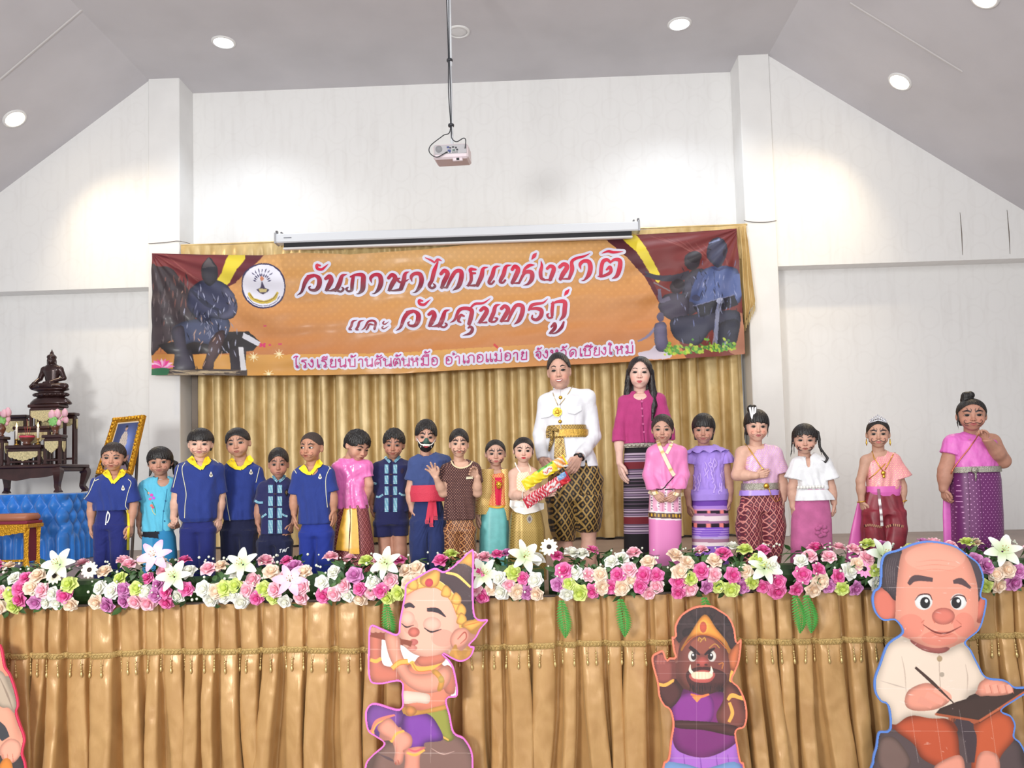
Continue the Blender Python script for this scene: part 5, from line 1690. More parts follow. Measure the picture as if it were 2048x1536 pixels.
P13 = dict(label='girl in a pink wrap jacket with gold collar, standing in front of the woman', Y=5.62, skin=(182, 132, 112),
 head=(1325, 828, 885, -2, 4, 2), hx=(1304, 1348), hair='side_part', hair_m=M_HAIRB, face=dict(paint='w', pst=.5, pcol=(104, 72, 64)),
 torso=[(892, 1312, 1350), (902, 1302, 1364), (930, 1305, 1360), (960, 1306, 1358), (979, 1305, 1358)],
 A=dict(p=[(1303, 904), (1297, 950), (1309, 986, -.07), (1332, 1010, -.12)], n=(.2, .9, 0), t=(.6, -.3, .5), curl=.55, l=.11),
 B=dict(p=[(1363, 902), (1367, 950), (1354, 988, -.07), (1333, 1006, -.13)], n=(-.2, .9, 0), t=(-.6, -.3, .5), curl=.55, l=.11),
 top=dict(name='wrap_jacket', m=mat('pink_silk', (226, 128, 184), .42, noise=.05, sheen=.2, spec=.5), sl=1.97, sr=(.044, .050), rm=.042, cuts=[ncut(1328, 884, .022, .035)]),
 low=dict(type='skirt', name='wrap_skirt', m=M_VC_SHINE, rows=[(972, 1304, 1358), (985, 1299, 1361), (1020, 1297, 1363), (1090, 1298, 1363), (1170, 1299, 1362)], folds=2, amp=.012, colour=skirt13), decals=d13)
# 14 — girl in lilac ruffles
def skirt14(x, y):
 y = y - (x - 1420) * .02
 for a, c in ((1012, (110, 66, 168)), (1018, (172, 132, 214)), (1021, (206, 150, 190)), (1027, None), (1032, (168, 120, 160)), (1042, (232, 214, 220)), (1047, (160, 110, 150)), (1055, None), (1074, 's'), (1078, (190, 170, 220)), (1085, (172, 124, 150)), (1092, (236, 222, 226)), (1300, (140, 96, 190))):
  if y < a:
   if c is None: return (232, 130, 130) if (x * .9) % 24 < 7 else (40, 28, 44)
   if c == 's': return (186, 150, 226) if (y % 4.6) < 1.5 else (126, 84, 196)
   return c
def ruff14(e):
 m = M_LIL
 mb = MB()
 T = e['T']
 c = .5 * (np.array(at(1413, 893, e['Y'])) + np.array(at(1413, 897, e['Y'])))
 P = np.zeros((5, 60, 3))
 for i in range(5):
  for k in range(60):
   a = 2 * math.pi * k / 60
   r = .062 + .016 * i
   rp = .010 * math.sin(11 * a + i * .5) * i / 4
   P[i, k] = c + np.array([(r + rp) * 1.22 * math.cos(a), (r + rp) * math.sin(a) * .85, .012 - .011 * i - .010 * (i / 4) * math.sin(11 * a)])
 mb.grid(P, wrap=True)
 mb.build('neck_ruffle', m, e['root'], True)
 for sd in 'AB':
  p = np.array(e['arms'][sd][0]); q = np.array(e['arms'][sd][1])
  d = (q - p) / np.linalg.norm(q - p)
  a = np.cross(d, [0, 1, 0]); a /= np.linalg.norm(a); b = np.cross(d, a)
  P = np.zeros((6, 40, 3))
  for i in range(6):
   t = i / 5
   for k in range(40):
    th = 2 * math.pi * k / 40
    r = .040 + .022 * math.sin(t * 2.2) + .007 * t * math.sin(9 * th)
    P[i, k] = p + d * (-.02 + .085 * t) + r * (a * math.cos(th) + b * math.sin(th))
  MB().grid(P, wrap=True).build('ruffle_sleeve', m, e['root'], True)
 mb = MB()
 bv = e['bv']; rr = random.Random(3)
 for i in range(26):        # smocked texture: raised squiggles
  x = rr.uniform(1386, 1446); y = rr.uniform(915, 972)
  d_ribbon(mb, bv, [(x + rr.uniform(-3, 3), y), (x + rr.uniform(-4, 4), y + 6), (x + rr.uniform(-4, 4), y + 12), (x, y + 18)], 2.2, (196, 168, 238), e['Y'], .005, 3)
 mb.build('smocking', M_VC_CLOTH, e['root'], True)
M_LIL = cloth('lilac_cotton', (166, 138, 224), rough=.75)
P14 = dict(label='girl in a lilac ruffled top and purple striped skirt', Y=5.84, skin=(172, 122, 102),
 head=(1407, 826, 886, -3, 6, 2), hx=(1384, 1430), hair='fringe', face=dict(paint='w', pst=.5, pcol=(100, 70, 64), open=.9, lip=(160, 84, 82)),
 torso=[(896, 1392, 1434), (906, 1382, 1452), (940, 1385, 1449), (970, 1383, 1450), (990, 1381, 1452)],
 A=dict(p=[(1384, 908), (1376, 968), (1378, 1010), (1381, 1038)], curl=.7), B=dict(p=[(1451, 906), (1458, 966), (1459, 1002), (1457, 1028)], curl=.8),
 top=dict(name='ruffled_top', m=M_LIL, sl=0, neck=1.3, cuff=False, wr=.005, ws=46),
 bands=[dict(name='peplum', m=M_LIL, rows=[(978, 1382, 1451), (988, 1381, 1453), (1000, 1384, 1451)], folds=6, amp=.04, grow=.010)],
 low=dict(type='skirt', name='striped_skirt', m=M_VC_CLOTH, rows=[(984, 1386, 1450), (1000, 1384, 1454), (1050, 1384, 1458), (1170, 1386, 1458)], folds=2, amp=.01, colour=skirt14), after=ruff14)
# 15 — girl with the lilac sash across
M_SABAI = lattice('lilac_pink_brocade', (196, 150, 204), (224, 182, 210), (232, 196, 190), 40, .9, .12, .32, .36)
M_REDP = lattice('red_diamond_brocade', (96, 30, 46), (206, 132, 124), (176, 80, 84), 26, .66, .085, .16, .55)
def belt15(e):
 mb = MB(); bv = e['bv']
 pts = [cast_px(x, y, bv, .008, e['Y']) for x, y in ((1490, 887), (1500, 900), (1510, 915), (1520, 930), (1526, 938))]
 mb.tube(pts, .0035, 6)
 pts = [cast_px(x, y, bv, .010, e['Y']) for x, y in ((1536, 972), (1542, 990), (1551, 1003), (1558, 1001), (1560, 995))]
 mb.tube(pts, .0025, 6)
 c = cast_px(1533, 972, bv, .012, e['Y'])
 mb.lathe([(.001, -.004), (.020, -.002), (.016, .006), (.001, .010)], c, 12, axis=(0, -1, 0))
 mb.build('gold_chain', M_GOLDJ, e['root'], True)
 mb = MB()
 T = e['T']; p = T((-.20, -.20, 1.02))
 for dx, dz in ((-.02, -.01), (.02, .0), (0, .02)):
  mb.prism([p + [dx - .006, -.01, .015], p + [dx + .006, -.01, .02], p + [dx * .5 + .003, -.03, -.06], p + [dx * .5 - .004, -.032, -.07], p + [dx * .5 - .010, -.03, -.055]], (0, -.003, 0))
 mb.build('hair_ribbon', mat('white_ribbon', (236, 232, 236), .5), e['root'])
P15 = dict(label='girl with a lilac sash over one shoulder, silver belt and red diamond-patterned trousers', Y=5.7, skin=(204, 154, 132),
 head=(1513, 818, 882, 7, 3, 3), hx=(1487, 1536), hair='bun_fringe', face=dict(paint='w', pst=.4, pcol=(130, 86, 78), lip=(176, 92, 92)), blush=.6, df=.68,
 torso=[(900, 1494, 1540), (912, 1486, 1552), (940, 1487, 1552), (968, 1487, 1552), (986, 1484, 1554)],
 A=dict(p=[(1481, 903), (1474, 950, -.02), (1512, 951, -.12), (1540, 946, -.12)], n=(0, .9, -.2), t=(.1, -.2, 1), curl=.35, l=.12),
 B=dict(p=[(1552, 905), (1564, 968, .02), (1566, 998), (1567, 1024)], curl=.9), arm_r=(.043, .037, .026),
 top=dict(name='sash_top', m=M_SABAI, sides='B', sl=.62, sr=(.052, .078), neck=1.15, yoke=True, wr=.005, cuts=[(1488, 893, -.02, (.085, .13, .075))], cuff=True),
 bands=[dict(name='belt', m=M_SILV, rows=[(966, 1486, 1553), (978, 1485, 1554)], grow=.010, df=.68), dict(name='under_sash', m=mat('violet_satin', (172, 142, 226), .34, spec=.6), rows=[(980, 1482, 1555), (990, 1481, 1556)], folds=6, amp=.03, grow=.006, df=.68)],
 low=dict(type='pants', name='patterned_trousers', m=M_REDP, wr=.006, **pants(1477, 1566, 982, 1022, 1522, tx=4, bot=(1490, 1552))), after=belt15)
# 16 — pigtail girl in white blouse
M_WHITEB = cloth('white_cotton', (226, 226, 230), rough=.7)
def bl16(e):
 mb = MB()
 for x in range(1597, 1650, 6):
  c = cast_px(x, 974 - (x - 1620) * .03, e['bv'], .012, e['Y'])
  mb.lathe([(.001, -.004), (.011, -.002), (.010, .003), (.005, .005), (.001, .006)], c, 12, axis=(0, -1, 0))
 mb.build('pearl_belt', mat('pearl_white', (232, 230, 224), .25, spec=.7), e['root'], True)
 mb = loft([(979, 1592, 1652), (984, 1590, 1656), (992, 1587, 1662), (1000, 1586, 1665)], e['Y'], .62, 9, .07, 4, grow=.004)
 put('peplum', mb.data('peplum', True), M_WHITEB, e['root'])
 mb = MB(); bv = e['bv']
 for a in np.linspace(0, 6.28, 8):
  c = cast_px(1643 + 8 * math.cos(a), 1062 + 8 * math.sin(a) * 1.2, bv, .006, e['Y'])
  mb.ball(c, (.020, .008, .014), 8, 6)
 mb.build('skirt_bow', cloth('rose_bow_cloth', (180, 92, 140)), e['root'], True)
P16 = dict(label='girl with long pigtails in a white blouse and rose pink skirt', Y=5.52, skin=(186, 138, 118),
 head=(1609, 847, 906, 2, 6, 3), hx=(1587, 1635), hair='pigtails', face=dict(paint='c', pst=1.1, pcol=(48, 36, 40), open=.9),
 torso=[(914, 1602, 1640), (924, 1591, 1654), (945, 1592, 1654), (970, 1595, 1650), (980, 1593, 1652)],
 A=dict(p=[(1594, 926), (1584, 975), (1586, 1014), (1591, 1042)], curl=.35), B=dict(p=[(1652, 924), (1662, 975), (1668, 1006), (1670, 1031)], curl=.8),
 top=dict(name='blouse', m=M_WHITEB, sl=.66, sr=(.050, .074), neck=1.25, cuts=[ncut(1620, 922, .016, .045)]),
 low=dict(type='skirt', name='skirt', m=cloth('rose_pink_print', (188, 98, 146), noise=.14, rough=.7), rows=[(978, 1594, 1652), (1000, 1588, 1657), (1040, 1583, 1662), (1170, 1582, 1666)], folds=3, amp=.015), after=bl16)
# 17 — girl with tiara and pink sash
M_PKB = lattice('pink_gold_brocade', (224, 128, 156), (236, 168, 160), (240, 186, 160), 36, .95, .12, .32, .36)
M_PKS = mat('pink_silk_lining', (222, 108, 184), .36, spec=.5, noise=.05)
def tr17(e):
 T, R_ = e['T'], e['R']
 mb = MB()
 for i in range(-5, 6):
  a = i * .20
  base = T((.34 * math.sin(a), -.02 - .20 * math.cos(a), .98 - .10 * abs(a)))
  h = .042 - .004 * abs(i)
  mb.tube([base, base + [0, .004, h * .6], base + [0, .006, h]], [.004, .005, .001], 6)
  mb.ball(base + [0, -.002, h * .75], .0045, 6, 4)
 mb.tube([T((.36 * math.sin(a), -.02 - .21 * math.cos(a), .97 - .10 * abs(a))) for a in np.linspace(-1.1, 1.1, 15)], .005, 6)
 mb.build('tiara', mat('tiara_silver', (222, 222, 230), .2, metal=.7), e['root'], True)
 mb = MB(); bv = e['bv']; Y = e['Y']
 for pts in (((1744, 902), (1748, 915), (1757, 930), (1766, 942)), ((1787, 908), (1778, 925), (1770, 940)), ((1790, 905), (1768, 930), (1750, 948), (1738, 958))):
  mb.tube([cast_px(x, y, bv, .008, Y) for x, y in pts], .0032, 6)
 c = cast_px(1767, 946, bv, .012, Y)
 mb.lathe([(.001, -.003), (.016, -.002), (.013, .004), (.001, .008)], c, 12, axis=(0, -1, 0))
 mb.ball(c + [0, -.004, -.024], (.010, .005, .012), 8, 6)
 for sd in 'AB':
  p = np.array(e['arms'][sd][2])
  mb.tube([p + .027 * np.array([math.cos(t), math.sin(t), .15 * math.cos(t)]) for t in np.linspace(0, 6.283, 17)], .004, 6, caps=False)
 for sx in (-1, 1):
  p = T((sx * .42, .0, .30)); mb.tube([p, p + [0, 0, -.03], p + [0, 0, -.05]], [.003, .006, .001], 6)
 mb.build('jewellery', M_GOLDJ, e['root'], True)
 mb = loft([(1000, 1728, 1738), (1030, 1721, 1736), (1060, 1714, 1734), (1100, 1706, 1733), (1130, 1702, 1733)], Y, .5, 3, .06, 2, dy=.10)
 put('sash_train', mb.data('sash_train', True), M_PKS, e['root'])
d17 = dict(sequin_strip=[('r', [(1757, 978), (1759, 1000), (1762, 1025), (1764, 1052)], 5.5, lambda x, y: linv((240, 238, 236) if (y % 3.4) < 2.2 else (150, 110, 120)), .008)],
  woven_band=[('r', [(1728, 1052), (1740, 1050), (1752, 1052), (1764, 1054)], 5, lambda x, y: linv((206, 150, 120) if math.sin(x * 1.6) > .2 else (70, 26, 36)), .005), ('r', [(1772, 1054), (1785, 1050), (1797, 1051), (1807, 1053)], 5, lambda x, y: linv((206, 150, 120) if math.sin(x * 1.6) > .2 else (70, 26, 36)), .005)])
P17 = dict(label='girl with a tiara, pink sash over one shoulder and dark red trousers', Y=5.66, skin=(182, 134, 112),
 head=(1756, 838, 894, 0, 3, 2), hx=(1734, 1777), hair='pulled', face=dict(paint='bw', pst=.9, pcol=(66, 46, 48), lip=(190, 104, 100)),
 torso=[(914, 1742, 1780), (924, 1733, 1792), (950, 1733, 1794), (975, 1734, 1798), (990, 1736, 1796)],
 A=dict(p=[(1729, 918), (1721, 962), (1723, 1003), (1731, 1026)], curl=.8), B=dict(p=[(1789, 916), (1804, 972, .0), (1805, 1002), (1803, 1027)], curl=.8),
 top=dict(name='sash_top', m=M_PKB, sides='B', sl=.70, sr=(.048, .092), neck=1.15, wr=.005, cuts=[(1734, 905, -.02, (.075, .12, .062))]),
 bands=[dict(name='under_sash', m=M_PKS, rows=[(972, 1734, 1799), (984, 1735, 1798), (992, 1740, 1796)], folds=4, amp=.03, grow=.006)],
 low=dict(type='pants', name='silk_trousers', m=mat('dark_red_silk', (132, 44, 56), .42, noise=.18, nscale=16, spec=.5), wr=.007, **pants(1727, 1808, 982, 1028, 1768, tx=3, bot=(1738, 1798))), decals=d17, after=tr17)
# 18 — big girl, far right
M_PURP = lattice('purple_dotted_silk', (104, 34, 98), (104, 34, 98), (216, 160, 206), 34, .8, .0, .15, .42)
M_PK18 = mat('orchid_silk', (216, 108, 190), .40, noise=.07, nscale=24, spec=.5)
def j18(e):
 mb = MB(); bv = e['bv']; Y = e['Y']
 mb.tube([cast_px(x, y, bv, .009, Y) for x, y in ((1958, 868), (1950, 880), (1938, 897), (1925, 913), (1914, 927), (1906, 938), (1902, 948))], .004, 6)
 mb.build('gold_chain', mat('rose_gold', (206, 120, 90), .3, metal=.7), e['root'], True)
 mb = MB()
 c = cast_px(1950, 940, bv, .012, Y)
 mb.lathe([(.001, -.004), (.024, -.003), (.022, .003), (.012, .008), (.001, .010)], c, 16, axis=(0, -1, 0))
 for k in range(3):
  mb.tube([c + [-.004 + .004 * k, -.004, -.02], c + [-.004 + .004 * k, -.006, -.075 + .01 * k]], .0025, 5)
 mb.build('belt_buckle', M_SILV, e['root'], True)
 mb = loft([(958, 1896, 1908), (985, 1894, 1909), (1030, 1893, 1911), (1087, 1895, 1913), (1130, 1894, 1914)], Y, .5, 3, .05, 2, dy=.05)
 put('sash_train', mb.data('sash_train', True), M_PK18, e['root'])
 mb = MB()
 d_patch(mb, bv, [(1936, 944), (1958, 944), (1962, 1000), (1964, 1090), (1940, 1090), (1940, 1000)], (92, 34, 104), Y, .012)
 mb.build('front_pleat', M_PURP, e['root'], True)
P18 = dict(label='biggest girl in pink sash and purple dotted skirt, hand on chin, far right', Y=5.66, skin=(170, 116, 96),
 head=(1943, 797, 860, 4, 2, 2), hx=(1916, 1969), hair='top_bun', face=dict(paint='bw', pst=.8, pcol=(48, 34, 40), lip=(170, 84, 84)), df=.72,
 torso=[(872, 1922, 1968), (882, 1908, 1990), (905, 1905, 1994), (930, 1905, 1992), (944, 1904, 1994)], hand_l=.135,
 A=dict(p=[(1903, 884), (1891, 940), (1887, 978), (1893, 1005)], curl=.6), B=dict(p=[(1987, 880), (2006, 922, -.05), (1973, 878, -.17), (1956, 858, -.17)], n=(-.6, .2, .4), t=(.1, -.6, .7), curl=.9, l=.12),
 arm_r=(.050, .046, .030),
 top=dict(name='sash_top', m=M_PK18, sides='A', sl=.42, sr=(.060, .072), neck=1.1, wr=.006, cuts=[(1988, 868, -.02, (.070, .13, .050))]),
 bands=[dict(name='belt', m=M_SILV, rows=[(933, 1904, 1994), (944, 1903, 1995)], grow=.012, df=.72)],
 low=dict(type='skirt', name='wrap_skirt', m=M_PURP, rows=[(938, 1905, 1994), (960, 1904, 1998), (1030, 1906, 2002), (1170, 1910, 2006)], folds=4, amp=.015, df=.72), after=j18)
# 19 — the man in the white jacket
M_JACK = cloth('white_jacket_cloth', (228, 228, 234), rough=.6, bump=.15)
M_BROC = lattice('black_gold_brocade', (36, 28, 20), (160, 128, 70), (130, 98, 50), 17, .72, .12, .2, .45, .25)
M_BROCF = lattice('fine_gold_brocade', (40, 32, 24), (196, 160, 84), (170, 134, 66), 46, .8, .14, .3, .4, .3)
GOLDC = (214, 170, 70)
def man_after(e):
 mb = MB(); bv = e['bv']; Y = e['Y']
 mb.tube([cast_px(x, y, bv, .006, Y) for x, y in ((1104, 779), (1107, 790), (1112, 802), (1116, 811))], .003, 6)
 mb.tube([cast_px(x, y, bv, .006, Y) for x, y in ((1146, 771), (1138, 785), (1128, 799), (1119, 810))], .003, 6)
 mb.build('chain', mat('chain_gold', (206, 186, 140), .3, metal=.6), e['root'], True)
 mb = MB()
 c = cast_px(1114.5, 824, bv, .010, Y)
 for a in range(4):
  t = a * math.pi / 2 + .2
  mb.ball(c + np.array([.018 * math.cos(t), -.003, .018 * math.sin(t)]), (.016, .006, .016), 10, 6)
 mb.prism([c + np.array([.036 * math.cos(t), 0, .036 * math.sin(t)]) for t in np.linspace(.25, .25 + 6.283, 9)[:-1]], (0, -.006, 0))
 mb.lathe([(.018, 0), (.016, .010), (.008, .014), (.001, .015)], c, 12, axis=(0, -1, 0))
 mb.build('pendant', M_GOLDJ, e['root'])
 mb = MB(); P = np.zeros((5, 40, 3)); T = e['T']; rn = .228 * e['Hh'] * .82 * 1.10
 for i in range(5):
  for k in range(40):
   a = -math.pi / 2 + .10 + (2 * math.pi - .20) * k / 39
   c0 = T((0, .095 + .01 * i, -.20 + .062 * i))
   P[i, k] = c0 + np.array([rn * math.cos(a), rn * math.sin(a), .012 * math.sin(a)]) * (1.16 - .03 * i)
 mb.grid(P).build('stand_collar', M_JACK, e['root'], True)
 for y in (795, 843):
  mb = MB()
  c = cast_px(1121 - (y - 795) * .02, y, bv, .004, Y)
  mb.lathe([(.014, -.003), (.013, .005), (.001, .008)], c, 14, axis=(0, -1, 0))
  mb.build('button', M_GOLDJ, e['root'], True)
 mb = MB()
 p = np.array(e['arms']['B'][2]); d = np.array(e['arms']['B'][3]) - p; d /= np.linalg.norm(d)
 a = np.cross(d, [0, 1, 0]); a /= np.linalg.norm(a); b = np.cross(d, a)
 q = p - d * .002
 ring = [q + (.036 * a * math.cos(t) + .034 * b * math.sin(t)) for t in np.linspace(0, 6.283, 21)]
 mb.tube(ring, .007, 8, caps=False)
 mb.lathe([(.018, 0), (.018, .008), (.001, .009)], q + b * -.030 if (b[1] > 0) else q + b * .030, 14, axis=(0, -1, 0))
 mb.build('wristwatch', mat('watch_black', (34, 32, 34), .4), e['root'], True)
 # knotted sash at the belt and its hanging tail
 mb = MB()
 for c0, c1, r0, r1 in (((1102, 862), (1104, 880), .028, .030), ((1104, 880), (1098, 902), .030, .016), ((1106, 858), (1116, 862), .022, .020)):
  a_, b_ = cast_px(*c0, bv, .014, Y), cast_px(*c1, bv, .014, Y)
  mb.tube([a_, .5 * (a_ + b_), b_], [r0, .5 * (r0 + r1) * 1.1, r1], 12, sy=.55)
 mb.build('sash_knot', M_BROCF, e['root'], True)
 mb = MB()
 d_patch(mb, bv, [(1110, 872), (1127, 872), (1132, 915), (1108, 917)], GOLDC, Y, .014)
 mb.build('sash_tail', M_BROCF, e['root'], True)
dM = dict(pocket_flap=[('p', [(1081, 826), (1106, 821), (1108, 827), (1097, 834), (1082, 836)], (236, 236, 240), .006), ('p', [(1134, 817), (1163, 811), (1164, 820), (1150, 828), (1136, 826)], (236, 236, 240), .006)],
  pocket_seam=[('r', [(1082, 836), (1097, 834.5), (1108, 828)], .9, (200, 200, 208), .0075), ('r', [(1136, 826.5), (1150, 828.5), (1164, 821)], .9, (200, 200, 208), .0075)],
  front_seam=[('r', [(1121, 780), (1121, 800), (1121, 840), (1122, 858)], 1.0, (206, 206, 214), .003)])
PM = dict(kind='man', label='man in a white high-collared jacket and black gold brocade trousers, handing over snack packs', Y=5.95, skin=(196, 146, 126),
 head=(1118, 704, 778, -3, 4, -3), hx=(1094, 1142), hair='man', face=dict(teeth=True, smile=.022, lip=(176, 100, 96), open=.85), df=.60, blush=.4,
 torso=[(783, 1104, 1146), (796, 1088, 1176), (826, 1085, 1172), (858, 1095, 1169), (880, 1094, 1176), (910, 1094, 1190), (934, 1096, 1198)],
 A=dict(p=[(1089, 802), (1080, 870, .02), (1086, 922, -.06), (1100, 948, -.20)], n=(.6, -.2, .6), t=(.5, -.8, .3), curl=.5),
 B=dict(p=[(1178, 792), (1188, 872, .04), (1158, 915, -.16), (1140, 954, -.25)], n=(-.8, .4, .1), t=(-.8, -.5, .3), curl=.5, l=.17),
 arm_r=(.050, .042, .030), pelvis=[(960, 1100, 1196)], legs_x=(1128, 1175), leg_r=(.085, .058, .042),
 top=dict(name='jacket', m=M_JACK, sl=1.93, sr=(.054, .044), rm=.053, neck=1.06, wr=.0045, ws=16),
 bands=[dict(name='waist_sash', m=M_BROCF, rows=[(851, 1096, 1168), (862, 1094, 1170), (876, 1095, 1172)], grow=.014, df=.62), dict(name='belt', m=mat('gold_belt', (196, 154, 66), .4, metal=.4, noise=.3, nscale=90, bump=.5), rows=[(860, 1100, 1169), (873, 1100, 1170)], grow=.024, df=.62)],
 low=dict(type='pants', name='brocade_trousers', m=M_BROC, wr=.011, ws=14, df=.55, rows=[(915, 1098, 1192), (960, 1095, 1202), (1000, 1092, 1204)],
   L=[(990, 1092, 1150), (1040, 1096, 1150), (1070, 1105, 1149), (1081, 1109, 1148)], R=[(990, 1140, 1204), (1030, 1147, 1204), (1056, 1152, 1200), (1063, 1156, 1196)],
   extra=[((1196, 960, -.02), (1168, 1040, -.05), .05, .03), ((1190, 940, -.04), (1150, 1000, -.06), .04, .02)]),
 decals=dM, after=man_after)
# 20 — the woman
def skirtW(x, y):
 y = y + (x - 1275) * .0
 t = (y - 893) / .267 + 723
 for a, c in ((770, (26, 22, 28)), (838, 0), (890, (112, 34, 44)), (960, 0), (1030, 1), (1110, 0), (1190, 1), (1250, 0), (1305, (112, 34, 44)), (1375, 0), (3000, (24, 20, 26))):
  if t < a:
   if c == 0: return ((150, 128, 156), (92, 76, 96), (186, 168, 186), (70, 56, 74))[int(t / 9) % 4]
   if c == 1: return (92, 76, 92) if int(t / 7) % 4 == 0 else (30, 26, 34)
   return c
def w_after(e):
 mb = MB(); bv = e['bv']
 for x in range(1252, 1312, 8):
  c = cast_px(x, 891 - (x - 1280) * .02, bv, .008, e['Y'])
  mb.ball(c, (.016, .006, .010), 8, 6)
 mb.build('belt_medallions', M_SILV, e['root'], True)
PW = dict(kind='woman', label='woman with long straight dark hair in a magenta blouse and dark striped skirt', Y=6.05, skin=(218, 172, 156),
 head=(1280, 712, 777, -2, 4, 3), hx=(1255, 1304), hair='long', hair_m=mat('straight_dark_hair', (30, 22, 24), .38, bump=.4, bscale=70), face=dict(lip=(196, 84, 90), smile=.015, thin=True, open=1.0), blush=.5, df=.60,
 torso=[(786, 1262, 1300), (798, 1248, 1318), (830, 1250, 1312), (860, 1250, 1310), (888, 1249, 1312)],
 A=dict(p=[(1247, 801), (1238, 866), (1239, 926, -.03), (1248, 969, -.06)], curl=.25), B=dict(p=[(1320, 797), (1336, 862), (1336, 920, .03), (1332, 960, .03)], curl=.3),
 arm_r=(.040, .034, .025),
 top=dict(name='blouse', m=cloth('magenta_cotton', (176, 58, 118), rough=.75), sl=1.30, sr=(.056, .058), rm=.050, neck=1.3, wr=.004, cuts=[ncut(1281, 790, .05, .035)]),
 bands=[dict(name='belt', m=M_SILV, rows=[(887, 1248, 1313), (896, 1248, 1313)], grow=.006, df=.62)],
 low=dict(type='skirt', name='striped_skirt', m=M_VC_CLOTH, rows=[(886, 1250, 1312), (920, 1247, 1318), (1000, 1247, 1320), (1170, 1249, 1318)], folds=2, amp=.008, colour=skirtW),
 decals=dict(button=[('s', [(x, y - 2.4), (x + 3, y), (x, y + 2.4), (x - 3, y)], (196, 96, 146), .006) for x, y in ((1284, 803), (1284, 817), (1285, 832), (1286, 848), (1288, 864))],
    placket=[('r', [(1283, 798), (1285, 830), (1289, 886)], 1.2, (120, 36, 84), .003)]), after=w_after)
PEOPLE = [P1, P2, P3, P4, P5, P6, P7, P8, P9, P10, P11, P12, P13, P14, P15, P16, P17, P18, PM, PW]
for _p in PEOPLE:
 person(_p)
# ------------------------------------------------------------------ snack packs held between the man and the girl
def snack(name, label, A_, B_, ya, yb, hgt, pal, n):
 a, b = at(*A_, ya), at(*B_, yb)
 d = b - a; L_ = np.linalg.norm(d); d /= L_
 up = np.array([0, 0, 1.0]) - d * d[2]; up /= np.linalg.norm(up); nn = np.cross(d, up)
 if nn[1] > 0: nn = -nn
 o = thing(name, label, 'snack pack', .5 * (a + b))
 m, k = 90, 36
 P, C = np.zeros((m, k, 3)), []
 for i in range(m):
  t = i / (m - 1)
  seg = abs(math.sin(math.pi * t * n))
  thk = hgt * .16 * (.45 + .55 * seg ** .6) * min(1, 10 * t + .05, 10 * (1 - t) + .05)
  hh = hgt * .5 * (.93 + .07 * seg)
  for q in range(k):
   th = 2 * math.pi * q / k
   s_ = math.sin(th); c_ = math.cos(th)
   w = hh * math.copysign(abs(s_) ** .8, s_)
   P[i, q] = a + d * L_ * t + up * w + nn * c_ * thk * (1 - .75 * abs(s_) ** 3) + nn * .004 * math.sin(40 * t + 5 * s_ + 3 * c_)
   C.append(linv(pal(t, s_)))
 mb = MB().grid(P, C, wrap=True)
 mb.f.append(tuple(range(k))); mb.f.append(tuple(range((m - 1) * k, m * k)))
 mb.build('foil_bag', mat_vc('shiny_foil_print', .22, spec=.7, coat=.5, coatr=.08), o, True)
 for t in (0, 1):
  e = a + d * L_ * t
  MB().prism([e - up * hgt * .46 - nn * .002, e + up * hgt * .46 - nn * .002, e + up * hgt * .46 + d * .012 * (2 * t - 1) - nn * .002, e - up * hgt * .46 + d * .012 * (2 * t - 1) - nn * .002], nn * .004).build('crimped_seal', mat('foil_seal_%d_%d_%d' % pal(.1, 0), pal(.1, 0), .25, coat=.4), o)
def yel(t, s):
 u, v = (t - .56) / .12, (s - .05) / .5
 if u * u + v * v < 1:
  return (206, 40, 48) if abs(v - .35 * math.sin(u * 5)) < .22 else (246, 240, 226)
 if s > .55 and .35 < t < .75: return (96, 170, 60)
 if t > .78: return (240, 150, 60) if math.sin(t * 50 + s * 5) > -.2 else (236, 226, 200)
 return (240, 216, 40)
def redp(t, s):
 u, v = (t - .62) / .16, (s + .05) / .55
 if u * u + v * v < 1: return (206, 52, 58) if abs(v + .3 * math.sin(u * 6)) < .25 else (232, 226, 226)
 if t > .8: return (120, 160, 206) if s > .1 else (206, 40, 52)
 return (226, 210, 212) if math.sin(t * 95 + 3 * math.sin(s * 4)) > .72 else (190, 28, 52)
snack('snack_pack', 'long yellow foil strip of snack bags held by the man and the small girl', (1050, 970), (1128, 920), 5.43, 5.56, .080, yel, 5)
snack('snack_pack', 'red foil strip of snack bags under the yellow one', (1053, 1006), (1134, 953), 5.42, 5.55, .082, redp, 6)
# ------------------------------------------------------------------ altar set on the left
M_ROSEW = mat('rosewood', (62, 36, 36), .34, noise=.25, nscale=9, spec=.5, coat=.15)
M_GILT = mat('gilt_carving', (222, 208, 160), .4, metal=.35, noise=.22, nscale=70, bump=.7, bscale=130)
M_BRONZE = mat('dark_bronze', (58, 36, 36), .26, metal=.35, noise=.2, nscale=12, coat=.3)
M_GOLDF = mat('gold_leaf_frame', (220, 164, 46), .30, metal=.65, noise=.25, nscale=45, bump=.8, bscale=70)
M_BLUE = mat('blue_satin', (44, 128, 222), .34, noise=.12, nscale=7, spec=.5, sheen=.3)
YA = 8.25
def wx(px, py, Y=YA): return at(px, py, Y)[0]
def wz(px, py, Y=YA): return at(px, py, Y)[2]
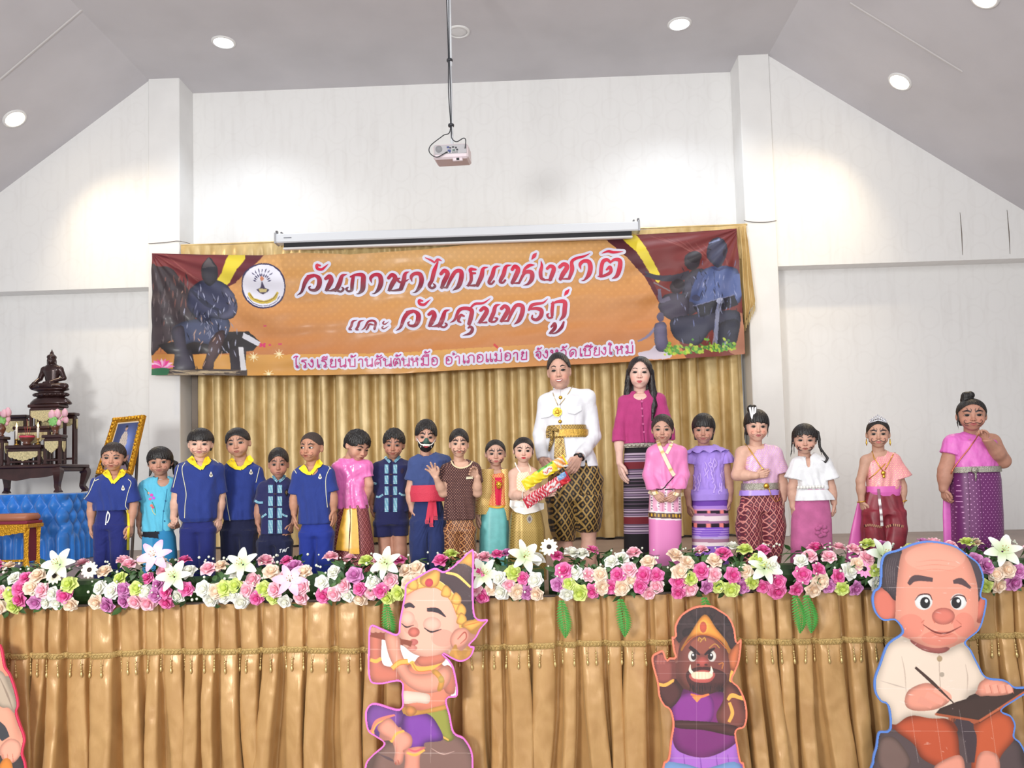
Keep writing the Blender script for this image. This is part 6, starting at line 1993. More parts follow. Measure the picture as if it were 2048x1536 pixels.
# blue draped table
zt = wz(90, 988); xr = wx(130, 1000)
x_l = -7.2
tb = thing('draped_table', 'table draped in ruched bright blue satin under the dark altar set', 'table', (.5 * (x_l + xr), YA, STAGE_Z))
MB().box((x_l, YA - .02, zt - .03), (xr, YA + .72, zt), bev=.01).build('tabletop', M_BLUE, tb)
MB().box((x_l + .05, YA + .03, STAGE_Z), (xr - .05, YA + .70, zt - .03)).build('frame', mat('table_board', (70, 76, 96), .8), tb)
def ruched():
 L1 = xr - x_l; L2 = .69
 n = int((L1 + L2) / .011); nz = 70
 P = np.zeros((nz, n, 3))
 H = zt - STAGE_Z - .012
 for k in range(n):
  u = k / (n - 1) * (L1 + L2)
  if u < L1: b = np.array([x_l + u, YA - .02]); nn = np.array([0, -1.0])
  else: b = np.array([xr, YA - .02 + (u - L1)]); nn = np.array([1.0, 0])
  for i in range(nz):
   v = i / (nz - 1) * H
   a, c = u / .145, v / .145
   # smocked lozenges: pinched points on a diagonal lattice, free folds lower down
   loz = abs(math.sin(math.pi * (a + c * .62))) * abs(math.sin(math.pi * (a - c * .62)))
   fold = .5 + .5 * math.sin(2 * math.pi * u / .105 + 1.2 * math.sin(u * 5))
   w = 1 / (1 + math.exp((v - .43) / .045))
   d = .012 + w * .055 * loz ** .7 + (1 - w) * (.02 + .042 * fold)
   P[i, k] = (b[0] + nn[0] * d, b[1] + nn[1] * d, zt - .008 - v)
 return MB().grid(P)
ruched().build('drape', M_BLUE, tb, True)
# nest of dark altar tables
def leg_profile(o, h, x, y, sx, sy, r=.035):
 """curved cabriole leg"""
 mb = MB()
 pts = [(x, y, h), (x + sx * .015, y + sy * .015, h * .85), (x + sx * .004, y + sy * .004, h * .55), (x - sx * .008, y - sy * .008, h * .25), (x + sx * .010, y + sy * .010, .03), (x + sx * .014, y + sy * .014, 0)]
 P = spline(pts, 4)
 rr = np.interp(np.linspace(0, 1, len(P)), [0, .15, .5, .8, .93, 1], [r * 1.25, r * 1.3, r * .8, r * .7, r, r * 1.05])
 return mb.tube([np.array(o) + p for p in P], rr, 4)
def apron(o, x0, x1, z1, y, drop, n=5, th=.012):
 """carved apron with a scalloped lower edge"""
 top = [(x0, y, z1), (x1, y, z1)]
 low = []
 m = 40
 for i in range(m + 1):
  t = i / m
  low.append((x1 + (x0 - x1) * t, y, z1 - drop * (.45 + .55 * (1 - abs(2 * t - 1)) ** .8 + .10 * abs(math.sin(n * math.pi * t)))))
 return MB().prism([np.array(o) + p for p in top + low], (0, th, 0))
def altar_table(name, label, px0, px1, py_top, py_bot, Y, depth, leg=.04, gilt=True, shelf=True, cab=False, zb=None, grp='dark wooden altar tables'):
 x0, x1 = wx(px0, py_top, Y), wx(px1, py_top, Y)
 zb = wz(.5 * (px0 + px1), py_bot, Y) if zb is None else zb; z1 = wz(.5 * (px0 + px1), py_top, Y)
 o = np.array([0, 0, 0.])
 t = thing(name, label, 'altar table', (.5 * (x0 + x1), Y + depth / 2, zb), grp)
 h = z1 - zb
 MB().box((x0, Y, z1 - .035), (x1, Y + depth, z1), bev=.008).box((x0 + .02, Y + .02, z1 - .075), (x1 - .02, Y + depth - .02, z1 - .035), bev=.006).build('top', M_ROSEW, t)
 for sx, xx in ((-1, x0 + leg), (1, x1 - leg)):
  for sy, yy in ((-1, Y + leg), (1, Y + depth - leg)):
   if cab:
    lm = leg_profile((0, 0, zb), h - .05, xx, yy, sx, sy, leg)
   else:
    lm = MB().box((xx - leg * .5, yy - leg * .5, zb), (xx + leg * .5, yy + leg * .5, z1 - .05), bev=.004)
   lm.build('leg', M_ROSEW, t)
 if cab:
  apron(o, x0 + .03, x1 - .03, z1 - .06, Y + .015, .10, 3).build('apron', M_ROSEW, t)
 elif gilt:
  apron(o, x0 + leg * 1.2, x1 - leg * 1.2, z1 - .07, Y + .005, min(.12, h * .45), 7).build('gilt_apron', M_GILT, t)
  pl = MB().prism([(x1 - .012, Y + leg * 1.3, z1 - .07), (x1 - .012, Y + depth - leg * 1.3, z1 - .07)] + [(x1 - .012, Y + depth - leg * 1.3 - (depth - 2.6 * leg) * i / 20, z1 - .07 - min(.12, h * .45) * (.5 + .4 * (1 - abs(i / 10 - 1)) + .1 * abs(math.sin(i * .9)))) for i in range(21)], (.010, 0, 0))
  pl.build('gilt_apron', M_GILT, t)
 if shelf and not cab:
  MB().box((x0 + leg * .6, Y + leg * .6, zb + .10 * h), (x1 - leg * .6, Y + depth - leg * .6, zb + .10 * h + .022), bev=.003).build('stretcher_shelf', M_ROSEW, t)
 return t, (x0, x1, z1, zb)
YT = YA + .12
_, lt_ = altar_table('altar_table', 'long low dark altar table with curved legs on the blue draped table', -60, 119, 930, 988, YT, .58, .045, cab=True, zb=zt + .014)
zl = lt_[2] + .001
altar_table('altar_table', 'tallest dark altar table at the back, behind the seated statue stand', 64, 150, 826, 926, YT + .475, .10, .03, zb=zl)
_, st_ = altar_table('altar_table', 'small dark altar stand directly under the seated bronze statue', 54, 117, 808, 926, YT + .27, .20, .03, shelf=False, zb=zl)
altar_table('altar_table', 'dark altar table with gilt apron under the right flower vase', 82, 122, 869, 926, YT + .01, .13, .03, zb=zl)
altar_table('altar_table', 'low dark altar table in front holding candles and incense bowl', 9, 81, 890, 927, YT + .005, .13, .03, zb=zl)
altar_table('altar_table', 'dark altar table with gilt apron under the left flower vase, at the frame edge', -34, 6, 873, 927, YT + .01, .13, .03, zb=zl)
altar_table('altar_table', 'long mid-height dark altar table behind the incense bowl', 24, 100, 852, 926, YT + .155, .11, .03, shelf=False, zb=zl)
altar_table('altar_table', 'dark altar table half hidden at the back left of the statue', -20, 52, 830, 926, YT + .475, .10, .03, zb=zl)
# seated statue
def statue():
 Y = YT + .37
 s = m_px(Y)
 base = at(98, 808, YT + .27)
 H = at(106, 697, Y)[2] - st_[2]
 k = H / 1.0
 o = np.array([at(102, 800, Y)[0], Y, st_[2]])
 g = lambda x, y, z: o + k * np.array([x, y, z])
 root = thing('seated_statue', 'dark bronze seated statue with pointed crown on the topmost altar stand', 'statue', o)
 S = SDF(g(-.45, -.24, .20), g(.45, .28, 1.02), .0042)
 # legs folded, torso upright, right hand over the knee
 S.ell(g(0, -.02, .33), k * np.array([.30, .16, .055]), .02 * k)
 for sx in (-1, 1):
  S.cone(g(sx * .05, .02, .33), g(sx * .29, -.06, .315), .072 * k, .052 * k, .03 * k)
  S.cone(g(sx * .29, -.06, .315), g(-sx * .10, -.15, .325 + .012 * sx), .050 * k, .034 * k, .02 * k)
  S.cone(g(sx * .15, .03, .625), g(sx * .215, .03, .47), .050 * k, .042 * k, .03 * k)
 S.cone(g(-.215, .03, .47), g(-.25, -.10, .37), .040 * k, .028 * k, .012 * k)
 S.cone(g(-.25, -.10, .37), g(-.29, -.14, .315), .030 * k, .018 * k, .01 * k)
 S.cone(g(.215, .03, .47), g(.06, -.13, .385), .040 * k, .028 * k, .012 * k)
 S.cone(g(.06, -.13, .385), g(-.04, -.15, .375), .028 * k, .020 * k, .01 * k)
 S.cone(g(0, .03, .38), g(0, .03, .60), .105 * k, .145 * k, .03 * k, flat=((0, 1, 0), .68))
 S.cone(g(-.13, .03, .635), g(.13, .03, .635), .05 * k, .05 * k, .04 * k)
 S.cone(g(0, .03, .64), g(0, .02, .72), .044 * k, .042 * k, .02 * k)
 S.ell(g(0, .005, .775), k * np.array([.070, .078, .088]), .01 * k)
 S.ell(g(0, -.072, .765), k * np.array([.013, .018, .024]), .008 * k)
 for sx in (-1, 1):
  S.ell(g(sx * .074, .015, .755), k * np.array([.012, .02, .058]), .008 * k)
 S.ell(g(0, .015, .845), k * np.array([.078, .085, .055]), .01 * k)
 S.cone(g(0, .02, .88), g(0, .02, .925), .046 * k, .028 * k, .012 * k)
 S.cone(g(0, .02, .92), g(0, .02, .99), .022 * k, .004 * k, .01 * k)
 V, F = S.mesh()
 put('figure', mesh_data('figure', V, F), M_BRONZE, root)
 mb = MB()
 mb.lathe([(.36 * k, .0), (.37 * k, .02 * k), (.355 * k, .045 * k), (.33 * k, .07 * k), (.30 * k, .10 * k), (.24 * k, .125 * k)], o, 28)
 mb2 = MB()
 def sq(m):
  for i, v in enumerate(m.v):
   m.v[i] = (v[0], Y + (v[1] - Y) * .50, v[2])
  return m
 sq(mb).build('plinth', M_BRONZE, root, True)
 mb2.lathe([(.22 * k, .12 * k), (.285 * k, .15 * k), (.30 * k, .18 * k), (.285 * k, .205 * k), (.22 * k, .215 * k), (.24 * k, .235 * k), (.31 * k, .255 * k), (.32 * k, .275 * k), (.29 * k, .295 * k), (.1 * k, .30 * k)], o, 28)
 for a in range(18):
  t = a * 2 * math.pi / 18
  mb2.ball(o + k * np.array([.27 * math.cos(t), .27 * math.sin(t), .175]), k * np.array([.055, .055, .032]), 8, 6)
 sq(mb2).build('lotus_base', M_BRONZE, root, True)
statue()
# vases of lotus flowers, candles, incense bowl
M_LOTP = mat('pale_pink_petal', (240, 190, 206), .5); M_LOTG = mat('lotus_leaf', (142, 206, 120), .5)
M_CERA = mat('brown_ceramic', (104, 60, 46), .3, coat=.3); M_BRASS = mat('brass', (196, 158, 80), .3, metal=.8)
M_WAX = mat('candle_wax', (246, 240, 228), .5); M_FLAME = mat('flame', (255, 190, 90), .5, emit=(255, 196, 110), estr=9)
def bud(mb, c, r, seed):
 rr = random.Random(seed)
 for k in range(7):
  a = k * 2.4; t = .35 * r * (k / 7)
  mb.ball(c + np.array([t * math.cos(a), t * math.sin(a), 0]), (r * .62, r * .62, r), 8, 6)
 mb.ball(c + [0, 0, .3 * r], (r * .6, r * .6, r), 8, 6)
def lotus_vase(px, py_base, py_top, label, Y, spots):
 b = at(px, py_base, Y); h = at(px, py_top, Y)[2] - b[2]
 o = thing('lotus_vase', label, 'vase', b, 'vases of pink lotus on the altar')
 MB().lathe([(.028, 0), (.034, .006), (.022, .02), (.040, .06), (.048, .085), (.034, .115), (.030, .128), (.04, .14)], b, 20).build('vase', M_CERA, o, True)
 for i, (x, y, r, g) in enumerate(spots):
  c = at(x, y, Y - .03 + .03 * (i % 3))
  mb = MB()
  if g:
   mb.ball(c, (r, r * .5, r * 1.1), 14, 8)
   for a in np.linspace(0, 6.28, 9)[:-1]: mb.ball(c + np.array([math.cos(a) * r * .75, -.2 * r, math.sin(a) * r * .8]), r * .32, 6, 4)
   lf = mb.build('lotus_leaf', M_LOTG, o, True)
  else:
   bud(mb, c, r, i)
   mb.build('lotus_bud', M_LOTP, o, True)
  MB().tube(spline([b + [0, 0, .12], .5 * (b + c) + [0, 0, .05], c], 4), .004, 5).build('stem', M_LOTG, o, True)
lotus_vase(111, 868, 822, 'brown vase of pale pink lotus buds beside the right candle', YT + .07, ((104, 830, .045, 0), (115, 828, .045, 0), (122, 838, .04, 0), (107, 843, .050, 1), (130, 826, .040, 0), (132, 840, .035, 0), (118, 846, .03, 0)))
lotus_vase(2, 873, 825, 'brown vase of pale pink lotus buds cut by the left picture edge', YT + .07, ((8, 828, .04, 0), (16, 825, .045, 0), (15, 838, .04, 0), (-4, 828, .04, 0), (3, 841, .05, 1), (13, 846, .03, 0)))
zlow = at(45, 890, YT + .075)[2]
for i, (px, lab) in enumerate(((33, 'lit white candle left of the incense bowl'), (76, 'lit white candle right of the incense bowl'))):
 b = at(px, 888.5, YT + .05); b[2] = zlow
 o = thing('candle', lab, 'candle', b, 'lit candles on the altar')
 MB().lathe([(.026, 0), (.022, .008), (.008, .014), (.007, .05), (.016, .058), (.016, .066)], b, 16).build('candlestick', M_BRASS, o, True)
 MB().lathe([(.012, .066), (.012, .175), (.010, .18)], b, 14).build('wax_stick', M_WAX, o, True)
 MB().lathe([(.002, .180), (.009, .195), (.010, .205), (.005, .225), (.0008, .242)], b, 12).build('flame', M_FLAME, o, True)
b = at(54, 888.5, YT + .05); b[2] = zlow
o = thing('incense_bowl', 'round brown incense bowl with thin sticks between the two candles', 'bowl', b)
MB().lathe([(.040, 0), (.044, .012), (.034, .022), (.068, .055), (.074, .085), (.068, .105), (.060, .10)], b, 24).build('bowl', M_CERA, o, True)
MB().lathe([(.0735, .075), (.0765, .085), (.0735, .095)], b, 24).build('red_band', mat('red_petals', (214, 70, 96), .6), o, True)
for dx, dy, h in ((-.02, .0, .15), (-.006, .01, .24), (.01, -.01, .14), (.024, .008, .15)):
 MB().tube([b + [dx * .6, dy, .09], b + [dx * 1.3, dy, h + .04]], .0022, 5).build('incense_stick', mat('incense', (170, 70, 76), .8), o, True)
# gilded stool with a brown cushion
YS = 7.6
def stool():
 x0, x1 = wx(-70, 1040, YS), wx(55, 1040, YS)
 z1 = wz(10, 1040, YS); D = .26
 o = thing('gilded_stool', 'gilded stool with brown cushion in front of the blue draped table', 'stool', (.5 * (x0 + x1), YS + D / 2, STAGE_Z))
 MB().box((x0 + .015, YS + .01, z1 - .02), (x1 - .015, YS + D - .01, z1 + .055), bev=.024).build('cushion', mat('brown_cushion', (176, 112, 84), .45, noise=.08, nscale=5), o, True)
 MB().box((x0 + .01, YS + .005, z1 - .045), (x1 - .01, YS + D - .005, z1 - .015), bev=.006).build('maroon_band', mat('maroon_velvet', (136, 40, 66), .7), o)
 MB().box((x0, YS, z1 - .085), (x1, YS + D, z1 - .045), bev=.006).build('seat_rail', M_GOLDF, o)
 apron((0, 0, 0), x0 + .02, x1 - .02, z1 - .08, YS + .002, .075, 9).build('gilt_apron', M_GOLDF, o)
 for xx in (x0 + .04, x1 - .04):
  for yy in (YS + .04, YS + D - .04):
   mb = MB()
   mb.tube([(xx, yy, z1 - .08), (xx, yy, z1 - .2), (xx, yy, STAGE_Z + .12), (xx, yy, STAGE_Z + .04), (xx, yy, STAGE_Z)], [.036, .026, .024, .034, .042], 4)
   mb.build('leg', M_GOLDF, o)
 MB().box((x0 + .04, YS + .03, STAGE_Z + .06), (x1 - .04, YS + .05, STAGE_Z + .085), bev=.004).build('stretcher', M_GOLDF, o)
 MB().box((x1 - .055, YS + .06, STAGE_Z + .06), (x1 - .035, YS + D - .06, z1 - .09), bev=.003).build('side_panel', mat('maroon_panel', (120, 36, 62), .6), o)
stool()
# framed portrait leaning on an easel
def portrait():
 Y = 8.05
 # corners in the picture
 q = [(231, 838), (293, 832), (266, 950), (196, 950)]
 TL, TR = at(*q[0], Y + .12), at(*q[1], Y + .12)
 BL, BR = at(*q[3], Y), at(*q[2], Y)
 U = .5 * ((TR - TL) + (BR - BL)); Wd = np.linalg.norm(U); U /= Wd
 V_ = .5 * ((TL - BL) + (TR - BR)); Hh = np.linalg.norm(V_); V_ /= Hh
 Nn = np.cross(U, V_); Nn /= np.linalg.norm(Nn)
 Nn = Nn if Nn[1] < 0 else -Nn
 def B(u, v): return BL * (1 - u) * (1 - v) + BR * u * (1 - v) + TL * (1 - u) * v + TR * u * v
 o = thing('framed_portrait', 'framed portrait print in an ornate gold frame on an easel behind the leftmost girl', 'picture frame', (BL + BR) / 2)
 fw = .15
 mb = MB()
 prof = [(0, 0), (0, .05), (.25, .065), (.45, .04), (.6, .055), (.8, .045), (1, .02), (1, 0)]
 def ringp(t):
  a = t * fw; b2 = t * fw * Wd / Hh
  return [(a, b2), (1 - a, b2), (1 - a, 1 - b2), (a, 1 - b2)]
 P = np.array([[B(*c) + Nn * d for c in ringp(t)] for t, d in prof])
 for i in range(len(prof) - 1):
  for k in range(4):
   k2 = (k + 1) % 4
   mb.add([P[i, k], P[i, k2], P[i + 1, k2], P[i + 1, k]], [(0, 1, 2, 3)])
 rr = random.Random(2)
 for k in range(4):          # carved leaves along the frame
  a, b2 = np.array(ringp(.42)[k]), np.array(ringp(.42)[(k + 1) % 4])
  n = 9 if k % 2 == 0 else 14
  for i in range(n + 1):
   p = a + (b2 - a) * i / n
   mb.ball(B(*p) + Nn * .055, (rr.uniform(.012, .024), .012, rr.uniform(.012, .024)), 7, 5)
 mb.build('gilt_frame', M_GOLDF, o, True)
 pt = MB()
 n = 46; m = 62
 G, C = [], []
 for j in range(m):
  for i in range(n):
   u, v = i / (n - 1), j / (m - 1)
   G.append(B(fw + u * (1 - 2 * fw), fw * Wd / Hh + v * (1 - 2 * fw * Wd / Hh)) + Nn * .018)
   c = np.array([58, 70, 116.]) + np.array([70, 80, 110.]) * math.exp(-((u - .66) / .25) ** 2 - ((v - .55) / .3) ** 2)
   if u < .04 or u > .96 or v < .03 or v > .97: c = np.array([226, 214, 190.])
   x = u - .48
   if ((x / .055) ** 2 + ((v - .86) / .05) ** 2) < 1: c = np.array([196, 160, 146.])
   if ((x / .06) ** 2 + ((v - .90) / .025) ** 2) < 1: c = np.array([40, 36, 44.])
   if .52 < v < .80 and abs(x) < .10 + .30 * (.80 - v) - (0 if v < .72 else .6 * (v - .72)): c = np.array([214, 200, 190.]) - 26 * ((math.sin(u * 70) * math.sin(v * 60)) > .2)
   if .28 < v <= .52 and abs(x) < .15 + .1 * (.52 - v): c = np.array([200, 186, 180.]) - 20 * (math.sin(u * 60) > .3)
   if v < .30 and abs(u - .6) < .30: c = np.array([150, 120, 128.]) - 30 * (math.sin(v * 90) > 0)
   if v < .12: c = np.array([120, 104, 120.])
   C.append(linv(c))
 pt.grid(np.array(G).reshape(m, n, 3), C)
 pt.build('portrait_print', mat_vc('photo_print', .3, coat=.4), o, True)
 MB().prism([B(.02, .02), B(.98, .02), B(.98, .98), B(.02, .98)], -Nn * .012).build('back_board', mat('brown_board', (110, 84, 60), .8), o)
 M_E = mat('easel_wood', (60, 48, 44), .6)
 ft = [at(192, 1098, Y - .05), at(263, 1098, Y - .05), at(236, 1085, Y + .55)]
 for p in ft: p[2] = STAGE_Z
 for a_, b_ in ((ft[0], B(.28, .85) - Nn * .03), (ft[1], B(.78, .85) - Nn * .03), (ft[2], B(.5, .9) - Nn * .05)):
  MB().tube([a_, b_], .014, 6).build('easel_leg', M_E, o)
 MB().tube([B(.0, .0) + Nn * .03 - V_ * .02, B(1, 0) + Nn * .03 - V_ * .02], .018, 6).build('ledge', M_E, o)
portrait()
# ------------------------------------------------------------------ projection screen, projector
YSC = 8.98
a, b = at(550, 468, YSC), at(1278, 441, YSC)
zt_, zb_ = a[2], at(550, 487, YSC)[2]
zsc = .5 * (a[2] + b[2])
hcase = 19 * m_px(YSC)
o = thing('projector_screen', 'retracted white projector screen in its long case above the banner', 'projector screen', (.5 * (a[0] + b[0]), YSC, zsc))
M_CASE = mat('white_case', (226, 230, 236), .4); M_BLK = mat('black_slot', (26, 26, 32), .6)
MB().box((a[0], YSC, zsc - hcase), (b[0], YSC + .13, zsc), bev=.012).build('case', M_CASE, o)
for xx in (a[0], b[0]):
 sx = 1 if xx == a[0] else -1
 e = MB().box((xx - .012, YSC - .006, zsc - hcase - .006), (xx + .012, YSC + .135, zsc + .012), bev=.004).build('end_cap', mat('grey_plastic', (176, 178, 184), .5), o)
 MB().box((xx - .012, YSC + .05, zsc + .008), (xx + .012, YSC + .09, zsc + .05), bev=.003).build('bracket', mat('steel', (120, 120, 124), .4, metal=.7), e)
x0, x1 = at(566, 490, YSC)[0], at(1264, 462, YSC)[0]
MB().box((x0, YSC + .03, zsc - hcase - .052), (x1, YSC + .07, zsc - hcase + .004)).build('fabric_edge', M_BLK, o)
MB().box((x0 - .01, YSC + .02, zsc - hcase - .075), (x1 + .01, YSC + .08, zsc - hcase - .050), bev=.008).build('bottom_bar', mat('white_bar', (236, 236, 238), .4), o)
MB().box((a[0] + .10, YSC - .002, zsc - hcase * .55), (a[0] + .19, YSC + .002, zsc - hcase * .45)).build('nameplate', mat('grey_print', (120, 124, 132), .5), o)
MB().tube([(a[0] + .05, YSC + .07, zsc + .03), (a[0] + .05, YM - .005, zsc + .03)], .012, 6).build('wall_bracket', mat('steel', (120, 120, 124)), o)
MB().tube([(b[0] - .05, YSC + .07, zsc + .03), (b[0] - .05, YM - .005, zsc + .03)], .012, 6).build('wall_bracket', MATS['steel'], o)
YPJ = 6.9
def projector():
 c = at(901, 303, YPJ)
 s = m_px(YPJ)
 Wd, H, D = 72 * s, 26 * s, .26
 o = thing('ceiling_projector', 'white projector hanging on a long ceiling pole in the middle', 'projector', c)
 R0 = Matrix.Rotation(-.04, 3, 'Z') @ Matrix.Rotation(.12, 3, 'X')
 g = lambda x, y, z: c + np.array(R0 @ Vector((x, y, z)))
 def tf(mb):
  mb.v = [tuple(g(*v)) for v in mb.v]; return mb
 body = mat('projector_plastic', (222, 208, 214), .45)
 tf(MB().box((-Wd / 2, 0, -H * .55), (Wd / 2, D, H * .6), bev=.016)).build('housing', body, o)
 pn = tf(MB().box((-Wd * .46, -.004, -.02), (Wd * .46, .006, H * .5), bev=.002)).build('rear_panel', mat('panel_grey', (176, 174, 178), .5), o)
 mb = MB().lathe([(.030, 0), (.030, .004), (.026, .006), (.024, .003)], (-Wd * .33, -.004, H * .22), 20, axis=(0, -1, 0))
 tf(mb).build('speaker_grille', mat('grille_grey', (138, 138, 142), .6), pn, True)
 for i, (x, z, w, h, cl) in enumerate(((-.03, .036, .022, .016, (66, 74, 130)), (-.01, .030, .014, .012, (50, 50, 58)), (.015, .036, .020, .010, (40, 40, 46)), (.04, .030, .014, .014, (30, 30, 36)), (.05, .012, .016, .014, (40, 40, 50)), (-.02, .008, .028, .016, (60, 70, 126)), (.02, .010, .022, .014, (86, 110, 100)), (-.04, -.006, .012, .010, (30, 30, 34)), (-.015, -.006, .012, .010, (60, 70, 120)), (.012, -.008, .008, .008, (30, 30, 34)), (.03, -.008, .008, .008, (30, 30, 34)), (.048, -.008, .008, .008, (30, 30, 34)))):
  tf(MB().box((x + .01 - w / 2, -.008, z - h / 2), (x + .01 + w / 2, -.003, z + h / 2), bev=.001)).build('socket', mat('socket_%d_%d_%d' % cl, cl, .5), pn)
 tf(MB().box((Wd * .06, -.02, -H * .60 - .022), (Wd * .34, .02, -H * .52), bev=.006)).build('foot', body, o)
 tf(MB().box((Wd * .17, -.024, -H * .60 - .016), (Wd * .25, -.018, -H * .60 + .004))).build('sensor', M_BLK, o)
 tf(MB().box((-Wd * .3, .06, H * .6), (Wd * .3, D - .05, H * .6 + .012), bev=.003)).build('mount_plate', mat('mount_white', (214, 214, 218), .4), o)
 top = ceil_point(886, -50)[0]
 pb = g(.0, .12, H * .6)
 pb2 = np.array([pb[0], pb[1], zc])
 MB().tube([pb, pb + [0, 0, .8]], .014, 10).build('lower_pole', mat('white_pole', (226, 230, 236), .35), o, True)
 MB().tube([pb + [0, 0, .75], pb2], .019, 10).build('upper_pole', mat('white_pole', (226, 230, 236)), o, True)
 MB().lathe([(.07, 0), (.07, -.012), (.03, -.03), (.02, -.03)], pb2, 20).build('ceiling_plate', MATS['mount_white'], o, True)
 blk = mat('black_cable', (52, 54, 60), .5)
 y0 = .08
 c1 = [pb2 + [-.02, -.02, 0], pb + [-.022, -.02, 1.6], pb + [-.014, -.022, .9], pb + [-.02, -.022, .5], pb + [-.010, -.022, .16], g(-.06, -.01, H * .6 + .07), g(-.17, -.02, H * .5), g(-.18, -.04, -.01), g(-.12, -.03, -.05), g(-.03, -.012, -.005)]
 c2 = [pb2 + [.0, -.025, 0], pb + [.004, -.022, 1.6], pb + [-.004, -.024, .9], pb + [.0, -.024, .4], pb + [.0, -.024, .14], g(.02, -.01, H * .6 + .04), g(.06, -.01, H * .6 + .012), g(.12, -.02, H * .6 + .035), g(.14, -.02, H * .6 + .02), g(.135, -.02, .03), g(.13, -.006, .02)]
 for q in (c1, c2):
  MB().tube(spline(q, 8), .0045, 6).build('cable', blk, o, True)
 for z in (.20, .80, 1.45):
  MB().lathe([(.026, -.01), (.028, 0), (.026, .01)], pb + [-.004, -.008, z], 12).build('cable_tie', blk, o, True)
projector()
# thin wires strung across the tops of the two columns
for lab, pts in (('thin dark wire sagging across the left column above the banner', ((297, 487), (330, 485), (356, 482), (380, 487))), ('thin dark wire sagging across the right column beside the banner', ((1488, 441), (1505, 444), (1535, 444), (1553, 441)))):
 P = [at(x, y, YC - .004) for x, y in pts]
 tag(MB().tube(spline(P, 6), .0035, 5).build('wire', mat('old_wire', (96, 84, 72), .7)), lab, 'wire', 'wires on the columns')
# ------------------------------------------------------------------ printed artwork: flat shapes rasterised to vertex pigment
class Art:
 def __init__(s, x0, y0, x1, y1, res=1.0, bg=(255, 255, 255)):
  s.x0, s.y0, s.res = x0, y0, res
  s.w, s.h = int((x1 - x0) / res) + 1, int((y1 - y0) / res) + 1
  s.c = np.empty((s.h, s.w, 3)); s.c[:] = bg
  s.p = np.zeros((s.h, s.w))
 def xy(s):
  return np.meshgrid(s.x0 + s.res * np.arange(s.w), s.y0 + s.res * np.arange(s.h))
 def mask(s, poly):
  P = np.array(poly, float)
  a = np.maximum(np.floor((P.min(0) - [s.x0, s.y0]) / s.res).astype(int) - 1, 0)
  b = np.minimum(np.ceil((P.max(0) - [s.x0, s.y0]) / s.res).astype(int) + 2, [s.w, s.h])
  if (b <= a).any(): return None
  m = np.zeros((b[1] - a[1], b[0] - a[0]))
  for ox in (-.25, .25):
   for oy in (-.25, .25):
    X, Y = np.meshgrid(s.x0 + s.res * (np.arange(a[0], b[0]) + ox), s.y0 + s.res * (np.arange(a[1], b[1]) + oy))
    ins = np.zeros(X.shape, bool)
    for i in range(len(P)):
     (xa, ya), (xb, yb) = P[i], P[(i + 1) % len(P)]
     if ya == yb: continue
     ins ^= ((ya > Y) != (yb > Y)) & (X < (xb - xa) * (Y - ya) / (yb - ya) + xa)
    m += ins * .25
  return m, slice(a[1], b[1]), slice(a[0], b[0])
 def fill(s, poly, col, sm=5, c2=None, edge=0.0, er=5, op=1.0):
  """col to c2 from top to bottom; edge darkens towards the outline the way the print does"""
  if sm: poly = spline(poly, sm, True)
  r = s.mask(poly)
  if r is None: return s
  m, sy, sx = r
  col = np.array(col, float)
  C = np.broadcast_to(col, m.shape + (3,)).copy()
  if c2 is not None:
   t = np.linspace(0, 1, m.shape[0])[:, None, None]
   C = C * (1 - t) + np.array(c2, float) * t
  if edge:
   k = max(1, int(er / s.res))
   q = m.copy()
   for _ in range(2):
    for ax in (0, 1):
     q = sum(np.roll(q, d, ax) for d in range(-k, k + 1)) / (2 * k + 1)
   C = C * (1 - edge * np.clip(2 * (1 - q), 0, 1))[..., None]
  s.p[sy, sx] = np.maximum(s.p[sy, sx], m * op)
  m = (m * op)[..., None]
  s.c[sy, sx] = s.c[sy, sx] * (1 - m) + C * m
  return s
 def ell(s, x, y, rx, ry, col, rot=0, **k):
  t = np.linspace(0, 2 * math.pi, 29)[:-1]; a = math.radians(rot)
  u, v = rx * np.cos(t), ry * np.sin(t)
  return s.fill(np.stack([x + u * math.cos(a) - v * math.sin(a), y + u * math.sin(a) + v * math.cos(a)], 1), col, 0, **k)
 def line(s, pts, w, col, n=6, op=1.0):
  P = spline(pts, n) if len(pts) > 2 else np.array([np.array(pts[0]) + (np.array(pts[1], float) - np.array(pts[0])) * t for t in np.linspace(0, 1, 5)])
  W = np.interp(np.linspace(0, 1, len(P)), np.linspace(0, 1, len(w)), w) if isinstance(w, (list, tuple)) else np.full(len(P), float(w))
  L_, R_ = [], []
  for i, p in enumerate(P):
   t = P[min(i + 1, len(P) - 1)] - P[max(i - 1, 0)]; t = t / (np.linalg.norm(t) + 1e-9)
   q = np.array([-t[1], t[0]]) * W[i] * .5
   L_.append(p + q); R_.append(p - q)
  return s.fill(L_ + R_[::-1], col, 0, op=op)
 def bleed(s, n):
  """carry the painted colours outwards to the cut edge"""
  k = (s.p > .95).astype(float)
  for _ in range(n):
   a = np.zeros_like(s.c); w = np.zeros_like(k)
   for dy, dx in ((0, 1), (0, -1), (1, 0), (-1, 0)):
    a += np.roll(s.c * k[..., None], (dy, dx), (0, 1)); w += np.roll(k, (dy, dx), (0, 1))
   g = (k < .5) & (w > 0)
   s.c[g] = a[g] / w[g][:, None]; k[g] = 1
 def pig(s):
  return linv(np.clip(s.c, 0, 255))
